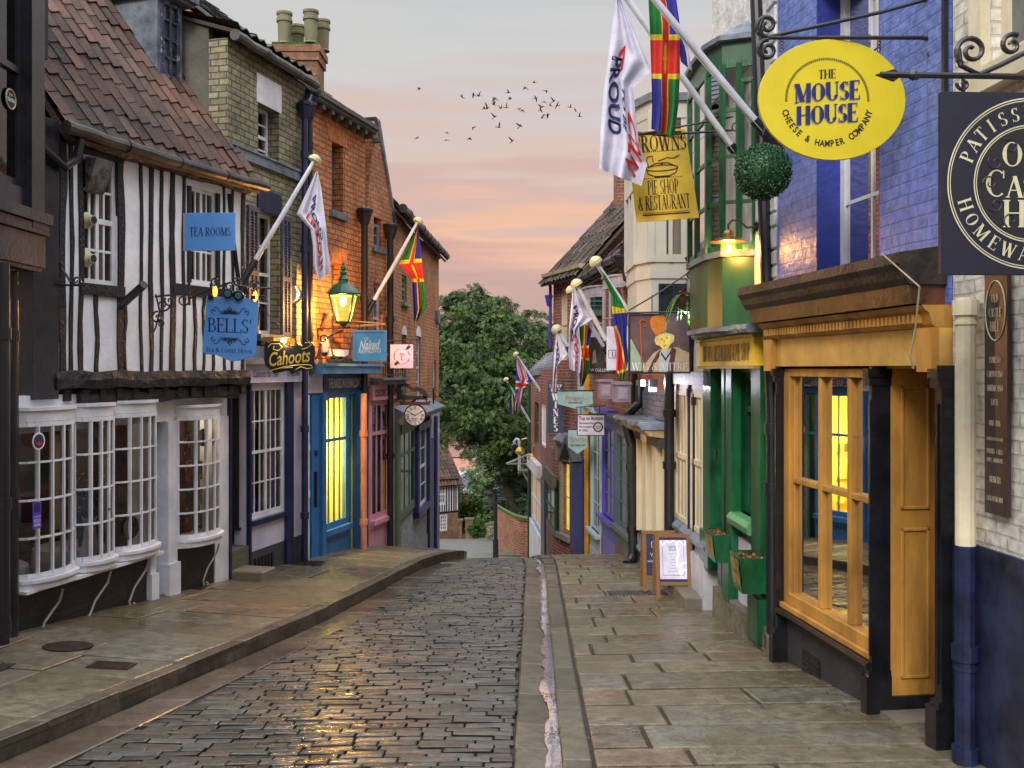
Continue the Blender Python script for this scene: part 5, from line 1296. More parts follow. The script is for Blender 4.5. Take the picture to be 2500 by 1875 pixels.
# canopy cornice
M_brown = mat('varnished_brown_board', (.11,.04,.02), .28, var=.4, vscale=5, bump=.2)
M_dkcor = mat('dark_brown_cornice', (.045,.03,.026), .4, var=.4, bump=.5)
def prof(F, a, b, pts, m, name, par):
    mb = MB(); P0 = [F.pt(a, n, z) for n, z in pts]; mb.prism(P0, F.e*(b-a)); return mb.build(name, m, par)
prof(FB, .03, L+.12, [(-.02,.76),(.0,.78),(.32,.73),(.33,.66),(.30,.62),(.28,.57),(.25,.53),(-.02,.53)], M_dkcor, 'canopy_cornice', t)
prof(FB, .06, L+.06, [(-.02,.529),(.24,.529),(.22,.41),(-.02,.40)], M_brown, 'canopy_board', t)
prof(FB, .0, L+.0, [(-.02,.399),(.19,.399),(.17,.37),(.14,.35),(.12,.28),(.10,.26),(-.02,.26)], M_mus, 'dentil_moulding', t)
mb = MB()
nd = 46
for i in range(nd): a = .1+(L-.15)*i/nd; FB.box(mb, a, a+.03, .13, .155, .29, .345)
mb.build('dentils', M_mus, t)
mb = MB(); FB.box(mb, 0, L, -.1, .075, .02, .258); mb.build('fascia', M_mus2, t)
for q in (.0, L-.17): mb = MB(); FB.box(mb, q, q+.17, .075, .13, -.02, .258); mb.build('fascia_block', M_mus, t)
M_blkp = mat('black_shop_paint', (.012,.012,.016), .22, var=.3, bump=.06, bscale=60)
sP = [(FB.S(2332), FB.S(2282,.09)), (FB.S(2158), FB.S(2122,.09)), (FB.S(1921), FB.S(1893,.09))]
for a, b in sP:
    mb = MB(); zb_g = zr(2.6, FB.ys(a))-.1
    FB.box(mb, a, b, -.05, .09, zb_g, .02); FB.box(mb, a-.02, b+.02, -.05, .13, -.06, -.0); FB.box(mb, a-.01, b+.01, -.05, .115, -.12, -.06); FB.box(mb, a-.02, b+.025, -.05, .14, zb_g, zb_g+.36); FB.box(mb, a-.01, b+.01, -.05, .115, zb_g+.36, zb_g+.40)
    FB.box(mb, a+.03, b-.03, .09, .10, zb_g+.5, -.22)
    mb.build('pilaster', M_blkp, t)
# display window between the far two pilasters
SW = (sP[1][1], sP[2][0], -2.04, .0)
w_ = MB(); B = FB.box; M_f = M_mus
a, b, z0, z1 = SW; n = -.02
B(w_, a, a+.06, n-.06, n+.05, z0, z1); B(w_, b-.12, b, n-.06, n+.05, z0, z1); B(w_, b-.16, b-.12, n-.06, n+.02, z0, z1); B(w_, a+.06, b-.12, n-.06, n+.05, z1-.07, z1); B(w_, a+.06, b-.12, n-.06, n+.06, z0, z0+.10); B(w_, a, b, n, n+.09, z0-.05, z0)
for uu in (2078, 2006): s_ = FB.S(uu); B(w_, s_-.028, s_+.028, n-.06, n+.04, z0+.1, z1-.07)
B(w_, a+.06, b-.16, n-.03, n+.035, -.985, -.935)
w_o = w_.build('display_window', M_mus, t, bevel=.006)
g = MB(); g.poly([FB.pt(a+.03, n-.01, z0+.05), FB.pt(b-.05, n-.01, z0+.05), FB.pt(b-.05, n-.01, z1-.03), FB.pt(a+.03, n-.01, z1-.03)]); g.build('pane', M_glass, w_o)
mb = MB(); zg = G(8)-.4
B(mb, a, b, -.25, -.0, zg, z0-.12); mb.build('stall_riser', mat('charcoal_riser', (.04,.038,.042), .6, bump=.6, dirt=((.10,.09,.08), 7, .62)), t)
prof(FB, a-.0, b+.0, [(-.1,z0-.052),(.10,z0-.052),(.12,z0-.075),(.10,z0-.10),(.06,z0-.13),(-.1,z0-.13)], M_blkp, 'sill_moulding', t)
for uu in (1972, 1992):
    mb = MB(); s_ = FB.S(uu); zz = z0-.45; B(mb, s_-.085, s_+.085, .0, .012, zz-.12, zz+.12)
    for k in range(5): B(mb, s_-.07, s_+.07, .012, .022, zz-.10+k*.045, zz-.085+k*.045)
    mb.build('vent_grille', M_iron, t)
# interior
mb = MB(); B(mb, a, b, -1.5, -1.45, z0-.1, z1); B(mb, a, b, -1.45, -.1, z0-.05, z0-.0); B(mb, a, b, -1.45, -.1, z1+.001, z1+.03); B(mb, b-.02, b, -1.45, -.1, z0, z1); B(mb, a, a+.02, -1.45, -.1, z0, z1); mb.build('interior', mat('shop_interior', (.10,.075,.055), .9, var=.5), t)
M_wood = mat('crate_wood', LN(150,110,64), .7, island=.25, bump=.4)
for k, (s_, nn, zz, w2) in enumerate(((b-.45, -.4, z0, .35), (b-.47, -.42, z0+.27, .3), (a+.25, -.45, z0, .5))):
    mb = MB()
    for q in range(4): B(mb, s_, s_+w2, nn-.01, nn, zz+.01+q*.062, zz+.06+q*.062); B(mb, s_, s_+w2, nn-.30, nn-.29, zz+.01+q*.062, zz+.06+q*.062); B(mb, s_-.01, s_, nn-.3, nn, zz+.01+q*.062, zz+.06+q*.062); B(mb, s_+w2, s_+w2+.01, nn-.3, nn, zz+.01+q*.062, zz+.06+q*.062)
    tag(recentre(mb.build('wooden_crate', M_wood)), ('slatted wooden crate, lower of two stacked at the far end of the yellow shop window','slatted wooden crate, upper of two stacked at the far end of the yellow shop window','slatted wooden crate at the near end of the yellow shop window')[k], 'crate', 'crates in the yellow shop window')
for k, (s_, nn, zz) in enumerate(((b-.28, -.5, z0+.53), (b-.20, -.62, z0+.53), (a+.35, -.55, z0+.26), (a+.5, -.6, z0+.26), (a+.63, -.5, z0+.26))):
    mb = MB(); mb.lathe(FB.pt(s_, nn, zz), [(.036,0),(.038,.02),(.038,.17),(.03,.21),(.014,.235),(.013,.30),(.017,.305),(.017,.32),(.001,.32)], 12)
    tag(recentre(mb.build('bottle', mat('bottle_glass', (.03,.035,.015), .1))), 'dark bottle standing on a crate in the yellow shop window', 'bottle', 'bottles in the yellow shop window')
mb = MB(); rnd = random.Random(2)
for i in range(900):
    p = FB.pt(rnd.uniform(a+.15, b-.5), rnd.uniform(-.38,-.12), z0+rnd.uniform(.0,.18)+.1*math.sin(i)); q = V3((rnd.uniform(-1,1),rnd.uniform(-1,1),rnd.uniform(-1,1)))*.05; r_ = V3((rnd.uniform(-1,1),rnd.uniform(-1,1),rnd.uniform(-1,1)))*.004
    mb.poly([p-q, p+r_, p+q, p-r_])
q = mb.build('packing_straw', mat('red_brown_straw', LN(150,84,58), .8, island=.5), kind='stuff'); tag(q, 'tangled reddish straw heaped along the bottom of the yellow shop window', 'straw')
# recessed doorway: panelled reveal facing up the street
a, b = sP[0][1], sP[1][0]
mb = MB(); zth = zr(2.7, FB.ys(b))+.12
FB.box(mb, b-.002, b+.05, -1.0, -.05, -2.32, .02)
mb.build('panelled_reveal', M_mus, t)
mb = MB()
for z0_, z1_ in ((-.05-.95, -.12), (-2.2, -1.13)):
    na, nb_ = -.34, -.12
    for (p, q, r_, s_) in ((na, na+.025, z0_, z1_), (nb_-.025, nb_, z0_, z1_), (na, nb_, z0_, z0_+.025), (na, nb_, z1_-.025, z1_)):
        FB.box(mb, b-.02, b-.003, p, q, r_, s_)
mb.build('panel_moulding', M_mus, t, bevel=.005)
mb = MB(); FB.box(mb, b-.02, b+.05, -1.0, -.05, G(7)-.3, -2.322); mb.build('reveal_plinth', M_blkp, t)
mb = MB(); FB.box(mb, a-.1, b+.05, -1.05, -1.0, G(7)-.3, .02); 
for z0_, z1_ in ((-1.0, -.2), (-2.1, -1.15)): FB.box(mb, a+.1, b-.1, -1.0, -.985, z0_, z1_)
mb.build('door', M_mus, t)
mb = MB(); FB.box(mb, a-.05, b-.02, -1.0, .04, G(7)-.4, zr(2.7, FB.ys(b))+.02); mb.build('door_step', mat('step_stone', (.17,.15,.11), .7, bump=.4), t)
mb = MB(); FB.box(mb, a-.05, b, -1.0, -.02, .0, .02); mb.build('porch_ceiling', M_mus2, t)
mb = MB(); mb.tube([FB.pt(.2,.35,.74), P(2245,700,5.75), P(2235,800,5.8), P(2222,870,5.8), P(2230,900,5.8)], .006, 5); tag(recentre(mb.build('loose_cable', mat('frayed_cable', LN(150,140,110), .7))), 'frayed loose cable dangling in front of the mustard fascia', 'cable')
mb = MB(); FB.box(mb, .02, .05, .0, .03, .8, 4.9); tag(recentre(mb.build('cable_conduit', M_iron)), 'thin vertical conduit at the near edge of the blue wall', 'conduit')

# ---- white rubble building with the green oriel and green shop
M_rub = mat('white_rubble', LN(214,214,212), .8, bump=1.8, bscale=7, var=.1, dirt=((.12,.11,.09), 6, .60))
M_grn = mat('bottle_green', (.010,.10,.036), .3, var=.35, vscale=5, bump=.15, bscale=60, streak=True, dirt=((.02,.035,.015), 9, .64))
M_grn2 = mat('oriel_green', LN(24,80,46), .35, var=.25, streak=True, dirt=((.03,.05,.025), 7, .66))
t = thing('green_oriel_building', 'white rubble walled building with a green oriel window and a bottle green shop front', 'building', FC.pt(1.3, -.4, G(10)))
L = FC.L
mb = MB(); wall(mb, FC, 0, L, .36, 5.4, [], t=.3); mb.build('rubble_wall', M_rub, t)
mb = MB(); FC.box(mb, 0, L, -4, -1.2, G(9)-1, 5.3); mb.build('side_wall', M_rub, t)
# quoin stones ragged on the near corner
mb = MB(); rnd = random.Random(3); z = .5
while z < 5:
    h = rnd.uniform(.12, .22); FC.box(mb, .0, rnd.uniform(.1,.3), -.01, rnd.uniform(.01,.03), z, z+h-.02); z += h
mb.build('quoins', M_rub, t, bevel=.01)
OR = [(2.375,9.60),(2.23,9.66),(2.08,9.72),(1.99,10.0),(1.975,10.5),(1.98,10.95),(2.33,11.36)]
def ring(zz, ex=0):
    cx, cy = 2.35, 10.5
    return [V3((cx+(x-cx)*(1+ex), cy+(y-cy)*(1+ex*.5), zz)) for x, y in OR]
zo = [.42, 1.22, 3.0]
orl = MB(); p = ring(zo[0]); orl.prism(p, V3((0,0,zo[1]-zo[0]-.12))); ow = orl.build('oriel_base', M_grn2, t)
orl = MB(); orl.prism(ring(zo[1]-.118, .10), V3((0,0,.06))); orl.prism(ring(zo[0]-.05, .08), V3((0,0,.047))); orl.build('oriel_ledge', M_lead, ow)
orl = MB(); orl.prism(ring(zo[2], .02), V3((0,0,.22))); orl.build('oriel_head', M_grn2, ow)
orl = MB(); orl.prism(ring(zo[2]+.222, .18), V3((0,0,.05)))
rr = ring(zo[2]+.272, .16); top_ = [V3((2.42+(q.x-2.42)*.25, 10.5+(q.y-10.5)*.75, zo[2]+.48)) for q in rr]
for i in range(6): orl.poly([rr[i], rr[i+1], top_[i+1], top_[i]])
orl.poly(top_); orl.build('oriel_roof', M_lead, ow)
fr = MB(); pn = MB(); A_ = ring(zo[1]-.05); 
for i in range(7):
    fr.bar(A_[i], A_[i]+V3((0,0,zo[2]-zo[1]+.05)), .055, .055)
nr_ = 4
for j in range(nr_+1):
    zz = zo[1]-.03+(zo[2]-zo[1]+.03)*j/nr_
    for i in range(6):
        p, q = V3(A_[i]), V3(A_[i+1]); p.z = q.z = zz; fr.bar(p, q, .03, .035 if 0 < j < nr_ else .07)
for i in range(6): pn.poly([A_[i], A_[i+1], A_[i+1]+V3((0,0,zo[2]-zo[1]+.05)), A_[i]+V3((0,0,zo[2]-zo[1]+.05))])
# opening light in the face towards the camera
p, q = A_[0], A_[1]; dv = q-p
for f_ in (.12, .88): fr.bar(p+dv*f_+V3((0,-.03,.85)), p+dv*f_+V3((0,-.03,1.65)), .045, .04)
for zz in (.85, 1.65): fr.bar(p+dv*.12+V3((0,-.03,zz)), p+dv*.88+V3((0,-.03,zz)), .045, .04)
fo = fr.build('oriel_window', M_grn, t); pn.build('pane', M_glass, fo)
mb = MB(); mb.prism([V3((2.36,9.85,zo[1]-.1)), V3((2.25,10.1,zo[1]-.1)), V3((2.2,10.9,zo[1]-.1)), V3((2.36,11.2,zo[1]-.1))], V3((0,0,1.75))); mb.build('curtain', mat('oriel_curtain', LN(206,204,196), .8, var=.25, vscale=3, streak=True), fo)
# shop front
mb = MB(); BX(FC, mb, 1866, 1728, -.1, .10, .03, .30); sg = mb.build('fascia', mat('golden_yellow', LN(252,204,60), .4), t)
mb = MB(); BX(FC, mb, 1870, 1726, -.1, .12, -.0, .03); BX(FC, mb, 1870, 1726, -.1, .13, .30, .335); mb.build('fascia_frame', mat('gold_moulding', LN(170,150,60), .45, dirt=((.08,.1,.04), 7, .55)), t)
gnarled(FC, t, FC.S(1880), L+.05, -.1, .22, .34, .42, M_lead, 'ledge', .02, 4)
serif('BROWNS RESTAURANT & PIE SHOP', FC.pt((FC.S(1866)+FC.S(1732))/2, .102, .165), -FC.e, AZ, .17, sg, mat('dark_brown_ink', (.04,.015,.01), .5), bold=1.15, fit=(FC.S(1732)-FC.S(1862))*.9)
z0 = -2.0
mb = MB()
H1 = (FC.S(1845), FC.S(1797), -1.55, -.04); H2 = (FC.S(1772), FC.S(1745), -2.3, -.04)
wall(mb, FC, 0, L, -1.6, .03, [(H1[0], H1[1], -1.5, -.04), (H2[0], H2[1], -9, -.04)], t=.12, n=-.05)
FC.box(mb, 0, H2[0], -.16, -.06, -1.75, -1.6)
pil = [(1872,1849,.06,-2.58,.36), (1845,1838,.02,-1.5,0), (1797,1783,.05,-2.45,.36), (1779,1772,.05,-2.36,.3), (1747,1728,.06,-2.30,.36)]
for ua, ub, nn, zb_, _ in pil: BX(FC, mb, ua, ub, -.1, nn, zb_+_, .03)
mb.build('shopfront', M_grn, t, bevel=.004)
for ua, ub, nn, zb_, hh in pil:
    if hh: mb = MB(); FC.box(mb, FC.S(ua)-.02, FC.S(ub)+.02, -.1, nn+.035, zb_, zb_+hh+.06); mb.build('pilaster_base', M_grn, t, bevel=.006)
mb = MB(); prof(FC, H1[0]-.02, H1[1]+.02, [(-.1,-1.50),(.06,-1.50),(.10,-1.55),(.08,-1.62),(-.1,-1.64)], mat('green_sill', LN(96,160,110), .3), 'sill', t)
window(FC, t, H1[0]+.01, H1[1]-.01, -1.5, -.04, 1, 1, n=-.12, fm=M_grn, fw=.06, glass=M_darkglass, transom=-.42, sash=False, name='shop_window')
mb = MB(); FC.box(mb, H2[0], H2[1], -.16, -.10, -2.25, -.04)
for a_, b_ in ((-2.1,-1.4),(-1.2,-.3)): FC.box(mb, H2[0]+.08, H2[1]-.06, -.1, -.085, a_, b_)
d_ = mb.build('door', M_grn, t)
mb = MB(); FC.box(mb, FC.S(1764), FC.S(1764)+.1, -.04+.1, .075, -1.02, -.9); mb.build('keypad', M_iron, t)
mb = MB(); BX(FC, mb, 1848, 1798, -.12, -.02, -2.5, -1.76); mb.build('cream_panel', M_lav, t)
M_rstone = mat('mossy_rubble_base', (.16,.14,.10), .85, col2=(.08,.08,.05), bump=1.5, bscale=9)
gnarled(FC, t, 0, L-.35, -.3, .06, G(9)-.5, -2.42, M_rstone, 'stone_base', .05, 7)
o = MB(); BX(FC, o, 1735, 1700, -.05, .30, -3.2, -2.67); o = o.build('step_block', mat('step_stone', (.17,.15,.11), .7, bump=.4), bevel=.02); tag(recentre(o), 'stone threshold step beside the chalkboards at the green shop door', 'step')
# rain pipes of the right row
downpipe([P(1886,1640,9.0), P(1884,1000,9.0), P(1872,690,9.02), P(1846,0,9.05), P(1842,-80,9.05)], .056, (-.55,-1.1,2.0,-2.5), 'tall black downpipe between the green shop and the yellow shop', group='rainwater pipes on the right row')
downpipe([P(1702,1450,12.2), P(1702,960,12.2)], .06, (-.4,-2.4), 'black downpipe between the green shop and the cream windows', group='rainwater pipes on the right row')
downpipe([P(1688,1450,12.45), P(1688,850,12.4), P(1695,800,12.3)], .05, (-.3,-2.2), 'second navy downpipe left of the cream windows of the green shop side', m=M_navy, group='rainwater pipes on the right row')
# planters
for k, (s_, y0_, lab) in enumerate(((FC.S(1870, .0)+.02, 0, 'green wooden planter on the wall nearest the yellow shop, filled with brown leaves'), (FC.S(1795,.0)-.0, 0, 'green wooden planter further down the green shop front, beside the keypad door'))):
    if k == 0: d0, d1, xl, xr, zt, zb = 9.05, 9.50, 2.10, 2.37, -1.75, -2.08
    else: d0, d1, xl, xr, zt, zb = 10.35, 10.85, 2.12, 2.33, -1.755, -2.05
    q = thing('planter', lab, 'planter', ((xl+xr)/2, d0, zb), 'green planters on the green shop front')
    mb = MB(); ti = .035
    def tap(x0, x1, y0, y1):
        b = [V3((x0+ti*(x0 == xl), y0+ti*(y0 == d0), zb)), V3((x1, y0+ti*(y0 == d0), zb)), V3((x1, y1, zb)), V3((x0+ti*(x0 == xl), y1, zb))]
        u = [V3((x0,y0,zt)), V3((x1,y0,zt)), V3((x1,y1,zt)), V3((x0,y1,zt))]
        i = len(mb.v); mb.v += b+u
        for f in ((3,2,1,0),(4,5,6,7),(0,1,5,4),(1,2,6,5),(2,3,7,6),(3,0,4,7)): mb.face([i+z_ for z_ in f])
    tap(xl, xr, d0, d0+.025); tap(xl, xr, d1-.025, d1); tap(xl, xl+.025, d0+.026, d1-.026); tap(xr-.025, xr, d0+.026, d1-.026)
    mb.box(xl+.045, xr-.03, d0+.045, d1-.03, zb, zt-.06)
    mb.build('box', M_grn, q)
    mb = MB(); 
    for i in range(4):
        y0_ = d0+.05+(d1-d0-.1)*(i % 2)/2+.01; z0_ = zb+.04+(zt-zb-.06)*(i//2)/2
        off = lambda z_: xl+ti*(1-(z_-zb)/(zt-zb))-.006
        zz1 = z0_+(zt-zb)*.38; yy1 = y0_+(d1-d0)*.36
        mb.poly([(off(z0_), y0_, z0_), (off(zz1), y0_, zz1), (off(zz1), yy1, zz1), (off(z0_), yy1, z0_)])
    mb.build('gilt_panels', mat('worn_gilt', LN(160,132,52), .5, dirt=((.03,.05,.02), 14, .5)), q)
    mb = MB(); rnd = random.Random(k)
    for i in range(260):
        p = V3((rnd.uniform(xl+.04, xr-.04), rnd.uniform(d0+.03, d1-.03), zt-.03+rnd.uniform(-.02,.025))); v = V3((rnd.uniform(-1,1),rnd.uniform(-1,1),rnd.uniform(-.5,.5)))*.015; w = V3((rnd.uniform(-1,1),rnd.uniform(-1,1),rnd.uniform(-.5,.5)))*.012
        mb.poly([p-v, p-w, p+v, p+w])
    mb.build('dry_leaves', mat('dry_leaf', (.30,.12,.04), .8, island=.6), q)

# ---- cream bay building (wig and mitre)
M_cw = mat('aged_cream_white', LN(190,187,176), .5, var=.06, vscale=2, dirt=((.38,.33,.25), 5, .70)); M_cy = mat('cream_yellow_shutter', LN(212,202,176), .55, streak=True, var=.08, dirt=((.40,.33,.2), 6, .72))
t = thing('cream_bay_building', 'white building with a tall cream boxed bay above cream windows and grey sloping sills', 'building', FD.pt(1.1, -.4, G(12.5)))
L = FD.L
mb = MB(); wall(mb, FD, 0, L, -.2, 3.6, [], t=.25); mb.build('wall', M_cw, t)
mb = MB(); FD.box(mb, 0, L, -4, -.26, G(12)-1, 3.5); mb.build('side_wall', B_red, t)
# box bay: plan
BY = [(2.30,12.75),(1.80,12.75),(1.66,13.1),(1.66,14.1),(1.80,14.5),(2.22,14.5)]
def bay_ring(z, g=0): return [V3((2.0+(x-2.0)*(1+g), 13.6+(y-13.6)*(1+g*.6), z)) for x, y in BY]
mb = MB(); mb.prism(bay_ring(.55), V3((0,0,.62))); bay = mb.build('bay_base', M_cw, t)
mb = MB(); mb.prism(bay_ring(3.35), V3((0,0,.12))); mb.build('bay_head', M_cw, t)
mb = MB(); mb.prism(bay_ring(1.17, .05), V3((0,0,.16))); mb.prism(bay_ring(1.332, .02), V3((0,0,.05))); mb.build('bay_ledge', M_cw, bay)
mb = MB(); mb.prism(bay_ring(3.472, .10), V3((0,0,.10))); mb.build('bay_roof', M_lead, bay)
A_ = bay_ring(1.38); mb = MB(); pn = MB()
for i in range(6): mb.bar(A_[i], A_[i]+V3((0,0,1.97)), .09, .09)
for p, q, k in ((A_[0], A_[1], 2), (A_[2], A_[3], 3), (A_[1], A_[2], 1)):
    for zz in (1.43, 2.45, 3.3): mb.bar(V3((p.x,p.y,zz)), V3((q.x,q.y,zz)), .07, .10)
    for j in range(1, k): c = p+(q-p)*j/k; mb.bar(c, c+V3((0,0,1.97)), .05, .10)
    pn.poly([p, q, q+V3((0,0,1.97)), p+V3((0,0,1.97))])
for x0, x1 in ((1.80,2.0),(2.19,2.30)): mb.box(x0, x1, 12.73, 12.80, 1.38, 3.35)
mb.bar(V3((1.73,12.925,1.38)), V3((1.73,12.925,3.35)), .30, .05, up=(.93,.37,0))
mb.box(2.0, 2.19, 12.725, 12.79, 1.38, 1.46)
fo = mb.build('bay_window', M_cw, t); pn.build('pane', M_glass, fo)
mb = MB(); mb.prism([V3((2.1,12.85,1.38)), V3((1.95,12.85,1.38)), V3((1.95,12.88,1.38)), V3((2.1,12.88,1.38))], V3((0,0,1.9))); mb.prism([V3((1.86,12.92,1.38)), V3((1.72,13.2,1.38)), V3((1.75,13.22,1.38)), V3((1.89,12.95,1.38))], V3((0,0,1.9))); mb.build('curtain', mat('grey_curtain', LN(150,150,160), .8, streak=True, var=.3, vscale=8, scale3=(6,6,.1)), fo)
# small dark lower windows in the bay base
mb = MB(); mb.box(1.90, 2.26, 12.72, 12.748, .72, 1.10); mb.build('lower_window_frame', M_navy, bay)
mb = MB(); mb.box(1.93, 2.08, 12.712, 12.718, .75, 1.07); mb.box(2.10, 2.23, 12.712, 12.718, .75, 1.07); mb.build('lower_pane', M_darkglass, bay)
# ground floor windows
zt_ = -.10
mb = MB(); FD.box(mb, 0, L, -.1, .10, -.2, -.04); mb.build('shop_cornice', M_lead, t)
H = [(FD.S(1722), FD.S(1692)), (FD.S(1684), FD.S(1655))]
mb = MB(); wall(mb, FD, 0, L, -2.25, -.2, [(a, b, -2.0, -.3) for a, b in H], t=.2, n=.03); mb.build('window_wall', M_cw, t)
for a, b in H: window(FD, t, a, b, -2.0, -.3, 3, 2, n=.02, fm=M_cy, glass=mat('cream_blind_glass', LN(206,190,150), .3, var=.15, streak=True), fw=.05, bw=.03, name='shop_window', sash=True)
mb = MB(); prof(FD, 0, L, [(0,-2.0),(.05,-2.02),(.11,-2.08),(.11,-2.12),(0,-2.12)], M_lead, 'sloping_sill', t)
mb = MB(); FD.box(mb, 0, L, -.1, .1, G(13)-.3, -2.25); mb.build('stall_riser', mat('grey_white_riser', LN(186,186,192), .6, dirt=((.2,.19,.18), 5, .62)), t)

# ---- reddish building with shuttered cream front and grey ledge
t = thing('shuttered_front_building', 'red brick building with tall closed cream shutters under a mossy grey ledge', 'building', FE.pt(1.3, -.4, G(15)))
L = FE.L
mb = MB(); wall(mb, FE, 0, L, -.9, 2.4, [], t=.25); mb.build('brick_wall', B_red, t)
mb = MB(); FE.box(mb, 0, L, .0, .03, -.75, -.35); mb.build('painted_band', brick('grey_painted_brick', LN(120,122,140), LN(104,106,126), LN(80,82,98), grime=(.5,.5,.5)), t)
mb = MB(); FE.box(mb, 0, L, -4, -.26, G(16)-1, 3.2); mb.build('side_wall', B_red, t)
gnarled(FE, t, .1, L, -.1, .42, -.86, -.76, M_lead, 'mossy_ledge', .03, 11)
prof(FE, .12, L, [(0,-.87),(.38,-.87),(.30,-.95),(.10,-.98),(0,-.98)], mat('ochre_moulding', LN(190,160,110), .6, dirt=((.1,.09,.06), 5, .55)), 'ledge_moulding', t)
mb = MB(); FE.box(mb, .12, L, -.1, .16, -1.12, -.99); mb.build('fascia', mat('slate_grey_paint', LN(70,74,78), .5), t)
mb = MB(); FE.box(mb, 1.0, 1.5, .16, .18, -1.11, -1.0); mb.build('white_plate', M_lav, t)
mb = MB()
nsh = 9
for i in range(nsh):
    a = .14+(L-.18)*i/nsh; dn_ = (.02, .10, .05)[i % 3]
    FE.box(mb, a+.01, a+(L-.18)/nsh-.01, -.05, .04+dn_, -2.75 if i < 5 else -2.6, -1.13)
mb.build('shutters', M_cy, t, bevel=.006)
prof(FE, .1, L, [(0,-2.74),(.06,-2.76),(.14,-2.86),(.14,-2.9),(0,-2.9)], M_lead, 'sloping_sill', t)
mb = MB(); FE.box(mb, 0, L, -.2, .05, G(16)-.5, -2.94); mb.build('plinth', mat('old_brown_plinth', (.06,.045,.035), .8, bump=.8, dirt=((.16,.14,.11), 5, .6)), t)
roof_part(FE, t, -.0, L, 3.3, 5, R(48), M_pant2, over=.1, seed=29, run=2.6)
downpipe([fp(FE,1634,.13,-2.9), fp(FE,1634,.13,1.4)], .07, (-.6,-1.3,-2.3,.8), 'tall black downpipe beside the closed cream shutters', group='rainwater pipes on the right row')
downpipe([P(1545,1362,15.9), P(1543,1090,15.9), P(1530,1040,15.9), P(1535,1010,15.9), P(1560,985,15.95), P(1562,930,16.0)], .075, (-1.6,-2.6), 'thick black downpipe with a swan neck left of the cream shutters', group='rainwater pipes on the right row', shoe=(-.09,-.1))
downpipe([P(1554,760,16.2), P(1552,690,16.2), P(1531,680,16.4), P(1524,640,16.5)], .07, (), 'black pipe under the roof valley above the crest of the right row', group='rainwater pipes on the right row', hopper=P(1522,630,16.5))
downpipe([P(1545,1000,16.3), P(1548,700,16.2)], .07, (.6,), 'black downpipe with square head on the upper wall behind the bishop sign', group='rainwater pipes on the right row', hopper=P(1548,705,16.2))

# ---- brick house with two little bow windows, grey and purple shops
t = thing('bow_window_house', 'brick house with two small bowed upper windows over grey and purple shop fronts', 'building', FG.pt(2.5, -.4, G(19)))
L = FG.L
mb = MB(); wall(mb, FG, 0, L, -1.0, 1.9, [], t=.25); mb.build('brick_wall', B_red, t)
mb = MB(); FG.box(mb, 0, L, -4, -.26, G(21)-1, 1.8); mb.build('side_wall', B_red, t)
roof_part(FG, t, 0, L, 2.0, 5, R(46), M_pant2, over=.2, seed=31, run=2.6)
gutter(FG, t, .0, L, 1.95, .24, r=.08)
for (ua, ub) in ((1538, 1503), (1482, 1452)):
    a, b = FG.S(ua), FG.S(ub)
    bow(FG, t, a, b, .35, 1.45, 4, 2, .32, n0=.02, fm=mat('lilac_grey_frame', LN(160,154,166), .5), top=.18)
M_mauve = mat('mauve_box', LN(136,120,138), .55)
M_gteal = mat('grey_green_shop', LN(84,98,98), .45); M_purp = mat('shop_purple', LN(86,74,172), .4)
sA = [0, FG.S(1509), FG.S(1483), FG.S(1474), FG.S(1447), L]
def shopf(a, b, m, zt_, zs, base, name, wdw=True, fm=None, glass=M_darkglass, rows=4):
    mb = MB(); wall(mb, FG, a+.01, b-.01, zs-.4, zt_, [(a+.2, b-.12, zs, zt_-.3)], t=.15, n=.05); FG.box(mb, a, b, -.05, .2, zt_-.0, zt_+.07); FG.box(mb, a+.05, b, .0, .16, zs-.07, zs)
    mb.build(name, m, t)
    window(FG, t, a+.2, b-.12, zs, zt_-.3, 2, rows, n=.0, fm=fm or m, glass=glass, sash=False, name='shop_window', fw=.04)
    mb = MB(); FG.box(mb, a, b, -.05, .06, -5.6, zs-.4); mb.build('stall_riser', base, t)
shopf(sA[0]+.15, sA[1], M_gteal, -.9, -2.85, mat('brown_riser', (.16,.10,.07), .7), 'grey_shopfront')
shopf(sA[1], sA[2]+.4, M_purp, -.85, -2.9, mat('lilac_riser', LN(120,108,170), .6), 'purple_shopfront')
mb = MB(); FG.box(mb, sA[2]+.4, FG.S(1472), -.05, .02, -5, -1); mb.build('brick_pier', B_red, t)
shopf(FG.S(1472), FG.S(1446), mat('pale_teal_shop', LN(164,186,186), .45), -.9, -3.4, mat('grey_white_riser', LN(186,186,192), .6), 'teal_shopfront', glass=M_greyglass)
mb = MB(); FG.box(mb, FG.S(1446), L, -.05, .03, -5.5, -.9); mb.build('navy_pier', M_nvw, t)
for (u0, v0, u1, v1, lab) in ((1503,982,1539,932,'mauve panelled window box nearest the swan neck pipe'), (1464,974,1496,926,'smaller mauve panelled window box further down the street')):
    d = FG.D(u1, .35); c = P(u0, v0, d); w_ = (u1-u0)/FP*d; h_ = (v0-v1)/FP*d
    q = thing('window_box', lab, 'window box', c, 'mauve window boxes')
    mb = MB(); mb.box(c.x, c.x+w_, c.y, c.y+.5, c.z, c.z+h_); mb.box(c.x-.02, c.x+w_+.02, c.y-.03, c.y+.53, c.z+h_*.85, c.z+h_*.98); mb.build('box', M_mauve, q)
    mb = MB(); mb.box(c.x+w_*.18, c.x+w_*.82, c.y-.012, c.y-.002, c.z+h_*.15, c.z+h_*.72); mb.box(c.x+w_*.28, c.x+w_*.72, c.y-.02, c.y-.0125, c.z+h_*.25, c.z+h_*.62); mb.build('panel', mat('mauve_panel', LN(160,146,160), .55), q)

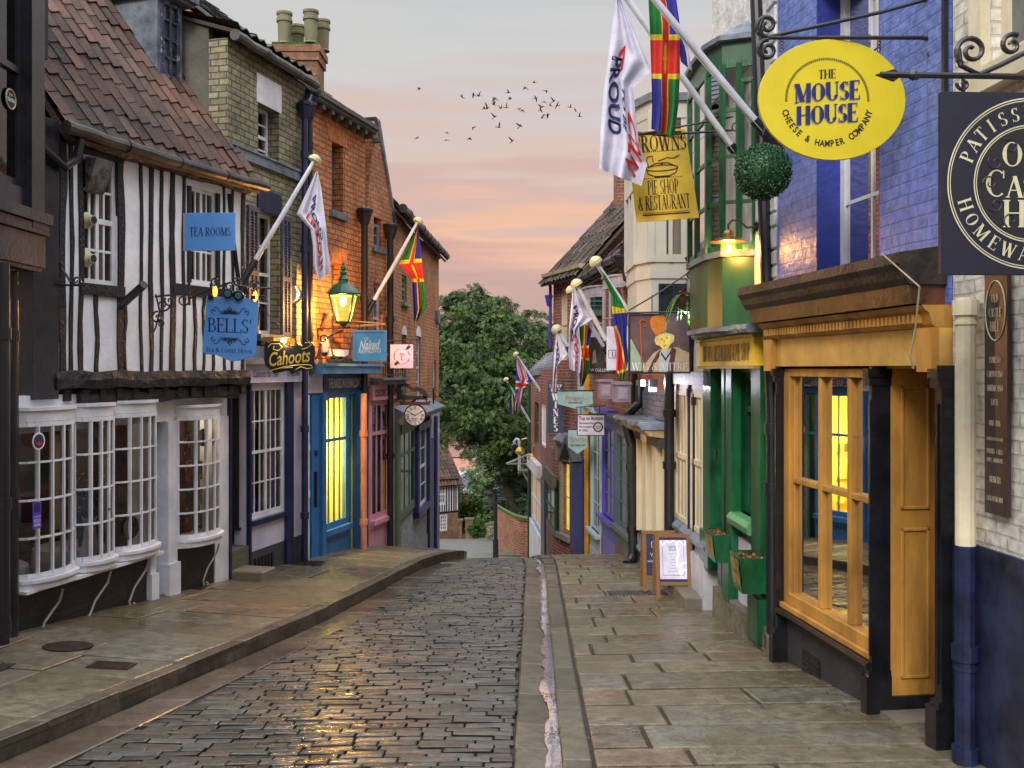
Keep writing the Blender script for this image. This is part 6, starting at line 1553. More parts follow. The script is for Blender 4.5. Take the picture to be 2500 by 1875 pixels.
# ---- brick house with stone cornice turned towards us
t = thing('stone_cornice_house', 'brick house with a stone cornice and steep dark tiled roof facing up the street', 'building', FH.pt(1.2, -.4, G(23)))
L = FH.L; B_red2 = brick('red_brick_light_mortar', (.30,.085,.05), (.17,.06,.045), (.36,.30,.24), grime=(.5,.48,.45))
Hs = [(FH.S(1424), FH.S(1394), .35, 1.9), (FH.S(1385), FH.S(1368), .2, 1.9), (FH.S(1398), FH.S(1376), -3.85, -2.2)]
mb = MB(); wall(mb, FH, 0, L, -4.6, 2.16, Hs, t=.25); mb.build('brick_wall', B_red2, t)
mb = MB(); FH.box(mb, 0, .2, -5, -.26, -5, 2.2); FH.box(mb, L-.2, L, -5, -.26, -5, 2.2); mb.build('side_wall', B_red2, t)
M_ston = mat('cornice_stone', LN(176,164,136), .8, bump=.4, dirt=((.10,.1,.06), 4, .55))
prof(FH, -.05, L+.12, [(0,2.05),(.08,2.08),(.12,2.16),(.26,2.22),(.28,2.30),(.0,2.32)], M_ston, 'cornice', t)
window(FH, t, *Hs[0], 2, 4, n=-.1, fm=M_white, glass=M_greyglass, sill=(.06,.1,M_ston)); window(FH, t, *Hs[1], 1, 2, n=-.05, fm=mat('blind_cream', LN(200,190,160), .6), glass=mat('blind_cream', LN(200,190,160), .6))
roof_part(FH, t, -.1, L+.15, 2.36, 6, R(47), M_pant2, over=.3, seed=37, run=3.3)
M_ylit = mat('lit_yellow_window', (.8,.62,.12), .5, var=.5, vscale=5, emit=(1,.72,.12), estr=.55)
window(FH, t, *Hs[2], 2, 2, n=-.06, fm=mat('gold_frame', LN(170,140,60), .5), glass=M_ylit, sash=False, name='lit_window')
mb = MB(); FH.box(mb, Hs[2][0]-.12, Hs[2][1]+.25, .0, .12, -2.15, -1.75); FH.box(mb, Hs[2][0]-.1, Hs[2][0], .0, .08, -4.1, -2.15); FH.box(mb, Hs[2][1], Hs[2][1]+.12, .0, .08, -4.1, -2.15); FH.box(mb, Hs[2][0]-.12, Hs[2][1]+.2, .0, .15, -4.0, -3.87); mb.build('grey_shop_surround', mat('taupe_surround', LN(130,124,116), .6), t)
prof(FH, Hs[2][0]-.15, Hs[2][1]+.2, [(0,-1.5),(.22,-1.68),(.22,-1.73),(0,-1.72)], M_lead, 'shop_canopy', t)
mb = MB(); FH.box(mb, FH.S(1434), FH.S(1404), .0, .12, -5.2, -2.0); mb.build('navy_porch', mat('royal_navy', LN(40,48,110), .35), t)
mb = MB(); c0, c1 = FH.S(1430)-.1, FH.S(1400)+.1; cm = (c0+c1)/2
mb.prism([FH.pt(c0, .1, -2.05), FH.pt(cm, .1, -1.5), FH.pt(c1, .1, -2.05), FH.pt(c1-.08, .1, -2.1), FH.pt(cm, .1, -1.65), FH.pt(c0+.08, .1, -2.1)], FH.n*.25); mb.build('porch_roof', M_slate, t)
mb = MB(); FH.box(mb, .0, .12, .0, .08, -5, 0); mb.build('yellow_strip', mat('amber_strip', LN(206,150,40), .5), t)
mb = MB(); FH.box(mb, FH.S(1440)+.2, FH.S(1412), -.02, .02, -1.1, 2.0); mb.build('pale_teal_pier', mat('pale_teal_shop', LN(164,186,186), .45), t)
mb = MB(); cc = P(1532, 470, 23.5); mb.box(cc.x-.25, cc.x+.3, cc.y, cc.y+.8, cc.z-1.2, cc.z+.6); mb.build('chimney', B_red2, t)
mb = MB(); q0 = P(1440,655,21.9); q1 = P(1530,540,22.9); mb.prism([q0, q1, q1-AZ*1.6, q0-AZ*1.2], V3((.12,.3,0))); mb.prism([q0+V3((-.03,-.03,.0)), q1+V3((-.03,-.03,0)), q1+V3((-.03,-.03,.14)), q0+V3((-.03,-.03,.14))], V3((.2,.4,0))); mb.build('party_wall', B_red2, t)
downpipe([FH.pt(L+.05, .06, .5), FH.pt(L+.05, .06, 2.0), FH.pt(L+.0, .16, 2.2)], .04, (.9,), 'violet blue downpipe on the far corner of the stone corniced house', m=mat('violet_blue', LN(70,62,150), .4), group='rainwater pipes on the right row', hopper=FH.pt(L+.05, .1, 1.75))

# ---- last house on the right, slate roof
t = thing('slate_roof_house', 'low brick house with a pale slate roof at the far end of the right row', 'building', FI.pt(3, -.4, G(28)))
L = FI.L
hs = [FI.rect(1350, 986, 1341, 1095), FI.rect(1333, 990, 1321, 1095), FI.rect(1315, 985, 1305, 1090)]
g1 = FI.rect(1356, 1190, 1334, 1312); g2 = FI.rect(1322, 1170, 1299, 1310)
mb = MB(); wall(mb, FI, 0, L, -7.2, .0, hs+[g1, g2], t=.25); mb.build('brick_wall', B_red2, t)
mb = MB(); FI.box(mb, 0, .2, -4, -.26, -8, -.1); FI.box(mb, L-.2, L, -4, -.26, -8, -.1); FI.box(mb, .2, L-.2, -4, -3.8, -8, -.1); mb.build('side_wall', B_red2, t)
mb = MB(); q0, q1, q2, q3 = P(1290,908,30.5), P(1356,898,25.2), P(1356,858,27.5), P(1338,862,29.5); e_ = (q1-q0).normalized(); up_ = ((q2+q3)/2-(q0+q1)/2); up_ = (up_-e_*up_.dot(e_)).normalized(); mb.poly([q0,q1,q2,q3]); mb.poly([q0,q3,q3+V3((1.5,3,-1.4)),q0+V3((1.5,3,0))])
nn_ = 9
for k in range(nn_): a_ = k/nn_; A0 = q0+(q3-q0)*a_; B0 = q1+(q2-q1)*a_; mb.bar(A0+AZ*.02, B0+AZ*.02, .04, .035)
mb.build('roof', mat('pale_slate', LN(150,156,166), .5, var=.25), t)
mb = MB(); mb.bar(q0-AZ*.06, q1-AZ*.06, .16, .16); mb.build('gutter', M_lead, t)
window(FI, t, *hs[0], 1, 2, n=-.1, fm=M_dgreen, glass=M_darkglass); window(FI, t, *hs[1], 1, 1, n=-.04, fm=M_white, glass=M_white); window(FI, t, *hs[2], 1, 2, n=-.1, fm=M_dgreen, glass=M_darkglass)
window(FI, t, *g1, 2, 2, n=.0, fm=mat('deep_green', LN(24,60,34), .4), glass=M_greyglass, name='shop_window', fw=.12)
window(FI, t, *g2, 2, 2, n=.0, fm=mat('pale_blue_frame', LN(176,196,228), .4), glass=mat('warm_lit_glass', LN(220,180,130), .3, emit=(1,.7,.4), estr=.15), name='shop_window', fw=.14)
mb = MB(); FI.box(mb, g2[0]-.2, g2[1]+.2, .0, .15, g2[3]+.05, g2[3]+.4); FI.box(mb, g2[0]-.3, L, .0, .05, -7.6, g2[2]-.02); mb.build('white_shop_trim', M_white, t)
mb = MB(); FI.box(mb, g1[0]-.2, g1[1]+.2, .0, .08, g1[3]+.02, g1[3]+.3); mb.build('mossy_fascia', mat('mossy_wood', LN(84,84,60), .7), t)
mb = MB(); FI.box(mb, g1[1]+.15, g2[0]-.25, .0, .04, -7.6, g1[3]-.1); mb.build('door', M_navy, t)
mb = MB(); FI.box(mb, g1[0], g1[1], .0, .06, -6.6, -5.6); pl_ = mb.build('sign_plaque', mat('pale_plaque', LN(206,204,170), .5), t)
for k in range(3): text(('ANTIQUES','BOOKS & GIFTS','OPEN DAILY')[k] if 0 else '- - - -', FI.pt((g1[0]+g1[1])/2, .065, -5.85-.25*k), -FI.e, AZ, .1, pl_, M_iron, fit=(g1[1]-g1[0])*.6)
downpipe([P(1295,1362,30.9), P(1295,940,30.9)], .09, (-2.5,-4.2), 'dark green downpipe on the far corner of the right row', m=mat('dark_green_pipe', LN(22,66,40), .45), group='rainwater pipes on the right row')
# ================================================================== FAR END
def rnd_unit(r): 
    v = V3((r.gauss(0,1), r.gauss(0,1), r.gauss(0,1))); return v.normalized() if v.length > 0 else V3((0,0,1))
def foliage(mb, centre, rad, n, r, size=(.12,.3), squash=1.0, droop=.5, inner=.55):
    """feathery sprays: narrow leaflets in pairs along drooping twigs"""
    for i in range(max(1, n//6)):
        d = rnd_unit(r); d.z *= squash; k = rad*(inner+(1-inner)*r.random()**.6)
        p = centre+V3((d.x*k, d.y*k, d.z*k)); s = r.uniform(*size)
        ax = (V3((d.x, d.y, -droop*.6))+rnd_unit(r)*.45).normalized(); sd = ax.cross(rnd_unit(r)).normalized()
        for j in range(3):
            q = p+ax*s*.55*j
            for sg in (-1, 1):
                a = (ax*.8+sd*sg*.7-V3((0,0,.25*droop))).normalized(); w = s*.17
                b = a.cross(sd.cross(ax)).normalized()*w
                mb.poly([q, q+a*s*.55+b, q+a*s*1.1, q+a*s*.55-b])
def leafmat(name, c1, c2, c3):
    m = bpy.data.materials.new(name); m.use_nodes = True; t = m.node_tree; n = t.nodes; l = t.links; b = n['Principled BSDF']
    g = n.new('ShaderNodeNewGeometry'); nz = n.new('ShaderNodeTexNoise'); nz.inputs['Scale'].default_value = .8; nz.inputs['Detail'].default_value = 4
    l.new(g.outputs['Position'], nz.inputs['Vector'])
    ad = n.new('ShaderNodeMath'); ad.operation = 'MULTIPLY_ADD'; ad.inputs[1].default_value = .45; l.new(g.outputs['Random Per Island'], ad.inputs[0])
    sb = n.new('ShaderNodeMath'); sb.operation = 'SUBTRACT'; sb.inputs[1].default_value = .22; l.new(nz.outputs['Fac'], sb.inputs[0]); l.new(sb.outputs[0], ad.inputs[2])
    cr = n.new('ShaderNodeValToRGB'); e = cr.color_ramp.elements; e[0].position = .2; e[0].color = (*c1,1); e[1].position = .85; e[1].color = (*c3,1); q = e.new(.5); q.color = (*c2,1)
    l.new(ad.outputs[0], cr.inputs[0]); l.new(cr.outputs[0], b.inputs['Base Color']); b.inputs['Roughness'].default_value = .6
    return m
M_bark = mat('bark', (.045,.033,.024), .9, bump=1, bscale=12)
M_yew = leafmat('yew_leaf', (.006,.018,.004), (.028,.068,.010), (.13,.21,.025))
def tree(name, label, base, top, blobs, m, n, seed, size, squash=.85, droop=.6, core=True):
    r = random.Random(seed); t = thing(name, label, 'tree', base, 'trees beyond the foot of the street')
    mb = MB(); base = V3(base); top = V3(top)
    pts = [base+(top-base)*k/5+V3((r.uniform(-.15,.15), r.uniform(-.15,.15), 0))*(k > 0) for k in range(6)]
    H_ = (top-base).length; mb.tube(pts, [H_*.035*(1-.8*k/5) for k in range(6)], 9)
    for c, rr in blobs:
        c = V3(c); k = max(.15, min(.85, ((c.z-base.z)/(top.z-base.z))*.75)); p = base+(top-base)*k
        mb.tube([p, p+(c-p)*.5+V3((0,0,.2)), c], [H_*.012, H_*.008, H_*.003], 6)
    mb.build('trunk', M_bark, t)
    mb = MB(); tot = sum(rr**2 for c, rr in blobs)
    for c, rr in blobs:
        c = V3(c); k = int(n*rr**2/tot); subs = max(6, int(rr*rr*15))
        for q in range(subs):
            d = rnd_unit(r); d.z *= squash; sc = c+d*rr*r.uniform(.35,1.08)
            foliage(mb, sc, rr*r.uniform(.12,.27), max(3, int(k/subs)), r, size, .8, droop, .15)
    mb.build('crown', m, t)
    return t
def T(u, v, d): return P(u, v, d)
bl = [(T(1205,1040,52),2.4),(T(1120,1020,52),2.0),(T(1265,1060,52),2.4),(T(1285,1120,53),1.2),(T(1110,960,53),2.3),(T(1190,960,51),3.0),(T(1275,980,53),2.4),
      (T(1105,860,54),2.1),(T(1170,850,52),2.6),(T(1235,880,53),2.3),(T(1100,790,54),1.6),(T(1150,780,53),1.8),(T(1195,770,53),1.7),(T(1215,750,54),1.0),(T(1170,735,54),1.1),(T(1095,735,54),.9),(T(1225,800,54),1.1)]
tree('yew_tree', 'great dark green yew filling the gap at the foot of the street', T(1262,1250,53.5)-AZ*2, T(1190,800,53), bl, M_yew, 230000, 21, (.08,.18), .9, .9)
bl = [(T(1300,860,56),2.0),(T(1330,900,57),2.2),(T(1290,940,56),2.2),(T(1320,800,57),1.3),(T(1345,830,57),1.2),(T(1300,1010,56),2.3),(T(1285,790,56),.9)]
tree('yew_tree', 'second smaller yew behind the slate roofed house on the right', T(1310,1200,57)-AZ*2, T(1315,790,57), bl, leafmat('yew_leaf_light', (.01,.022,.008), (.04,.075,.016), (.11,.16,.035)), 60000, 5, (.08,.18), .9, .7)
M_lt = leafmat('light_leaf', (.02,.05,.01), (.06,.13,.02), (.16,.26,.04))
bl = [(T(1230,1200,66),3.0),(T(1200,1220,62),2.6),(T(1265,1210,66),2.4),(T(1245,1160,67),1.9),(T(1190,1265,64),1.6),(T(1290,1240,60),1.8)]
tree('shrub_tree', 'lighter green bushy tree behind the signpost and the curved brick wall', T(1235,1330,66)-AZ*3, T(1235,1190,66), bl, M_lt, 34000, 9, (.10,.26), .9, .2)
bl = [(T(1285,1290,52),1.9),(T(1300,1210,54),2.0),(T(1290,1150,54),1.9)]
tree('laurel_tree', 'dark evergreen thicket directly behind the curved brick wall', T(1290,1330,54)-AZ*2, T(1292,1190,54), bl, leafmat('dark_leaf', (.008,.016,.006), (.016,.03,.010), (.035,.06,.016)), 14000, 10, (.16,.36), .9, .3)
def hedge(label, c, rx, ry, rz, n, m, seed, name='hedge'):
    r = random.Random(seed); t = thing(name, label, 'hedge', V3(c)-AZ*rz, 'garden hedges beyond the road'); mb = MB()
    for i in range(n):
        d = rnd_unit(r); k = r.random()**.3
        p = V3(c)+V3((d.x*rx*k, d.y*ry*k, d.z*rz*k)); s = r.uniform(.08,.2); a = (d+rnd_unit(r)*.7).normalized(); b = a.cross(rnd_unit(r)).normalized()
        mb.poly([p, p+a*s*.5+b*s*.35, p+a*s, p+a*s*.5-b*s*.35])
    mb.build('foliage', m, t); mb = MB(); mb.tube([V3(c)-AZ*rz, V3(c)], [.08,.03], 6); mb.build('stem', M_bark, t)
hedge('clipped round green hedge just above the stone wall', T(1180,1290,58), 1.0, .9, .45, 5000, leafmat('hedge_leaf', (.02,.06,.01), (.05,.12,.02), (.10,.2,.03)), 2)
hedge('loose yellow green bush behind the gate pillars', T(1158,1262,62), 1.3, 1.0, 1.0, 5000, leafmat('yellow_leaf', (.03,.07,.01), (.12,.2,.02), (.35,.45,.05)), 3)
hedge('dark reddish green bush beside the timbered cottage', T(1128,1262,63), 1.0, .8, .9, 3500, leafmat('dull_leaf', (.02,.03,.01), (.05,.06,.02), (.12,.10,.04)), 4)
hedge('brownish shrub between the round hedge and the signpost', T(1192,1262,62), .9, .8, .9, 3000, leafmat('brown_leaf', (.04,.04,.02), (.10,.09,.04), (.2,.16,.08)), 6)

# half timbered cottage
dC = 58.0; FCt = Fac(P(1052,0,57.2).x, 57.2, P(1118,0,58.2).x, 58.2, 'L')
FCt.n = V3((FCt.e.y, -FCt.e.x, 0)); 
t = thing('timbered_cottage', 'small black and white timbered cottage over brick at the foot of the street', 'house', FCt.pt(.8, -1, G(57)))
L = FCt.L; zf = lambda v: (HZ-v)/FP*dC
uw = (FCt.S(1070), FCt.S(1088), zf(1228), zf(1182)); lw = (FCt.S(1074), FCt.S(1092), zf(1294), zf(1254))
mb = MB(); wall(mb, FCt, 0, L, zf(1249), zf(1172), [uw], t=.2); mb.build('plaster_wall', M_plaster, t)
mb = MB(); wall(mb, FCt, 0, L, zf(1345), zf(1250), [lw], t=.2); mb.build('brick_wall', brick('cottage_brick', (.33,.17,.08), (.24,.14,.08), (.30,.26,.2)), t)
mb = MB()
for u in (1068.5, 1090, 1096, 1102, 1108, 1113): s_ = FCt.S(u); FCt.box(mb, s_-.04, s_+.03, -.02, .02, zf(1248), zf(1172))
for u in (1073, 1079, 1085): s_ = FCt.S(u); FCt.box(mb, s_-.03, s_+.03, -.02, .02, zf(1248), uw[2]-.05)
FCt.box(mb, 0, L, -.02, .04, zf(1250), zf(1247)); FCt.box(mb, 0, L, -.02, .1, zf(1172), zf(1168)); mb.build('timber_frame', M_timber, t)
window(FCt, t, *uw, 3, 4, n=-.03, fw=.09, bw=.05, glass=M_greyglass); window(FCt, t, *lw, 3, 4, n=-.03, fw=.09, bw=.05, glass=M_greyglass)
roof_part(FCt, t, -1.5, L+.2, zf(1170), 5, R(47), M_pant, over=.3, seed=3, run=2.6)
mb = MB(); mb.obox(FCt.pt(L-.05, -.22, zf(1345)), FCt.e*.3, -FCt.n*4, AZ*(zf(1172)-zf(1345))); mb.build('side_wall', mat('mossy_stone_side', (.10,.11,.07), .9, bump=.8), t)
# gate pillars, iron gate and stone wall
B_pil = brick('gate_brick', (.30,.13,.08), (.2,.11,.07), (.3,.27,.2))
for u0, u1, v0, lab in ((1119,1128,1273,'slim brick gate pillar against the timbered cottage'), (1136,1155,1270,'square brick gate pillar between the iron gate and the stone wall')):
    a, b = P(u0, v0, 57.6), P(u1, 1328, 57.6); mb = MB(); mb.box(a.x, b.x, 57.6, 58.0, b.z-.3, a.z)
    q = thing('gate_pillar', lab, 'pillar', ((a.x+b.x)/2, 57.8, b.z), 'gate pillars'); mb.build('shaft', B_pil, q)
    mb = MB(); mb.box(a.x-.05, b.x+.05, 57.55, 58.05, a.z, a.z+.1); mb.build('cap', mat('mossy_cap_stone', (.14,.15,.09), .9), q)
mb = MB(); a, b = P(1128, 1278, 57.8), P(1136, 1325, 57.8)
for k in range(6): x = a.x+(b.x-a.x)*(k+.5)/6; mb.tube([(x,57.8,b.z), (x,57.8,a.z)], .012, 5)
mb.tube([(a.x,57.8,a.z-.15),(b.x,57.8,a.z-.15)], .015, 5); mb.tube([(a.x,57.8,b.z+.2),(b.x,57.8,b.z+.2)], .015, 5); tag(recentre(mb.build('garden_gate', M_iron)), 'narrow black iron garden gate between two brick pillars', 'gate')
M_stw = brick('rubble_stone', (.36,.31,.22), (.26,.2,.14), (.15,.13,.1), w=.5, h=.2, ms=.02, grime=(.6,.5,.4), bump=1)
t = thing('stone_wall', 'low stone garden wall with mossy coping left of the signpost', 'wall', P(1180,1330,57)); mb = MB()
p = [P(1155,1328,57.8), P(1180,1328,57.4), P(1207,1335,56.4)]; tp = [P(1155,1290,57.8), P(1180,1286,57.4), P(1207,1280,56.4)]
for i in range(2): mb.prism([p[i]-AZ*.5, p[i+1]-AZ*.5, tp[i+1], tp[i]], V3((0,.35,0)))
mb.build('masonry', M_stw, t); mb = MB()
for i in range(2): mb.prism([tp[i]+V3((0,-.05,.002)), tp[i+1]+V3((0,-.05,.002)), tp[i+1]+V3((0,-.05,.12)), tp[i]+V3((0,-.05,.12))], V3((0,.45,0)))
mb.build('coping', mat('mossy_coping', (.12,.13,.07), .9), t)
mb = MB(); mb.obox(P(1045,1336,56.5), V3((3.6,0,0)), V3((0,1.3,0)), V3((0,0,.13))); mb.build('far_kerb', mat('mossy_kerb', (.11,.12,.06), .9), kind='structure')
# curved brick retaining wall
t = thing('curved_brick_wall', 'curved red brick retaining wall with mossy coping right of the signpost', 'wall', P(1250,1358,41))
pts = []
for i in range(13):
    a = i/12; u = 1212+(1300-1212)*a; d = 43.5-3.2*math.sin(a*math.pi*.62)-.2*a; pts.append((P(u,0,d).x, d))
mb = MB(); mc = MB()
for (x0,y0),(x1,y1) in zip(pts, pts[1:]):
    zt0_, zt1_ = (HZ-1252-6*((x0-pts[0][0])/2.2))/FP*42, (HZ-1252-6*((x1-pts[0][0])/2.2))/FP*42
    mb.poly([(x0,y0,-9),(x1,y1,-9),(x1,y1,zt1_),(x0,y0,zt0_)]); mb.poly([(x0,y0+.4,-9),(x0,y0+.4,zt0_),(x1,y1+.4,zt1_),(x1,y1+.4,-9)]); mb.poly([(x0,y0,zt0_),(x1,y1,zt1_),(x1,y1+.4,zt1_),(x0,y0+.4,zt0_)])
    mc.prism([(x0,y0-.08,zt0_+.004),(x1,y1-.08,zt1_+.004),(x1,y1-.08,zt1_+.13),(x0,y0-.08,zt0_+.13)], V3((0,.55,0)))
mb.poly([(pts[0][0],pts[0][1],-9),(pts[0][0],pts[0][1],zt0_),(pts[0][0],pts[0][1]+.4,zt0_),(pts[0][0],pts[0][1]+.4,-9)])
mb.build('masonry', brick('warm_red_brick', (.42,.13,.05), (.22,.09,.05), (.38,.32,.25), w=.26, h=.1, ms=.012, grime=(.45,.42,.38)), t); mc.build('coping', mat('moss', (.07,.10,.02), .9), t)
mb = MB(); mb.obox(P(1205,1356,41.0)-AZ*.3, V3((1.9,-1.2,.25)), V3((.3,1.6,0)), V3((0,0,.32))); mb.build('far_kerb', mat('mossy_kerb', (.11,.12,.06), .9), kind='structure')
# signpost
t = thing('signpost', 'black cast iron fingerpost with three pointing arms at the foot of the street', 'signpost', P(1210,1362,38))
mb = MB(); x = P(1210,0,38).x; zb = G(38)-.2; zt = (HZ-1195)/FP*38
mb.tube([(x,38,zb),(x,38,zb+1.0)], .11, 10); mb.tube([(x,38,zb+1.0),(x,38,zt)], .075, 10); mb.lathe((x,38,zt), [(.08,0),(.11,.03),(.04,.08),(.05,.14),(.02,.2),(.035,.26),(.004,.36)], 10); mb.build('post', M_iron, t)
for (u0, v0, u1, v1, tilt) in ((1178,1206,1206,1195,.0), (1211,1210,1221,1198,.0), (1212,1222,1243,1211,0)):
    a = P(u0, v0, 37.9); b = P(u1, v1, 37.9); mb = MB(); mb.box(a.x, b.x, 37.86, 37.9, a.z, b.z)
    ar = mb.build('arm', M_iron, t); mb = MB()
    for k in range(2 if b.x-a.x > .3 else 1): 
        zz = a.z+(b.z-a.z)*(.3+.36*k); mb.box(a.x+.05, a.x+(b.x-a.x)*(.85-.15*k), 37.852, 37.858, zz-.012, zz+.012)
    mb.build('lettering', mat('dull_white_ink', LN(120,120,120), .6), ar)
# houses beyond
def far_house(name, label, u0, v0, u1, v1, d, depth, mw, mr, roofv, gable=False):
    t = thing(name, label, 'house', P((u0+u1)/2, v1, d), 'houses far below the hill'); a = P(u0, v1, d); b = P(u1, v0, d)
    mb = MB(); mb.box(a.x, b.x, d, d+depth, a.z-6, b.z); mb.build('wall', mw, t)
    zr_ = (HZ-roofv)/FP*d; mb = MB(); m_ = (a.x+b.x)/2
    if gable: mb.prism([(a.x-.4,d-.3,b.z), (b.x+.4,d-.3,b.z), (m_,d-.3,zr_)], V3((0,depth,0)))
    else: mb.prism([(a.x-.4,d-.5,b.z), (a.x-.4,d+depth/2,zr_), (a.x-.4,d+depth+.5,b.z)], V3((b.x-a.x+.8,0,0)))
    mb.build('roof', mr, t)
    return t, a, b
B_far = mat('far_brick', LN(168,120,100), .8, var=.15)
far_house('far_house', 'long brick house with a red roof glimpsed under the yew', 1085, 1168, 1152, 1200, 150, 12, B_far, mat('far_red_roof', LN(170,116,100), .8), 1128)
q, a, b = far_house('conservatory', 'building with a pale ribbed metal roof seen below the hill beside the cottage', 1124, 1186, 1154, 1215, 110, 8, mat('far_dark_glass', LN(60,66,90), .3), mat('pale_metal_roof', LN(196,204,216), .5), 1160)
mb = MB()
for k in range(7): x = a.x+(b.x-a.x)*k/6; mb.bar(V3((x,109.4,b.z+.03)), V3((x,114,(HZ-1160)/FP*110+.03)), .06, .06)
mb.build('roof_rib', mat('rib_grey', LN(140,150,160), .5), q)
q, a, b = far_house('far_house', 'small red brick gabled house with white trim below the hill', 1122, 1202, 1154, 1262, 92, 8, mat('far_brick_red', LN(158,92,74), .8), mat('far_slate', LN(80,84,110), .7), 1184, gable=True)
mb = MB(); c = P(1138,1190,91.6)
mb.bar(P(1131,1201,91.5), P(1138,1186,91.5), .15, .15); mb.bar(P(1138,1186,91.5), P(1145,1201,91.5), .15, .15); mb.box(a.x, b.x, 91.5, 91.7, P(0,1204,91.5).z, P(0,1200,91.5).z); mb.lathe(P(1138,1193,91.4), [(.14,0),(.14,.06),(.001,.06)], 12, ax=(0,-1,0)); mb.build('white_trim', M_white, q)
for k, (u, v) in enumerate(((1126,1216),(1147,1216),(1128,1235),(1146,1237))):
    mb = MB(); c = P(u, v, 91.9); mb.box(c.x-.16, c.x+.16, 91.8, 91.95, c.z-.3, c.z+.3); mb.build('window', M_greyglass, q)
far_house('far_house', 'grey tiled steep roof rising behind the round hedge', 1140, 1262, 1172, 1290, 75, 6, B_far, mat('far_grey_tile', LN(126,122,116), .8), 1222, gable=True)
t = thing('church_tower', 'stubby stone chimney tower rising behind the conservatory roof', 'tower', P(1160,1230,95)); mb = MB(); c = P(1155,1175,95); mb.box(c.x, c.x+.7, 95, 96, c.z-4, c.z-.1); mb.build('shaft', mat('tower_stone', LN(140,132,104), .8), t); mb = MB(); [mb.box(c.x+k*.4, c.x+k*.4+.2, 95.2, 95.5, c.z-.1, c.z+.3) for k in (0,1)]; mb.build('chimney_pots', M_pot, t)
# distant ridge and town haze rows behind the tree
rnd = random.Random(77)
M_h = [mat('hill_house_a', LN(150,120,110), .8), mat('hill_house_b', LN(170,160,150), .8), mat('hill_roof_a', LN(140,100,90), .8), mat('hill_roof_b', LN(90,90,104), .8)]
for i in range(26):
    d = rnd.uniform(170, 420); x = rnd.uniform(-.16, .12)*d; w = rnd.uniform(5, 10); z = G(d); t = thing('far_house', 'small distant house in the low town seen through gaps under the yew', 'house', (x, d, z), 'distant houses of the lower town')
    mb = MB(); mb.box(x, x+w, d, d+8, z-2, z+5.5); mb.build('wall', M_h[i % 2], t); mb = MB(); mb.prism([(x-.3,d-.4,z+5.5),(x-.3,d+4,z+9),(x-.3,d+8.4,z+5.5)], V3((w+.6,0,0))); mb.build('roof', M_h[2+i % 2], t)
mb = MB(); xs = [-1500+100*i for i in range(31)]
for yy, hh in ((1500, 16), (2600, 30)):
    for x0, x1 in zip(xs, xs[1:]):
        f = lambda x: -40+hh*(1+noise.noise(V3((x*.002, yy, 0)))*.8)
        mb.poly([(x0,yy,-60),(x1,yy,-60),(x1,yy+60,f(x1)),(x0,yy+60,f(x0))]); mb.poly([(x0,yy+60,f(x0)),(x1,yy+60,f(x1)),(x1,yy+260,-60),(x0,yy+260,-60)])
mb.build('hills', mat('hill_green', (.05,.07,.05), .9), kind='structure')

# birds
def bird_mesh(ver):
    mb = MB(); up = (.5, .15, -.25, .8)[ver]; s = .5
    mb.lathe((0,0,0), [(.004,-.20),(.03,-.12),(.045,0),(.035,.10),(.02,.15),(.012,.19),(.002,.22)], 7, ax=(1,0,.08))
    for sg in (-1, 1):
        a, b = V3((.06,sg*.03,.01)), V3((-.06,sg*.03,.01)); m1, m2 = V3((.07,sg*.2,.2*up)), V3((-.05,sg*.2,.2*up)); tp = V3((-.05,sg*.40,.40*up*1.1))
        mb.prism([a, m1, m2, b], V3((0,0,.012))); mb.prism([m1, tp, m2], V3((0,0,.008)))
    mb.prism([(-.16,.02,0),(-.16,-.02,0),(-.30,-.05,0),(-.30,.05,0)], V3((0,0,.01)))
    return mb
pos = [(206,272),(695,360),(828,335),(890,350),(1070,378),(1228,312),(1250,385),(945,480),(985,490),(1060,448),(1145,490),(1205,485),(1070,590),(1345,500),(1390,515),(1425,255),(1525,195),(1660,290),(1545,375),(1648,418),(1750,410),(1790,458),(1710,462),(1612,478),(1600,515),(1620,595),(1680,568),(1940,480),(2000,510),(2045,585),(830,710),(1118,710),(1360,692),(520,770),(180,832),(520,855),(782,838),(1275,868)]
rnd = random.Random(14); protos = []
for i, (x, y) in enumerate(pos):
    u = 980+x/4.706; v = 160+y/4.706; d = rnd.uniform(56, 66); p = P(u, v, d)
    if i < 4:
        o = bird_mesh(i).build('bird', mat('bird_black', (.012,.011,.010), .8)); protos.append(o); tag(o, 'small dark bird flying in the loose flock above the street', 'bird', 'birds flying over the street')
    else: o = protos[rnd.randrange(4)].copy(); COL.objects.link(o)
    o.location = p; o.rotation_euler = (rnd.uniform(-.8,.8), rnd.uniform(-.9,.3), rnd.choice((0, math.pi))+rnd.uniform(-.7,.7)); k = rnd.uniform(.58,.78); o.scale = (k,k,k)
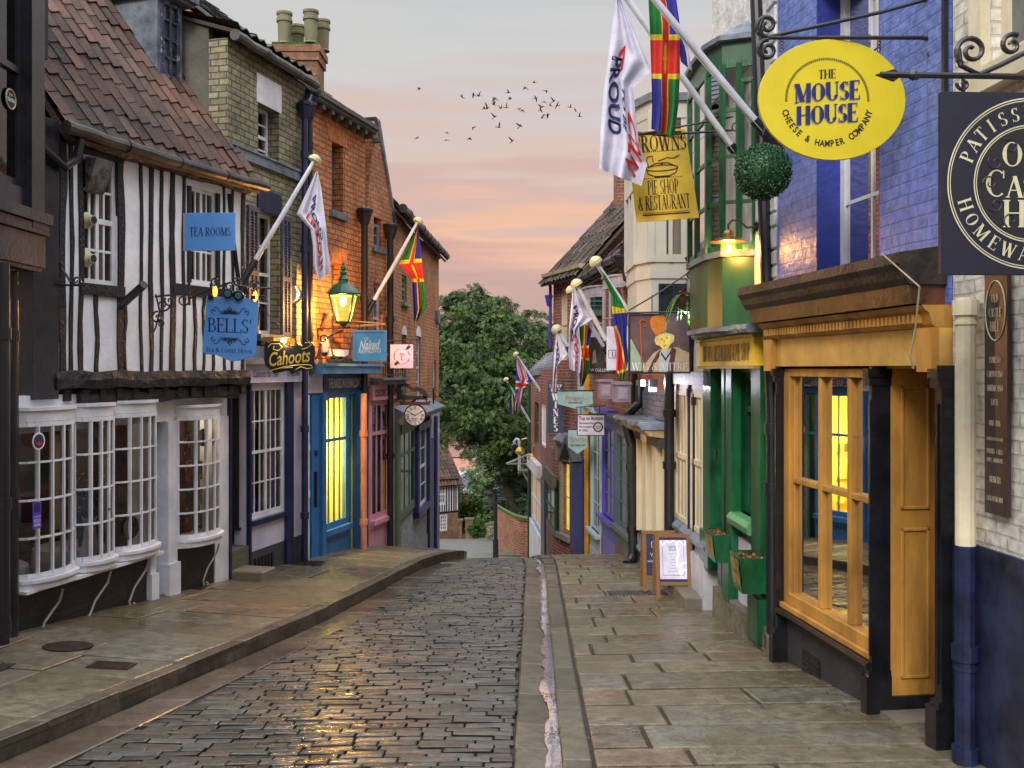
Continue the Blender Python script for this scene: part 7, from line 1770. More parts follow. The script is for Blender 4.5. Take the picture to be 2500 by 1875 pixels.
# ================================================================== SIGNS, LAMPS, FLAGS
INK = mat('ink_navy', LN(20,20,70), .5); INKB = mat('ink_black', (.015,.015,.02), .5); M_sky = mat('sign_sky_blue', LN(96,158,232), .42, var=.04)
def XZ(u, v, d): return P(u, v, d)
def rect_pts(w, h): return [(-w/2,-h/2),(w/2,-h/2),(w/2,h/2),(-w/2,h/2)]
def sign(name, label, u0, v0, u1, v1, d, m, yaw=0, cat='sign', thick=.025, shape=None, frame=None, group=None, roll=0):
    c = P((u0+u1)/2, (v0+v1)/2, d); w = (u1-u0)/FP*d; h = (v1-v0)/FP*d
    X = V3((math.cos(yaw), math.sin(yaw), 0)); Y = AZ.copy()
    if roll: X, Y = X*math.cos(roll)+Y*math.sin(roll), Y*math.cos(roll)-X*math.sin(roll)
    w /= max(.3, math.cos(yaw))
    t = thing(name, label, cat, c-AZ*h/2, group)
    mb = MB(); board(mb, shape(w, h) if shape else rect_pts(w, h), c, X, Y, thick); bo = mb.build('board', m, t, bevel=.002)
    Nn = X.cross(Y).normalized()
    if frame:
        mb = MB(); fw = frame[1]
        for a, b, p, q in ((-w/2-fw, w/2+fw, h/2, h/2+fw), (-w/2-fw, w/2+fw, -h/2-fw, -h/2), (-w/2-fw, -w/2, -h/2, h/2), (w/2, w/2+fw, -h/2, h/2)):
            board(mb, [(a,p),(b,p),(b,q),(a,q)], c, X, Y, thick*1.8)
        mb.build('frame', frame[0], t)
    return t, c+Nn*thick/2, X, Y, w, h
# --- tea rooms sign
t, c, X, Y, w, h = sign('projecting_sign', 'plain sky blue rectangular sign reading TEA ROOMS on the timbered wall', 454, 520, 575, 612, 10.6, M_sky, yaw=-.05)
serif('TEA ROOMS', c, X, Y, .095, t, INK, fit=w*.85, bold=.9)
mb = MB(); board(mb, rect_pts(.03, h), c-X*(w/2+.015)-V3((0,-.02,0)), X, Y, .04); mb.build('fixing_strip', mat('zinc', LN(150,160,180), .5), t)
# --- BELLS' sign
def bells(w, h):
    p = [(-w*.42,h/2),(w*.5,h*.44)]
    p += [(w*.49,h*.2),(w*.455,-h*.33),(w*.44,-h*.39),(w*.40,-h*.43)]
    p += [(w*.30,-h*.44),(w*.16,-h*.49),(w*.04,-h*.50),(-w*.08,-h*.47),(-w*.16,-h*.435),(-w*.26,-h*.40),(-w*.42,-h*.395),(-w*.49,-h*.36),(-w*.5,-h*.32),(-w*.45,h*.1)]
    return p[::-1]
t, c, X, Y, w, h = sign('hanging_sign', "sky blue hanging shield sign reading BELLS' TEA & COFFEE HOUSE", 493, 722, 632, 882, 10.9, M_sky, yaw=-.06, shape=bells)
Xr = (X-Y*.045).normalized(); Yr = (Y+X*.0).normalized()
serif("BELLS'", c+Yr*h*.045, Xr, Yr, .155, t, INK, fit=w*.80, bold=.8); serif('Tea & Coffee House', c-Yr*h*.335-X*.01, Xr, Yr, .050, t, INK, fit=w*.84, bold=.9)
def knot(cy, sg):
    mb = MB(); Nn = X.cross(Y)*.004
    def pl(p, r=.0035): mb.tube([c+Xr*a*w+Yr*(cy+b*sg)*h+Nn for a, b in p], r, 5)
    for k in range(-3, 4):
        pl([(k*.035-.03,-.02-.0*abs(k)),(k*.035+.05,.055-.012*abs(k))]); pl([(k*.035+.03,-.02),(k*.035-.05,.055-.012*abs(k))])
    pl([(-.03,.04),(.0,.10),(.03,.04)]); pl([(-.03,.10-.03),(.0,.02),(.03,.07)])
    for q in (-1, 1): pl([(q*(.08+.2*i/10), .03-.05*math.sin(i*.55)) for i in range(11)]); pl([(q*(.30-.035*math.cos(i*.6)), .01+.03*math.sin(i*.6)) for i in range(9)])
    mb.build('ornament', INK, t)
knot(.24, 1); knot(-.16, -1)
mb = MB()
for a in (-.34, .42):
    p = c+X*w*a+Y*h*.47; board(mb, rect_pts(.05,.04), p, X, Y, .045); mb.tube([p, p+AZ*.06+X*.015, p+AZ*.11], .008, 5); mb.tube([p+AZ*.09, p+AZ*.16], .014, 6)
mb.build('hanging_clasp', M_iron, t)
# bracket holding it
mb = MB(); zb = P(0,690,10.9).z
wl = FU.pt(FU.S(372), .04, P(0,718,10.7).z)
mb.tube([wl, P(462,716,10.85)], .012, 6); mb.tube([P(460,730,10.9), P(560,690,10.9), P(600,700,10.95), P(665,704,11.0)], .012, 6); mb.tube([P(462,745,10.9), P(462,690,10.9)], .015, 6)
mb.tube([P(380,718,10.7), P(390,760,10.72), P(380,800,10.72), P(374,812,10.7)], .010, 6)
for (u, v, r_, a0, sg) in ((385,775,.07,1.5,1),(398,745,.075,0,-1),(415,735,.06,2.5,1),(448,732,.075,.5,-1),(525,690,.05,1,1),(578,690,.05,2,-1),(620,695,.06,0,1),(560,700,.05,0,1),(392,790,.05,3,-1),(640,730,.045,0,1)):
    scroll(mb, P(u, v, 10.85), r_, 1.3, a0, AX, AZ, .011, sg)
mb.tube([P(630,795,10.95), P(633,750,10.95), P(680,790,11.6)], .006, 5)
tag(recentre(mb.build('scroll_bracket', M_iron)), "long wrought iron scroll bracket carrying the BELLS' sign", 'bracket')
for k, (u, v) in enumerate(((556, 716), (582, 721))):
    q = thing('spotlight', ('round black spotlight above the left half of the blue shield sign', 'round black spotlight above the middle of the blue shield sign')[k], 'spotlight', P(u, v, 10.85), 'spotlights over the blue shield sign')
    mb = MB(); mb.lathe(P(u, v, 10.85), [(.02,-.12),(.045,-.09),(.05,0),(.058,.01),(.05,.02),(.04,.005)], 14, ax=(.15,-1,-.2)); mb.tube([P(u,v,10.9), P(u-4,v-18,10.95)], .01, 5); mb.build('housing', M_iron, q)
    mb = MB(); mb.lathe(P(u, v+.5, 10.84), [(.038,.008),(.001,.012)], 12, ax=(.15,-1,-.2)); mb.build('lens', mat('lens_glass', LN(60,120,150), .1), q)
M_amb = mat('amber_glass', (1,.5,.1), .2, emit=(1,.42,.05), estr=2.2)
for k, (u, v) in enumerate(((525, 711), (623, 724))):
    mb = MB(); mb.lathe(P(u, v, 10.88), [(.01,-.06),(.025,-.04),(.028,.02),(.015,.055),(.004,.07)], 12); tag(recentre(mb.build('amber_lamp', M_amb)), ('small glowing amber lamp at the left hanger of the blue shield sign','small glowing amber lamp at the right hanger of the blue shield sign')[k], 'lamp', 'amber lamps on the sign hangers')
plight(P(612, 716, 11.2), 3, (1,.5,.12), .05)
# --- Cahoots sign
def caho(w, h):
    P_ = [(-.49,.36),(-.46,.46),(-.40,.40),(-.34,.45),(-.22,.46),(-.12,.40),(-.05,.30),(.04,.26),(.14,.34),(.24,.30),(.27,.42),(.33,.47),(.42,.42),(.47,.30),(.49,.05),(.46,-.1),(.49,-.22),(.44,-.36),(.34,-.40),(.24,-.36),(.14,-.42),(.04,-.50),(-.04,-.38),(-.18,-.44),(-.32,-.46),(-.42,-.30),(-.47,-.26),(-.50,-.1)]
    return [(a*w, b*h) for a, b in P_][::-1]
t, c, X, Y, w, h = sign('hanging_sign', 'black scalloped sign with gold lettering reading Cahoots', 645, 829, 772, 914, 12.2, mat('sign_black', (.012,.012,.018), .35), yaw=-.05, shape=caho, thick=.04)
M_gld = mat('gold_leaf', LN(214,188,92), .35, metal=.3)
Xr = (X+Y*.12).normalized()
text('Cahoots', c+Y*.0, Xr, Y, .17, t, M_gld, bold=.012, shear=.18, fit=w*.80, off=.006); 
mb = MB()
for pth in ([(-.42,.28),(-.36,.38),(-.2,.38),(-.14,.28),(-.22,.18),(-.32,.22),(-.30,.32)], [(.24,.22),(.34,.26),(.42,.34),(.38,.42),(.3,.40)], [(-.28,-.36),(-.1,-.28),(.1,-.24),(.3,-.22),(.42,-.24),(.44,-.32),(.34,-.34),(.22,-.28),(.12,-.36)], [(-.38,-.40),(-.2,-.32),(.06,-.30)]):
    mb.tube([c+X*a*w+Y*b*h+X.cross(Y)*.006 for a, b in pth], .006, 6)
mb.build('flourish', M_gld, t)
mb = MB(); mb.tube([c+X*w*.15+Y*h*.35, fp(FL, 742, .02, c.z+h*.45)], .014, 6); mb.tube([c+X*w*.4, fp(FL, 748, .02, c.z-.05)], .012, 6); mb.build('bracket', M_iron, t)
q = thing('spotlight', 'small lit gold spotlight above the black and gold scalloped sign', 'spotlight', P(692,832,12.3)); mb = MB(); mb.lathe(P(692,832,12.3), [(.03,-.1),(.05,-.06),(.055,.02),(.04,.02)], 12, ax=(0,-1,-.3)); mb.tube([P(692,832,12.4), fp(FL,700,.02,P(0,826,12.3).z)], .01, 5); mb.build('housing', mat('beaten_brass', (.45,.33,.10), .35), q)
mb = MB(); mb.lathe(P(692,832,12.28), [(.036,.012),(.001,.02)], 12, ax=(0,-1,-.3)); mb.build('lens', mat('warm_lens', (1,.8,.4), emit=(1,.75,.3), estr=6), q); plight(P(690,838,12.1), 3, (1,.72,.3), .04)
# --- street lantern
t = thing('street_lantern', 'green topped gas style street lantern glowing orange on its wall bracket', 'street lamp', P(838,790,15.0))
d = 15.0; cx = P(838,0,d).x; Zq = lambda v: (HZ-v)/FP*d; M_lg = mat('lantern_green', LN(22,84,58), .35)
zt, zb = Zq(720), Zq(787); rt, rb = .215, .11
mb = MB(); mb.lathe((cx,d,zt), [(rt+.03,0),(rt+.05,.02),(rt+.02,.06),(.13,.16),(.075,.19),(.07,.23),(.085,.235),(.06,.27),(.04,.30),(.055,.33),(.055,.345),(.03,.37),(.045,.40),(.04,.43),(.015,.45),(.02,.48),(.002,.52)], 16); mb.build('lantern_top', M_lg, t)
def cr(r_, z): return [V3((cx+r_*math.cos(R(45+90*k)), d+r_*math.sin(R(45+90*k)), z)) for k in range(4)]
A_, B_ = cr(rt*1.2, zt), cr(rb*1.2, zb); mb = MB()
for k in range(4):
    mb.bar(A_[k], B_[k], .022, .022); mb.bar(A_[k], A_[(k+1) % 4], .025, .03); mb.bar(B_[k], B_[(k+1) % 4], .025, .03)
    m1, m2 = (A_[k]+A_[(k+1) % 4])/2, (B_[k]+B_[(k+1) % 4])/2
mb.lathe((cx,d,zb-.06), [(.03,0),(.06,.03),(rb,.06)], 12); fr = mb.build('lantern_frame', M_lg, t)
gm = bpy.data.materials.new('lantern_glass'); gm.use_nodes = True; n_ = gm.node_tree.nodes; n_.clear(); o_ = n_.new('ShaderNodeOutputMaterial'); tr = n_.new('ShaderNodeBsdfTransparent'); em = n_.new('ShaderNodeEmission'); mx = n_.new('ShaderNodeAddShader'); em.inputs[0].default_value = (1,.36,.045,1); em.inputs[1].default_value = .62; gm.node_tree.links.new(tr.outputs[0], mx.inputs[0]); gm.node_tree.links.new(em.outputs[0], mx.inputs[1]); gm.node_tree.links.new(mx.outputs[0], o_.inputs[0])
mb = MB()
for k in range(4): mb.poly([A_[k], A_[(k+1) % 4], B_[(k+1) % 4], B_[k]])
mb.build('lantern_glass', gm, fr)
mb = MB(); mb.ball((cx,d,Zq(735)), .045, 8, (1,1,1.7)); mb.build('lamp_bulb', mat('bulb_warm', (1,.8,.4), emit=(1,.72,.28), estr=30), t)
mb = MB(); wp = fp(FL, 775, .0, Zq(800)); wx = V3(wp); mb.tube([(cx,d,zb-.05),(cx,d,Zq(800))], .018, 8)
mb.tube([wx, V3((cx+.1,d,Zq(800)))], .016, 8); mb.tube([fp(FL,775,0,Zq(868)), P(784,838,14.6), P(800,822,14.8), P(838,806,15.0)], .014, 8); mb.tube([P(776,800,14.6), P(776,830,14.6)], .012, 6); scroll(mb, P(790,828,14.7), .07, 1.4, 0, AX, AZ, .012)
mb.build('bracket', M_iron, t)
plight((cx, d-.0, Zq(752)), 260, (1,.47,.12), .05, par=t)
q = thing('wall_camera', 'white dome camera on the orange brick wall under the lantern', 'camera', P(793,860,14.3)); mb = MB(); c = fp(FL,793,.12,P(0,842,14.6).z); mb.lathe(c-AZ*.12, [(.02,0),(.05,.03),(.055,.08),(.055,.20),(.04,.24),(.001,.25)], 12); mb.build('housing', M_white, q); mb = MB(); mb.ball(c-AZ*.12, .045, 8); mb.build('lens_dome', M_iron, q)
mb = MB(); mb.lathe(fp(FL,797,.1,P(0,775,14.6).z), [(.02,-.16),(.04,-.14),(.04,.05),(.05,.14)], 10, ax=(.5,-.2,.8)); mb.tube([fp(FL,790,.0,P(0,795,14.6).z), fp(FL,797,.1,P(0,780,14.6).z)], .014, 6); tag(recentre(mb.build('flagpole_socket', mat('rusty_steel', (.14,.07,.03), .6))), 'empty rusty flagpole socket on the orange brick wall beside the lantern', 'pole socket')
mb = MB(); pp_ = [fp(FL,805,.05,ft+.9), fp(FL,812,.3,ft+.6), fp(FL,830,.28,ft+.5), fp(FL,850,.05,ft+.6), fp(FL,862,.04,ft+.95)]; mb.tube(pp_, .014, 6); mb.tube([fp(FL,800,.02,ft+.52), fp(FL,880,.02,ft+.52)], .02, 6); tag(recentre(mb.build('wall_cable', M_iron)), 'looping black cable above the blue shop front', 'cable')
# --- Naked sign
M_nk = mat('sign_teal_blue', LN(88,164,204), .42); M_nf = mat('sign_frame_blue', LN(104,164,204), .4)
t, c, X, Y, w, h = sign('hanging_sign', 'teal blue framed sign reading THE Naked MARSHMALLOW Co', 867, 811, 939, 877, 14.2, M_nk, frame=(M_nf, .03))
Xr = (X+Y*.06).normalized(); text('Naked', c+Y*h*.04-X*.0, Xr, Y, .13, t, M_white, bold=.03, shear=.35, fit=w*.72); text('THE', c+Y*h*.25-X*w*.12, Xr, Y, .045, t, M_white, bold=.02, fit=w*.16); text('MARSHMALLOW CO', c-Y*h*.20, Xr, Y, .055, t, M_white, bold=.02, fit=w*.76)
mb = MB(); mb.bar(fp(FL,812,.0,P(0,765,14.2).z), P(944,790,14.22), .03, .012); mb.bar(fp(FL,812,.0,P(0,787,14.2).z), P(944,791,14.22), .022, .03)
for u in (878, 929): mb.tube([P(u,806,14.2), P(u,790,14.2)], .007, 5)
mb.build('bracket', M_iron, t)
# --- cocktail sign
t, c, X, Y, w, h = sign('hanging_sign', 'square pale lilac sign with a cocktail glass inside a ring of small letters', 953, 841, 1009, 899, 16.6, mat('sign_lilac', LN(196,176,226), .5), thick=.02)
r_ = w*.34; k = 0
body_ = 'COCKTAIL GIFT SHOP  COCKTAIL GIFT SHOP'
for i, ch in enumerate(body_):
    if ch == ' ': continue
    a = R(170-i*(360/len(body_))); text(ch, c+X*r_*math.cos(a)+Y*r_*math.sin(a), X*math.sin(a)-Y*math.cos(a), X*math.cos(a)+Y*math.sin(a), .022, t, INKB, bold=.02) if i % 1 == 0 else 0
mb = MB(); o = X.cross(Y)*.004; L_ = lambda a, b: mb.tube([c+X*a[0]*w+Y*a[1]*h+o, c+X*b[0]*w+Y*b[1]*h+o], .004, 4)
L_((-.09,.11),(.09,.11)); L_((-.09,.11),(0,0)); L_((.09,.11),(0,0)); L_((0,0),(0,-.14)); L_((-.05,-.15),(.05,-.15)); mb.build('emblem', INKB, t)
for sg in (1, -1):
    mb = MB(); b0 = c+X*sg*w*.2+Y*sg*h*.27+o
    for k in range(5): p = b0+X*sg*k*.018*.6+Y*sg*k*.012; mb.poly([p, p+X*.035+Y*.008, p+X*.045+Y*.02, p+X*.012+Y*.016]); mb.poly([p, p-X*.008+Y*.035, p+X*.004+Y*.045, p+X*.012+Y*.014])
    mb.build('leaf_emblem', INKB, t)
mb = MB(); mb.tube([P(946,832,16.5), P(1016,828,16.7)], .010, 6); mb.tube([P(962,840,16.6), P(962,831,16.6)], .006, 5); mb.tube([P(1001,840,16.6), P(1001,829,16.6)], .006, 5); mb.tube([fp(FL,957,.0,P(0,800,16.6).z), P(1000,829,16.6)], .005, 5); mb.build('bracket', M_iron, t)
# --- clock
t = thing('hanging_clock', 'round white wall clock with Roman numerals hanging from a black silhouette bracket', 'clock', P(1013,1045,18.4)); d = 18.4; c = P(1013,1014,d); rC = 27.5/FP*d
mb = MB(); mb.lathe(c+V3((0,.06,0)), [(.001,-.06),(rC*.95,-.06),(rC,-.03),(rC,.03),(rC*.9,.04),(.001,.04)], 32, ax=(0,-1,0)); mb.build('case', mat('clock_case', (.04,.018,.015), .4), t)
mb = MB(); mb.lathe(c+V3((0,.0,0)), [(.001,.0),(rC*.88,.0),(rC*.88,.02),(.001,.02)], 32, ax=(0,-1,0)); mb.build('dial', mat('clock_white', LN(238,238,248), .5), t)
for k, nm in enumerate(('XII','I','II','III','IIII','V','VI','VII','VIII','IX','X','XI')):
    a = R(90-30*k); er = AX*math.cos(a)+AZ*math.sin(a); et = AX*math.sin(a)-AZ*math.cos(a)
    serif(nm, c+V3((0,-.021,0))+er*rC*.68, et, er, .065, t, INKB, bold=1.1, name='numeral', off=.002, sx=.7)
mb = MB(); o = V3((0,-.028,0)); mb.bar(c+o, c+o+(AX*.62+AZ*.32)*rC, .014, .006, up=(0,1,0)); mb.bar(c+o, c+o+(-AX*.42+AZ*.22)*rC, .022, .006, up=(0,1,0)); mb.build('hands', mat('hand_gold', LN(120,100,60), .4), t)
serif('TIMEPIECE', c+V3((0,-.022,0))-AZ*rC*.27, AX, AZ, .028, t, INKB, fit=rC*.7, bold=1); serif('REPAIRS', c+V3((0,-.022,0))-AZ*rC*.42, AX, AZ, .026, t, INKB, fit=rC*.5, bold=1)
mb = MB(); board(mb, [(-.27,-.03),(.27,-.03),(.30,.05),(.2,.03),(-.2,.03),(-.30,.05)], P(1013,985,d), AX, AZ, .05); mb.build('crest_board', mat('clock_wood', (.09,.025,.018), .4), t)
mb = MB(); sil = [(968,973),(970,932),(968,926),(972,920),(978,921),(982,926),(981,931),(990,936),(1000,938),(1004,944),(1010,948),(1018,944),(1030,947),(1040,955),(1046,968),(1044,973),(1034,972),(1030,962),(1020,955),(1008,956),(996,947),(984,941),(980,946),(981,962),(990,966),(1012,966),(1040,968),(1044,976),(968,976)]
mb.prism([P(u,v,d) for u, v in sil], V3((0,.03,0))); mb.tube([P(985,976,d), P(985,984,d)], .01, 5); mb.tube([P(1041,974,d), P(1041,984,d)], .01, 5); mb.bar(P(966,975,d), fp(F4,975,.0,P(0,975,18.6).z), .04, .03); mb.tube([P(1022,970,d), P(1002,984,d)], .022, 6); mb.build('bracket', M_iron, t)
# --- far scroll bracket on the left row
mb = MB(); a = F4.pt(F4.S(1060), .0, P(0,970,23.5).z); mb.tube([P(1058,948,23.3), P(1058,1010,23.3)], .02, 6); mb.tube([P(1058,969,23.3), P(1130,969,23.3)], .014, 6); mb.tube([P(1062,952,23.3), P(1105,968,23.3)], .01, 6); tag(recentre(mb.build('sign_bracket', M_iron)), 'bare iron sign arm at the far end of the left row', 'bracket')

# --- right hand signs
# mouse house oval
M_oval = mat('sign_yellow', LN(214,196,32), .45, var=.04)
def oval(w, h): return [(w/2*math.cos(R(a)), h/2*math.sin(R(a))) for a in range(0, 360, 8)]
t, c, X, Y, w, h = sign('oval_sign', 'large yellow oval sign reading THE MOUSE HOUSE CHEESE & HAMPER COMPANY', 1849, 97, 2211, 392, 6.5, M_oval, shape=oval, thick=.03, yaw=.03)
NV = mat('sign_navy', LN(24,30,92), .5)
c = c-X*w*.035; Xr = (X+Y*.07).normalized(); Yr = Y
serif('THE', c+Yr*.21*h+X*.0, Xr, Yr, .060, t, INKB, bold=1.5, fit=.115)
for j, s_ in enumerate(('MOUSE', 'HOUSE')):
    for mm_, dx, of in ((mat('sign_shade', LN(120,130,150), .5), .006, .0025), (NV, 0, .0045)):
        serif(s_, c+Yr*(.065-.185*j)*h+X*(.002-dx)+Yr*-dx, Xr, Yr, .125, t, mm_, bold=1.75, fit=.44 if j == 0 else .41, off=of)
rr = .265; hh = .30
mb = MB()
for a in range(-2, 183, 3):
    for q in (0,):
        a0, a1 = R(a), R(a+2.2); mb.poly([c+X*rx*math.cos(b)*1.0+Y*(.0+rx*math.sin(b)*.98)+X.cross(Y)*.003 for rx, b in ((rr+.0,a0),(rr+.016,a0),(rr+.016,a1),(rr,a1))])
mb.build('rope_ring', mat('sign_olive', LN(110,106,30), .5), t)
bd = 'CHEESE & HAMPER COMPANY'
for i, ch in enumerate(bd):
    if ch == ' ': continue
    a = R(197+i*(343-197)/(len(bd)-1)); er = X*math.cos(a)+Y*math.sin(a); et = -X*math.sin(a)+Y*math.cos(a)
    text(ch, c+er*.29, et, -er, .042, t, INKB, bold=.025, sx=.8)
mb = MB(); zb = P(0,85,6.5).z
bar_ = [P(1868,92,6.5), P(2000,92,6.5), P(2250,92,6.42), P(2335,100,6.38)]
mb.tube(bar_, .014, 8); mb.tube([P(1868,92,6.5), P(1930,78,6.5), P(2150,30,6.45), P(2330,-20,6.4)], .013, 8)
scroll(mb, P(1872,62,6.5), .075, 1.5, -1.5, AX, AZ, .017, -1); scroll(mb, P(1874,122,6.5), .07, 1.5, 1.5, AX, AZ, .017, 1); scroll(mb, P(2282,128,6.4), .065, 1.4, 1.4, AX, AZ, .016, -1); mb.tube([P(2335,-40,6.36), P(2335,140,6.36)], .018, 8); mb.tube([P(1862,45,6.5), P(1850,80,6.5), P(1862,92,6.5)], .015, 6); mb.tube([P(2250,92,6.42), P(2300,100,6.4), P(2312,120,6.4), P(2300,138,6.4)], .015, 6)
mb.build('bracket', M_iron, t)
mb = MB()
for u in (1908, 2146):
    for k in range(4): p = P(u, 97+k*8, 6.5); mb.tube([p+V3((.012*math.cos(R(a)), .012*math.sin(R(a))*(k % 2), -.013*math.sin(R(a)))) for a in range(0, 361, 60)], .004, 5)
mb.build('chain', mat('rusty_steel', (.14,.07,.03), .6), t)
# castle hill square sign
t, c, X, Y, w, h = sign('square_sign', 'big square navy sign with cream ring lettering PATISSERIE and HOMEWARE at the right edge', 2290, 228, 2735, 672, 4.35, mat('sign_midnight', LN(22,26,48), .45), yaw=.04, thick=.03)
CR = mat('sign_cream', LN(206,204,168), .5)
for rr_, th in ((.465, .006), (.452, .004), (.318, .006), (.306, .004)):
    mb = MB(); R_ = rr_*w
    for a in range(0, 360, 4): a0, a1 = R(a), R(a+4.0); mb.poly([c+X*q*math.cos(b)+Y*q*math.sin(b)+X.cross(Y)*.003 for q, b in ((R_-th/2,a0),(R_+th/2,a0),(R_+th/2,a1),(R_-th/2,a1))])
    mb.build('ring', CR, t)
mb = MB(); mb.lathe(c, [(.001,.0016),(.30*w,.0016),(.30*w,.0022),(.001,.0022)], 40, ax=X.cross(Y)); mb.build('dark_disc', mat('sign_black_disc', (.012,.013,.02), .4), t)
mb = MB(); rnd = random.Random(6)
for k in range(12): a = R(k*30); scroll(mb, c+X.cross(Y)*.003+X*.23*w*math.cos(a)+Y*.23*w*math.sin(a), .035, 1.1, a, X, Y, .004, 1 if k % 2 else -1)
mb.build('leaf_scroll', mat('sign_scroll', LN(30,36,62), .5), t)
for bd, a0, a1, fl_ in (('PATISSERIE', 158, 60, 0), ('HOMEWARE', 198, 290, 1)):
    for i, ch in enumerate(bd):
        a = R(a0+(a1-a0)*i/(len(bd)-1)); er = X*math.cos(a)+Y*math.sin(a); et = X*math.sin(a)-Y*math.cos(a)
        if fl_: serif(ch, c+er*.385*w, -et, -er, .062, t, CR, bold=1.1)
        else: serif(ch, c+er*.385*w, et, er, .062, t, CR, bold=1.1)
serif('OLD', c+Y*.16*h, X, Y, .115, t, CR, bold=1.1, fit=w*.33); serif('Castle', c+Y*.0, X, Y, .125, t, CR, bold=1.1, fit=w*.52); serif('Hill', c-Y*.165*h, X, Y, .12, t, CR, bold=1.1, fit=w*.32)
mb = MB(); mb.tube([P(2150,182,4.35), P(2700,190,4.35)], .014, 8); ap = [P(2140,181,4.35), P(2185,168,4.35), P(2205,183,4.35), P(2185,197,4.35)]; mb.prism(ap, V3((0,.02,0))); mb.lathe(P(2230,184,4.35), [(.014,-.02),(.024,0),(.014,.02)], 10, ax=(1,0,0))
mb.tube([P(2240,183,4.35), P(2232,186,4.35)], .02, 8); scroll(mb, P(2372,125,4.35), .072, 1.5, -2.2, AX, AZ, .013, -1); mb.tube([P(2340,120,4.35), P(2345,160,4.35), P(2390,182,4.35), P(2440,160,4.35), P(2480,140,4.35), P(2560,100,4.35)], .012, 8); scroll(mb, P(2470,110,4.35), .05, 1.3, 1, AX, AZ, .012, 1)
mb.tube([P(2352,190,4.35), P(2352,240,4.35)], .009, 6); scroll(mb, P(2352,205,4.35), .03, 1, 3, AX, AZ, .008); mb.build('bracket', M_iron, t)
# Browns banner
t, c, X, Y, w, h = sign('banner_sign', 'tall yellow banner sign reading BROWNS PIE SHOP & RESTAURANT with a pie drawing', 1541, 318, 1692, 538, 9.9, mat('banner_yellow', LN(236,198,60), .5), yaw=.0, roll=.07, shape=lambda w, h: [(-w/2+.02,-h/2),(w/2+.03,-h/2),(w/2-.05,h/2),(-w/2-.02,h/2)], thick=.015)
DB = mat('dark_brown_ink', (.04,.015,.01), .5)
serif('BROWNS', c+Y*h*.36, X, Y, .165, t, DB, bold=1.2, fit=w*.86); serif('PIE SHOP', c-Y*h*.13, X, Y, .145, t, DB, bold=1.2, fit=w*.50); serif('& RESTAURANT', c-Y*h*.30, X, Y, .145, t, DB, bold=1.2, fit=w*.84)
mb = MB(); o = X.cross(Y)*.003
def bx_(a, b, p, q): mb.poly([c+X*a*w+Y*p*h+o, c+X*b*w+Y*p*h+o, c+X*b*w+Y*q*h+o, c+X*a*w+Y*q*h+o])
bx_(-.36,.40,-.44,-.425); bx_(-.36,.40,-.415,-.41); bx_(-.4,.36,.455,.475)
for k in range(22): bx_(-.40+k*.034,-.385+k*.034,-.035,-.022); bx_(-.36+k*.034,-.345+k*.034,.262,.275)
mb.build('rules', DB, t)
mb = MB(); cc = c+Y*h*.06+o
for pth in ([(.26*math.cos(R(a)), .032*math.sin(R(a))+.02) for a in range(0,361,20)], [(-.26,.02),(-.22,-.04),(-.12,-.07),(.12,-.07),(.22,-.04),(.26,.02)], [(-.22,.035),(-.1,.075),(.1,.075),(.22,.035)], [(-.12,-.07),(-.12,-.08),(.12,-.08),(.12,-.07)], [(-.2,.03),(-.24,.10),(-.22,.15),(-.14,.16),(-.13,.09)], [(-.02,.05),(.0,.07),(.03,.05)], [(-.05,.1),(.1,.13),(.2,.12),(.3,.15)], [(-.3,-.05),(-.4,-.04),(-.36,0),(-.28,-.01)]):
    mb.tube([cc+X*a*w+Y*b*h for a, b in pth], .005, 5)
mb.build('pie_drawing', DB, t)
mb = MB(); mb.tube([P(1545,322,9.9), P(1600,330,9.9), P(1790,318,9.75)], .012, 6); mb.tube([P(1560,328,9.9), P(1790,285,9.75)], .010, 6); scroll(mb, P(1798,312,9.7), .06, 1.4, 0, AX, AZ, .010); mb.build('bracket', M_iron, t)
# Wig & Mitre pictorial sign
t, c, X, Y, w, h = sign('pictorial_sign', 'dark framed painted inn sign with a figure in an orange mitre and a crozier, reading WIG & MITRE', 1538, 770, 1682, 908, 11.9, mat('painted_night', LN(62,52,62), .5, col2=LN(120,92,92), vscale=2.2), frame=(M_iron, .02), thick=.03)
t['label'] = 'painted inn sign reading WIG & MITRE with an orange mitre and a crozier'
o = X.cross(Y)
def pp2(pts, m, k, nm='painting'):
    mb = MB(); q = [c+X*(a-.5)*w+Y*(.5-b)*h+o*(.002+.0012*k) for a, b in pts]
    mb.poly(q if (q[1]-q[0]).cross(q[2]-q[1]).dot(o) > 0 else q[::-1])
    n_ = V3((0,0,0))
    for i in range(len(q)): n_ += q[i].cross(q[(i+1) % len(q)])
    if n_.dot(o) < 0: mb.f[0] = mb.f[0][::-1]
    mb.build(nm, m, t)
pm = lambda n, *cc: mat('paint_'+n, LN(*cc), .5, var=.1, vscale=14)
pp2([(.0,.42),(.02,.42),(.30,.98),(0,.98)], pm('sea', 160,186,160), 0)
pp2([(.22,1),(.28,.82),(.40,.66),(.5,.6),(.8,.56),(.9,.62),(1,.66),(1,1)], pm('robe', 196,172,140), 1, 'painted_robe')
pp2([(.30,1),(.37,.82),(.46,.66),(.52,.60),(.50,.72),(.42,.86),(.38,1)], pm('stole', 96,52,44), 2, 'painted_stole'); pp2([(.70,.56),(.78,.60),(.76,.74),(.74,1),(.64,1),(.66,.8)], pm('stole', 96,52,44), 2, 'painted_stole')
pp2([(.50,.66),(.55,.60),(.66,.60),(.68,.72),(.62,1),(.48,1)], pm('shirt', 196,204,206), 3, 'painted_shirt'); pp2([(.52,.64),(.60,.76),(.69,.62),(.69,.66),(.60,.81),(.52,.69)], pm('collar', 30,34,70), 4, 'painted_collar')
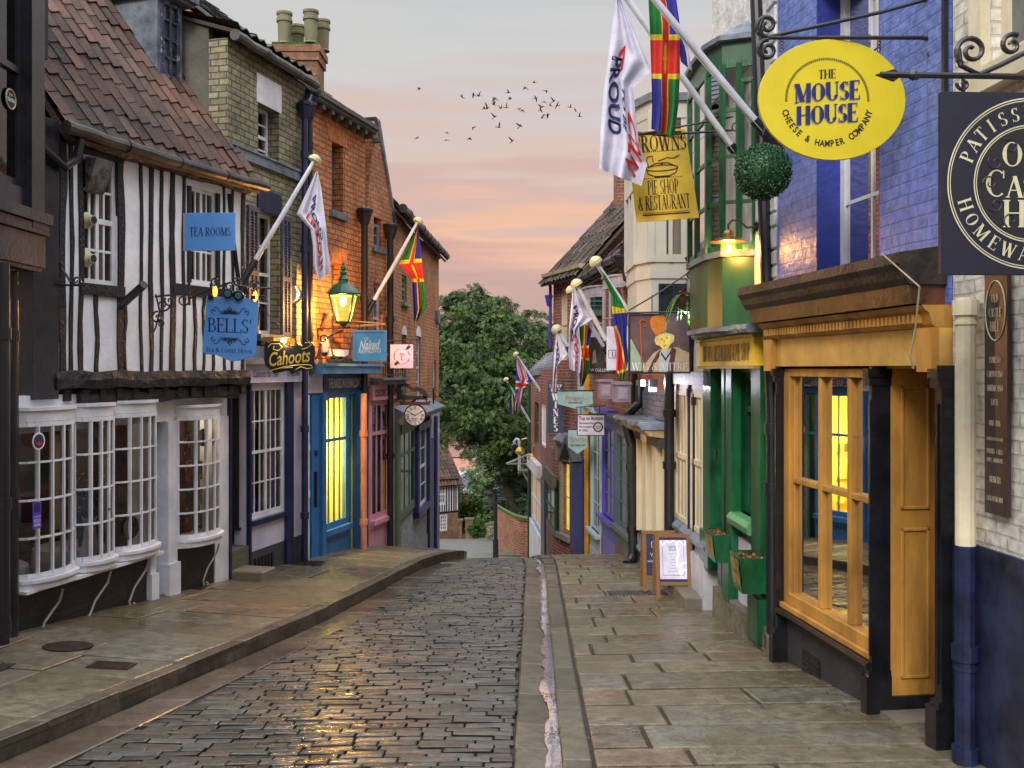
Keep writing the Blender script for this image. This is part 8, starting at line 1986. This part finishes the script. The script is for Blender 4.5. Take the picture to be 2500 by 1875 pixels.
pp2([(.41,.44),(.43,.38),(.50,.33),(.6,.30),(.70,.33),(.75,.36),(.74,.46),(.70,.50),(.68,.5),(.50,.54),(.44,.52)], pm('wig', 232,212,140), 3, 'painted_wig')
pp2([(.47,.38),(.55,.35),(.66,.34),(.69,.42),(.68,.52),(.63,.60),(.56,.61),(.50,.54)], pm('face', 246,226,110), 5, 'painted_face')
for fx, fy in ((.53,.42),(.62,.40)): pp2([(fx-.02,fy),(fx,fy-.012),(fx+.022,fy),(fx,fy+.012)], pm('line', 120,80,40), 6, 'painted_eye')
pp2([(.565,.43),(.575,.43),(.585,.49),(.565,.495)], pm('nose', 190,150,60), 6, 'painted_nose'); pp2([(.55,.535),(.61,.52),(.60,.545),(.57,.55)], pm('lips', 190,90,60), 6, 'painted_mouth')
pp2([(.43,.36),(.35,.22),(.33,.10),(.37,.02),(.45,0),(.55,0),(.60,.04),(.62,.14),(.60,.26),(.52,.31)], pm('mitre', 226,128,28), 6, 'painted_mitre')
mb = MB(); K = lambda a, b: c+X*(a-.5)*w+Y*(.5-b)*h+o*.011
mb.tube([K(.195,.98), K(.19,.6), K(.17,.2), K(.165,.12), K(.20,.08), K(.26,.10), K(.28,.16), K(.25,.21), K(.215,.19)], [.010]*4+[.009,.008,.007,.006,.005], 6); mb.build('painted_crozier', pm('crozier', 200,96,40), t)
mb = MB(); rnd = random.Random(2)
for k in range(8): scroll(mb, K(rnd.uniform(.38,.58), rnd.uniform(.05,.28)), .02, 1, rnd.uniform(0,6), X, Y, .0025)
mb.tube([K(.42,.02), K(.53,.29)], .004, 4); mb.build('mitre_tracery', pm('gilt', 250,180,60), t)
serif('WIG & MITRE', K(.5,.905)+o*.003, X, Y, .095, t, M_white, fit=w*.95, bold=.9)
mb = MB(); za = P(0,762,11.9).z; mb.tube([P(1530,764,11.9), P(1725,760,11.7)], .012, 6); mb.tube([P(1535,758,11.9), P(1600,720,11.85), P(1690,660,11.8), P(1700,640,11.7)], .010, 6); scroll(mb, P(1688,672,11.75), .07, 1.5, 0, AX, AZ, .010); mb.tube([P(1592,764,11.9), P(1592,720,11.9)], .006, 5); mb.build('bracket', M_iron, t)
# hanging basket
t = thing('hanging_basket', 'brown hanging basket with ferns and pink flowers above the bishop sign', 'hanging basket', P(1680,760,11.3)); bc = P(1677,725,11.3)
mb = MB(); mb.lathe(bc-AZ*.17, [(.03,0),(.09,.03),(.125,.10),(.135,.17),(.12,.165),(.001,.15)], 16); mb.build('basket', mat('coir', (.12,.05,.03), .8, bump=.6), t)
mb = MB(); rnd = random.Random(4)
for k in range(26):
    a = rnd.uniform(0, 6.28); L_ = rnd.uniform(.16,.30)*(1.5 if math.cos(a) < -.4 else 1); pr = None
    for i in range(13):
        s_ = i/12; p = bc+V3((math.cos(a)*L_*s_*.95, math.sin(a)*L_*s_*.7, .10*math.sin(s_*2.6)-.33*s_*s_*(L_/.25)))
        if pr: 
            dr = (p-pr).normalized(); sd_ = dr.cross(AZ).normalized()*(.035*(1-s_*.8)+.006)
            for q in (-1, 1): mb.poly([pr, pr+sd_*q+dr*.018, p])
        pr = p
mb.build('fern', mat('fern_green', LN(84,140,50), .6, island=.5), t)
mb = MB()
for k in range(60): p = bc+V3((rnd.uniform(-.08,.13), rnd.uniform(-.08,.08), rnd.uniform(.0,.09))); a = rnd_unit(rnd)*.016; b = a.cross(rnd_unit(rnd)).normalized()*.014; mb.poly([p-a, p-b, p+a, p+b])
mb.build('blossoms', mat('pink_petals', LN(214,60,100), .6, island=.4), t)
mb = MB()
for a in (0, 2.1, 4.2): mb.tube([bc+V3((.13*math.cos(a), .13*math.sin(a), 0)), P(1690,650,11.4)], .004, 4)
mb.build('hanging_chain', M_iron, t)
# spot and flood lights by the bishop sign
M_wl = mat('cold_white_lens', (1,1,1), emit=(.86,.82,1), estr=40)
q = thing('spotlight', 'brilliant white spotlight shining just below the hanging basket', 'spotlight', P(1676,762,11.6)); mb = MB(); mb.lathe(P(1677,759,11.6), [(.03,-.09),(.04,-.05),(.045,.0)], 12, ax=(-.3,-1,-.3)); mb.tube([P(1677,757,11.7), P(1690,762,11.75)], .01, 5); mb.build('housing', M_iron, q); mb = MB(); mb.lathe(P(1676,759.5,11.58), [(.03,.0),(.001,.006)], 12, ax=(-.3,-1,-.3)); mb.build('lens', M_wl, q)
plight(P(1672,775,11.4), 2.5, (.85,.82,1), .03, par=q)
q = thing('floodlight', 'white glowing floodlight under the bishop sign on the red brick wall', 'floodlight', P(1571,945,13.6)); mb = MB(); a = P(1566,942,13.6); mb.box(a.x, a.x+.055, 13.62, 13.68, a.z, a.z+.075); mb.build('lens', M_wl, q); mb = MB(); a = P(1584,956,13.6); mb.box(a.x, a.x+.115, 13.55, 13.66, a.z+.07, a.z+.17); mb.tube([a+V3((.05,.1,.1)), P(1572,940,13.7)], .008, 5); mb.build('housing', M_iron, q)
mb = MB(); mb.box(a.x+.005, a.x+.11, 13.58, 13.66, a.z, a.z+.068); mb.build('sensor', M_white, q); plight(P(1572,935,13.45), 14, (.85,.82,1), .04, par=q)
mb = MB(); mb.bar(P(1678,628,11.6), P(1712,680,11.5), .07, .05); mb.tube([P(1712,680,11.5), P(1725,690,11.6)], .015, 5); tag(recentre(mb.build('wall_camera', M_iron)), 'slanting black box camera on the white wall above the hanging basket', 'camera')
# curved gold brackets near the oriel
mb = MB(); mb.tube([P(1682,575,11.3), P(1716,570,11.35)], .008, 5); mb.tube([P(1690,573,11.3), P(1716,558,11.35)], .006, 5); scroll(mb, P(1686,566,11.3), .035, 1.2, 0, AX, AZ, .006); scroll(mb, P(1686,584,11.3), .035, 1.2, 0, AX, AZ, .006, -1); tag(recentre(mb.build('gilt_bracket', mat('brass', (.6,.4,.12), .25, metal=1))), 'small gilt double scroll bracket left of the green oriel', 'bracket')
# wall lamp
t = thing('wall_lamp', 'swan neck wall lamp with a flat shade and glowing amber glass by the green oriel', 'wall lamp', P(1777,640,9.4)); c = P(1778,588,9.4); M_shade = mat('copper_shade', (.35,.18,.05), .3, metal=.7)
mb = MB(); mb.lathe(c, [(.17,-.012),(.172,-.004),(.10,.02),(.05,.03),(.05,.07),(.035,.10),(.012,.105)], 24); mb.lathe(c-AZ*.002, [(.001,-.0),(.165,-.008)], 24); mb.build('shade', M_shade, t)
mb = MB(); mb.tube([c+AZ*.10, c+V3((0,0,.16)), c+V3((.04,.02,.20)), c+V3((.12,.05,.20)), c+V3((.20,.10,.14)), P(1848,553,9.5)], .011, 8); mb.lathe(P(1850,553,9.5), [(.045,0),(.045,.02),(.001,.02)], 12, ax=(-1,-.2,0)); mb.build('swan_neck', M_iron, t)
mb = MB(); mb.lathe(c-AZ*.155, [(.02,0),(.045,.015),(.062,.05),(.066,.14)], 16); mb.build('glass_jar', gm, t); mb = MB(); mb.ball(c-AZ*.075, .028, 8, (1,1,1.4)); mb.build('bulb', mat('bulb_warm', (1,.8,.4), emit=(1,.72,.28), estr=30), t)
plight(c-AZ*.08, 38, (1,.46,.10), .05, par=t)
# topiary ball
t = thing('topiary_ball', 'round clipped green topiary ball hanging beside the yellow oval sign', 'topiary', P(1863,487,8.1)); c = P(1863,420,8.1); r_ = .222; rnd = random.Random(9); mb = MB()
for i in range(5200):
    d_ = rnd_unit(rnd); p = c+d_*r_*rnd.uniform(.86,1.03); a = (d_+rnd_unit(rnd)*.9).normalized()*.017; b = a.cross(rnd_unit(rnd)).normalized()*.009
    mb.poly([p, p+a*.5+b, p+a, p+a*.5-b])
mb.ball(c, r_*.88, 12); mb.build('foliage', mat('box_leaf', LN(52,92,58), .45, island=.7), t); mb = MB(); mb.tube([c+AZ*r_, c+AZ*(r_+.08), P(1868,310,8.3)], .005, 5); mb.build('hanging_wire', M_iron, t)

# far right-hand signs
t, c, X, Y, w, h = sign('banner_sign', 'tall slate blue banner reading STEEP HILL WINES on the last brick house', 1337, 935, 1377, 1057, 22.5, mat('slate_blue_sign', LN(58,66,90), .5))
for k, ch in enumerate('WINES'): serif(ch, c+Y*h*(.22-.155*k), X, Y, .16, t, M_white, bold=1.7)
serif('STEEP', c+Y*h*.44, X, Y, .07, t, M_white, fit=w*.8, bold=1.5); serif('HILL', c+Y*h*.36, X, Y, .07, t, M_white, fit=w*.6, bold=1.5)
mb = MB(); mb.tube([P(1337,930,22.5), P(1400,930,22.4)], .015, 5); mb.build('bracket', M_iron, t)
M_pim = mat('sign_duck_egg', LN(150,184,184), .5); M_cop = mat('copper_ink', LN(176,104,56), .4)
pent = lambda w, h: [(-w/2,h/2),(-w/2,-h*.22),(0,-h/2),(w/2,-h*.22),(w/2,h/2)][::-1]
for (u0,v0,u1,v1,lab,ti) in ((1361,956,1447,998,'wide duck egg blue pointed sign reading Pimento, upper of two',.17), (1387,1050,1434,1108,'narrow duck egg blue pointed sign reading Pimento VEGETARIAN CAFE, lower of two',.13)):
    t, c, X, Y, w, h = sign('pointed_sign', lab, u0, v0, u1, v1, 20.5, M_pim, shape=pent, group='duck egg blue cafe signs')
    text('Pimento', c+Y*h*.12, X, Y, .11, t, M_cop, bold=.0, fit=w*(.52 if w > .6 else .8)); text('VEGETARIAN CAFE', c-Y*h*.14, X, Y, .04, t, INKB, bold=.02, fit=w*(.4 if w > .6 else .78))
    mb = MB(); mb.tube([c+X*-w/2+Y*(h/2+.02), c+X*w/2+Y*(h/2+.02), P(1452,v0-3,20.6)], .016, 6); mb.build('bracket', M_iron, t)
t, c, X, Y, w, h = sign('hanging_sign', 'white sign reading Top to Bottom, Accessories Homeware & Gifts with a navy roundel', 1410, 1013, 1475, 1062, 18.6, M_lav, frame=(INKB, .012))
text('Top to Bottom', c+Y*h*.34, X, Y, .065, t, INK, bold=.02, fit=w*.92)
for k, s_ in enumerate(('Accessories', 'Homeware', '& Gifts')): text(s_, c+Y*h*(.10-.18*k)-X*w*.44, X, Y, .04, t, INK, bold=.02, align='l')
mb = MB(); cc = c+X*w*.27-Y*h*.1; mb.lathe(cc, [(.001,.002),(.095,.002),(.095,.004),(.001,.004)], 20, ax=X.cross(Y)); mb.build('roundel', INK, t); mb = MB(); mb.lathe(cc, [(.001,.005),(.07,.005),(.07,.006),(.001,.006)], 20, ax=X.cross(Y)); mb.build('roundel_face', M_lav, t)
text('CHALK', cc+Y*.015, X, Y, .026, t, INK, bold=.02, off=.007); text('PAINT', cc-Y*.022, X, Y, .026, t, INK, bold=.02, off=.007)
mb = MB(); mb.tube([P(1405,994,18.6), P(1480,990,18.6)], .010, 5); [mb.tube([P(u,1012,18.6), P(u,992,18.6)], .007, 4) for u in (1418,1464)]; mb.build('bracket', M_iron, t)
t, c, X, Y, w, h = sign('pictorial_sign', 'dark painted shop sign with W CULLENS lettering behind the flags', 1438, 826, 1500, 910, 17.6, mat('dim_painting', LN(72,70,60), .5, col2=LN(34,34,32), vscale=6), frame=(M_nvw, .02))
text('W CULLENS Y', c-Y*h*.42, X, Y, .05, t, M_white, bold=.01, fit=w*.9)
for pts, m_ in (([(-.1,.02),(.05,.1),(.15,.0),(.1,-.12),(-.08,-.15)], pm('bluecoat', 48,56,90)), ([(.05,.1),(.1,.16),(.16,.13),(.14,.06)], pm('skin', 150,110,80)), ([(.1,-.05),(.35,.02),(.4,-.15),(.15,-.2)], pm('ochre', 150,136,60)), ([(-.35,.1),(-.25,.2),(-.2,-.2),(-.38,-.25)], pm('cloth', 150,150,120)), ([(-.05,.3),(.3,.3),(.3,.42),(-.05,.42)], pm('awning', 110,120,100))):
    mb = MB(); q = [c+X*a*w+Y*b*h+X.cross(Y)*.004 for a, b in pts]; mb.poly(q); mb.build('painting', m_, t)
t, c, X, Y, w, h = sign('hanging_sign', 'plain white vertical sign with a small boxed word partly hidden by a flag', 1481, 797, 1538, 904, 15.6, M_lav)
serif('LI', c-Y*h*.13-X*w*.18, X, Y, .085, t, INK, bold=1); mb = MB(); Q = c-Y*h*.13+X.cross(Y)*.003
for a, b in (((-.42,.09),(.42,.09)),((-.42,-.09),(.42,-.09)),((-.42,-.09),(-.42,.09)),((.42,-.09),(.42,.09))): mb.tube([Q+X*a[0]*w+Y*a[1]*h, Q+X*b[0]*w+Y*b[1]*h], .004, 4)
mb.build('box_rule', INK, t)
# chalkboards
M_oak = mat('oak_frame', LN(150,108,66), .55, col2=LN(110,76,44), vscale=20, scale3=(8,8,1))
def aboard(label, ux0, ux1, vb, vt, d, inner, yaw=0.0):
    a = P(ux0, vb, d); b = P(ux1, vt, d); w = b.x-a.x; h = b.z-a.z; X = V3((math.cos(yaw), math.sin(yaw), 0)); lean = .16; Y = V3((-math.sin(yaw)*lean, math.cos(yaw)*lean, 1)).normalized()
    t = thing('chalkboard', label, 'chalkboard', (a.x+w/2, d, a.z), 'folding boards on the right pavement'); fw = .05; Nn = X.cross(Y)
    def bar_(x0, x1, z0, z1, par=t, m=M_oak, nm='frame', off=0, th=.03, mb=None):
        m_ = mb or MB(); m_.obox(a+X*x0+Y*z0+Nn*off, X*(x1-x0), Y*(z1-z0), -Nn*th); return m_
    mb = MB(); bar_(0, fw, 0, h, mb=mb); bar_(w-fw, w, 0, h, mb=mb); bar_(fw, w-fw, h-fw, h, mb=mb, off=-.002); bar_(fw, w-fw, h*.20, h*.20+fw*.9, mb=mb, off=-.002); mb.build('frame', M_oak, t, bevel=.003)
    mb = MB(); Y2 = V3((Y.x*0, -lean*1.0, 1)).normalized(); a2 = a+V3((0,.36,-.02))
    for x0 in (0, w-fw): mb.obox(a2+X*x0, X*fw, Y2*(h*.99), V3((0,.03,0)))
    mb.obox(a2+X*fw+Y2*h*.2, X*(w-2*fw), Y2*fw, V3((0,.025,0))); mb.build('rear_frame', M_oak, t)
    mb = bar_(fw+.002, w-fw-.002, h*.20+fw*.9, h-fw, off=-.012, th=.01); bo = mb.build('panel', inner, t)
    return t, a, X, Y, Nn, w, h
t, a, X, Y, Nn, w, h = aboard('wooden folding board with a white lit Opening Hours sheet, nearest the camera', 1603, 1690, 1462, 1305, 12.0, mat('navy_board', LN(40,46,96), .4))
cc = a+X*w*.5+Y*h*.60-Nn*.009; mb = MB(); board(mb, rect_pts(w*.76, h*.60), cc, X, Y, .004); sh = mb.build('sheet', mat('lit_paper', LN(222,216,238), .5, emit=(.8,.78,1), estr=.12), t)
serif('Opening', cc+Y*h*.2, X, Y, .034, t, INK, bold=1); serif('Hours', cc+Y*h*.155, X, Y, .034, t, INK, bold=1)
mb = MB()
for z_ in (.27, -.24): mb.bar(cc+Y*h*z_-X*w*.3+Nn*.004, cc+Y*h*z_+X*w*.3+Nn*.004, .003, .003)
for x_ in (-.3, .3): mb.bar(cc+X*w*x_+Y*h*.27+Nn*.004, cc+X*w*x_-Y*h*.24+Nn*.004, .003, .003)
mb.build('border', INK, t)
for k in range(7): text(('Monday - Friday','10am - 5pm','Saturday','9.30 - 5.30','Sunday','11am - 4pm','Closed Christmas Day')[k] if k % 2 == 0 else ('10am - 5pm','9.30 - 5.30','11am - 4pm')[k//2], cc+Y*h*(.09-.045*k), X, Y, .011, t, INK)
mb = MB(); yl = lambda x_, y_: cc+X*w*x_+Y*h*y_+Nn*.006
mb.tube([yl(.10,.26), yl(.12,.16), yl(.14,.08), yl(.09,.0), yl(.12,-.1), yl(.17,-.12), yl(.2,-.08), yl(.28,-.06), yl(.36,-.05)], .0035, 5); mb.tube([yl(.36,-.16), yl(.28,-.17), yl(.2,-.16), yl(.16,-.2), yl(.22,-.24)], .0035, 5); mb.tube([yl(-.34,.27), yl(-.3,.22), yl(-.2,.28), yl(-.05,.26), yl(0,.29), yl(.1,.26), yl(.2,.28), yl(.32,.22), yl(.36,.27)], .003, 5)
mb.build('light_string', mat('string_light', (1,.85,.6), emit=(1,.85,.55), estr=2.2), t)
t, a, X, Y, Nn, w, h = aboard('wooden folding blackboard with chalk writing, standing just behind the lit one', 1571, 1650, 1444, 1297, 12.75, mat('blue_blackboard', LN(44,48,86), .6, var=.15))
cc = a+X*w*.36+Y*h*.6-Nn*.010; CH = mat('chalk', LN(206,206,216), .8)
text('D', cc+Y*h*.17+X*w*.0, X, Y, .08, t, mat('pink_chalk', LN(226,150,180), .8), bold=.0); text('We', cc+Y*h*.0-X*w*.0, X, Y, .05, t, CH); text('with wi', cc-Y*h*.1-X*w*.02, X, Y, .04, t, CH)
mb = MB(); 
for k in range(6): scroll(mb, cc-X*w*.26+Y*h*(.25-.04*k)+Nn*.003, .012, 1, 0, X, Y, .0022)
mb.build('chalk_border', CH, t)
# ornate lamps + tilted arm at the far right corner
for k, (u, v, lab) in enumerate(((1270,1102,'golden pot shaped lantern hanging left of the green corner pipe'), (1300,1118,'golden pot shaped lantern hanging over the pale blue shop window'))):
    t = thing('pot_lantern', lab, 'lantern', P(u, v+5, 29.5), 'golden pot lanterns'); c = P(u, v, 29.5); mb = MB(); mb.lathe(c-AZ*.12, [(.02,0),(.12,.05),(.15,.13),(.10,.22),(.04,.25),(.03,.3)], 14); mb.build('pot', mat('brass_pot', (.6,.42,.08), .3, metal=.6), t); mb = MB(); mb.tube([c+AZ*.18, c+V3((.05,0,.36)), c+V3((.2,0,.4)), c+V3((.35,0,.2))], .02, 6); mb.build('arm', mat('brass', (.6,.4,.12), .25, metal=1), t)
mb = MB(); mb.tube([P(1236,1132,29.8), P(1294,1108,29.8)], .03, 6); mb.tube([P(1236,1133,29.8), P(1296,1132,29.8)], .02, 6); tag(recentre(mb.build('sign_bracket', mat('pale_steel', LN(180,184,180), .5))), 'pale steel arm projecting left from the green corner pipe', 'bracket')
t = thing('street_camera', 'white hook necked dome camera standing in front of the dark tree', 'camera', P(1262,1160,34)); mb = MB(); mb.tube([P(1268,1155,34), P(1268,1085,34), P(1266,1074,34), P(1260,1072,34), P(1256,1078,34), P(1256,1086,34)], .05, 8); mb.build('neck', mat('camera_white', LN(190,194,200), .4), t); mb = MB(); mb.lathe(P(1256,1097,34), [(.02,-.1),(.11,-.03),(.13,.05),(.12,.16),(.04,.2)], 12); mb.build('dome', M_iron, t)
mb = MB(); mb.tube([P(1268,1150,34), P(1310,1150,33)], .06, 8); mb.tube([P(1274,1150,34), P(1310,1210,33)], .03, 6); mb.build('bracket', mat('pole_grey', LN(90,94,96), .5), t)

# ------------------------------------------------------------------ flags
FG_ = dict(g=mat('flag_green', LN(30,120,50), .8), r=mat('flag_red', LN(206,48,36), .8), y=mat('flag_yellow', LN(214,196,36), .8), b=mat('flag_blue', LN(44,44,140), .8), w=mat('flag_white', LN(214,212,228), .8), n=mat('flag_navy', LN(44,48,110), .8))
def lincs(a, b):
    da, db = abs(a-.5), abs(b-.42)
    if (a-.5)**2*2.2+(b-.42)**2 < .006 and abs(a-.5) < .09: return 'y'
    if da < .095 or db < .085: return 'r'
    if da < .135 or db < .12: return 'y'
    return 'g' if (a < .5) == (b < .42) else 'b'
def union(a, b):
    x, y = b-.5, a-.5
    if abs(x) < .05 or abs(y) < .09: return 'r'
    if abs(x) < .085 or abs(y) < .15: return 'w'
    d = min(abs(x-y), abs(x+y))
    return 'r' if d < .035 else 'w' if d < .10 else 'b'
def white_(a, b): return 'w'
def flag(label, left, right, d, pat, group, folds=3, amp=.05, texts=(), na=36, nb=54, name='flag'):
    """left/right: outlines from the hoist down, a across (0 left .. 1 right), b down"""
    t = thing(name, label, 'flag', P(*left[-1], d), group)
    def pl(pts, k):
        n = len(pts)-1; x = k*n; i = min(n-1, int(x)); f = x-i; return (pts[i][0]+(pts[i+1][0]-pts[i][0])*f, pts[i][1]+(pts[i+1][1]-pts[i][1])*f)
    ph = random.Random(label).uniform(0, 6)
    def pos(a, b):
        L_, R_ = pl(left, b), pl(right, b); w_ = .03*math.sin(a*math.pi)*math.sin(b*9+ph)
        u = L_[0]+(R_[0]-L_[0])*(a+w_); v = L_[1]+(R_[1]-L_[1])*a
        dep = d+amp*(math.sin(a*folds*2*math.pi+ph+b*1.6)*(.25+b)+.4*math.sin(b*7+a*3+ph)*b)
        return P(u, v, dep)
    mb = MB(); keys = ['w']+[k for k in 'gryb' if pat is not white_]
    for j in range(nb+1):
        for i in range(na+1): mb.v.append(pos(i/na, j/nb))
    used = sorted({pat((i+.5)/na, (j+.5)/nb) for i in range(na) for j in range(nb)})
    for j in range(nb):
        for i in range(na):
            q = j*(na+1)+i; mb.cur = used.index(pat((i+.5)/na, (j+.5)/nb)); mb.face([q, q+na+1, q+na+2, q+1])
    mb.build('cloth', [FG_[k] for k in used], t, smooth=True)
    for (s_, ca, cb, sa, sb, rot, col) in texts:   # text centred at (ca,cb); size in flag units
        v, f, w0 = text_mesh(s_, .03); tm = MB()
        for (x, y) in v:
            x = (x/w0-.5)*sa; y = (y/.7-.5)*sb; cr_, sr_ = math.cos(rot), math.sin(rot)
            A_, B_ = ca+x*cr_-y*sr_, cb-(x*sr_+y*cr_); A_ = min(1, max(0, A_)); B_ = min(1, max(0, B_)); tm.v.append(pos(A_, B_)+V3((0,-.008,0)))
        for q in f: tm.face(q)
        tm.build('lettering', FG_[col], t, uv=False)
    return t
def pole(label, base, tip, r, ball=True, group='flagpoles slanting from the fronts', sock=True):
    t = thing('flagpole', label, 'flagpole', base, group); base = V3(base); tip = V3(tip); mb = MB(); mb.tube([base, tip], [r, r*.8], 12); mb.build('pole', mat('pole_white', LN(206,208,216), .45, dirt=((.3,.3,.3), 9, .7)), t)
    if ball: mb = MB(); dv = (tip-base).normalized(); mb.lathe(tip-dv*.01, [(r*2.6,0),(r*2.5,r*1.2),(r*1.6,r*2.3),(r*.3,r*2.8)], 12, ax=dv); mb.build('finial', mat('finial_cream', LN(200,194,150), .5), t)
    if sock: dv = (tip-base).normalized(); mb = MB(); mb.tube([base-dv*.25, base+dv*.12], r*1.35, 10); mb.tube([base-dv*.2, base-dv*.2+V3((0,.15,-.12))], r*.9, 6); mb.build('socket', M_iron, t)
    mb = MB(); k = (tip-base).length; mb.tube([base+V3((.0,-r,-r*.8)), base+(tip-base)*.5+V3((0,-r*1.2,-r*2.5)), tip+V3((0,-r,-r))], .004, 4); mb.build('halyard', mat('cord_white', LN(190,190,190), .7), t)
    return t
PT = lambda tx: tx
# left row
pole('flagpole on the shuttered house carrying a white and red lettered flag', P(612,655,12.1), P(768,392,12.4), .032)
flag('white flag with navy and red lettering hanging above the street lantern', [(772,418),(748,470),(724,522),(758,560),(764,600),(766,650),(775,685)], [(776,418),(786,470),(792,520),(797,560),(800,600),(806,640),(804,668)], 12.4, white_, 'white lettered flags', 2, .05,
     (('PROUD',.62,.40,.42,.16,-1.35,'n'), ('LINCOLN',.42,.62,.55,.22,-1.35,'r')))
pole('flagpole on the gabled house carrying a green red and blue flag', P(905,748,17.0), P(1020,542,17.4), .036)
flag('green red and blue flag with yellow edged cross on the left row', [(1019,556),(998,600),(974,645),(1006,680),(1008,720),(1010,760),(1011,785)], [(1021,556),(1027,600),(1030,640),(1034,680),(1040,715),(1042,745),(1019,786)], 17.3, lincs, 'green red and blue cross flags', 2, .06)
# right row
pole('nearest thick white flagpole crossing the top of the picture to the blue wall', P(1862,318,8.6), P(1500,-120,8.2), .034)
pole('second thick white flagpole, ending by the topiary ball', P(1800,378,9.7), P(1455,-110,9.3), .034)
flag('big white lettered flag hanging nearest the top of the picture', [(1504,-6),(1490,100),(1474,220),(1466,320),(1463,411)], [(1512,-8),(1590,173),(1545,215),(1560,350),(1580,400),(1566,454)], 9.4, white_, 'white lettered flags', 2, .07,
     (('PROUD',.30,.50,.42,.30,-1.45,'n'), ('L',.38,.30,.14,.16,-2.6,'r'), ('TO BE',.60,.52,.20,.09,-1.7,'n'), ('COLN',.78,.72,.40,.26,-1.95,'r')), na=44, nb=60)
flag('big green red and blue flag hanging nearest the top of the picture', [(1582,-20),(1586,60),(1590,180),(1592,250),(1590,315)], [(1650,-10),(1660,60),(1660,180),(1656,260),(1646,335)], 8.6, lincs, 'green red and blue cross flags', 2, .06, na=48, nb=70)
flag('narrow blue pennant shaped end of a folded flag behind the nearest pole', [(1640,40),(1655,100),(1662,150)], [(1645,40),(1680,120),(1690,174)], 8.75, lambda a, b: 'b' if a < .7 else 'w', 'green red and blue cross flags', 1, .03, na=12, nb=20)
pole('flagpole behind the bishop sign carrying the nearest of the middle cross flags', P(1545,778,14.2), P(1455,641,14.0), .038)
flag('green red and blue cross flag directly left of the bishop sign', [(1462,655),(1492,720),(1496,790),(1506,850),(1504,905),(1516,925)], [(1468,655),(1520,740),(1531,775),(1530,830),(1534,880),(1523,928)], 14.0, lambda a, b: 'g' if b < .28 or b > .90 else 'y' if abs(b-.30) < .025 or abs(b-.88-.06*(a-.5)) < .02 else ('y' if abs(a-.15-(b-.42)*1.5) < .07 and b > .42 else 'r' if a < .15+(b-.42)*1.5 and b > .42 else 'b'), 'green red and blue cross flags', 2, .06)
pole('slimmer flagpole behind the plain white vertical sign', P(1487,845,16.6), P(1408,695,16.4), .040)
pole('flagpole with the white lettered flag beside the stone cornice', P(1482,860,17.0), P(1394,710,16.9), .036)
flag('white lettered flag in the middle of the right row beside the blue sign frame', [(1398,705),(1393,760),(1389,810),(1388,860),(1390,902)], [(1402,700),(1448,778),(1412,800),(1420,860),(1416,910)], 16.8, white_, 'white lettered flags', 2, .07,
     (('PROUD',.30,.40,.45,.22,-1.4,'n'), ('TO BE',.60,.48,.24,.11,-1.5,'n'), ('COLN',.60,.75,.40,.34,-1.7,'r')))
flag('green red and blue cross flag tucked behind the middle white lettered flag', [(1414,795),(1416,850),(1414,890),(1416,945)], [(1448,790),(1437,850),(1440,900),(1424,942)], 17.1, lincs, 'green red and blue cross flags', 1.5, .06)
pole('flagpole high on the stone cornice house by the slate roof', P(1392,856,22.0), P(1360,806,21.9), .05)
flag('small white lettered flag furthest down the right row', [(1358,810),(1352,870),(1350,920),(1348,962)], [(1361,810),(1388,868),(1362,885),(1360,955)], 21.8, white_, 'white lettered flags', 1.5, .08,
     (('PROUD',.30,.38,.50,.26,-1.4,'n'), ('TO BE',.60,.48,.24,.11,-1.5,'n'), ('COLN',.60,.75,.40,.34,-1.7,'r')))
pole('thin flagpole of the union flag by the slate roof', P(1337,979,27.5), P(1260,866,27.5), .035, sock=False)
flag('red white and blue union flag hanging before the yew', [(1262,873),(1260,920),(1258,960),(1257,1002)], [(1266,871),(1299,930),(1280,950),(1268,1008)], 27.4, union, 'union flag', 1.5, .08, na=44, nb=44)
pole('thin flagpole furthest away in front of the yew', P(1294,1030,29.5), P(1236,928,29.5), .035, sock=False)
flag('small green blue and yellow flag left of the union flag', [(1238,935),(1246,960),(1244,990),(1243,1012)], [(1242,932),(1254,962),(1258,985),(1256,1010)], 29.4, lambda a, b: 'g' if b < .35 or (a > .8) else 'y' if abs(a-.55-.3*(b-.5)) < .1 else 'b', 'green red and blue cross flags', 1, .06)
# cables across the street
mb = MB(); mb.tube([P(1740,350,11.4), P(1860,560,9.5)], .004, 4); mb.tube([P(1590,330,11.5), P(1760,455,11.0)], .004, 4); tag(recentre(mb.build('guy_wire', M_iron)), 'thin stay wires beside the yellow banner', 'wire')
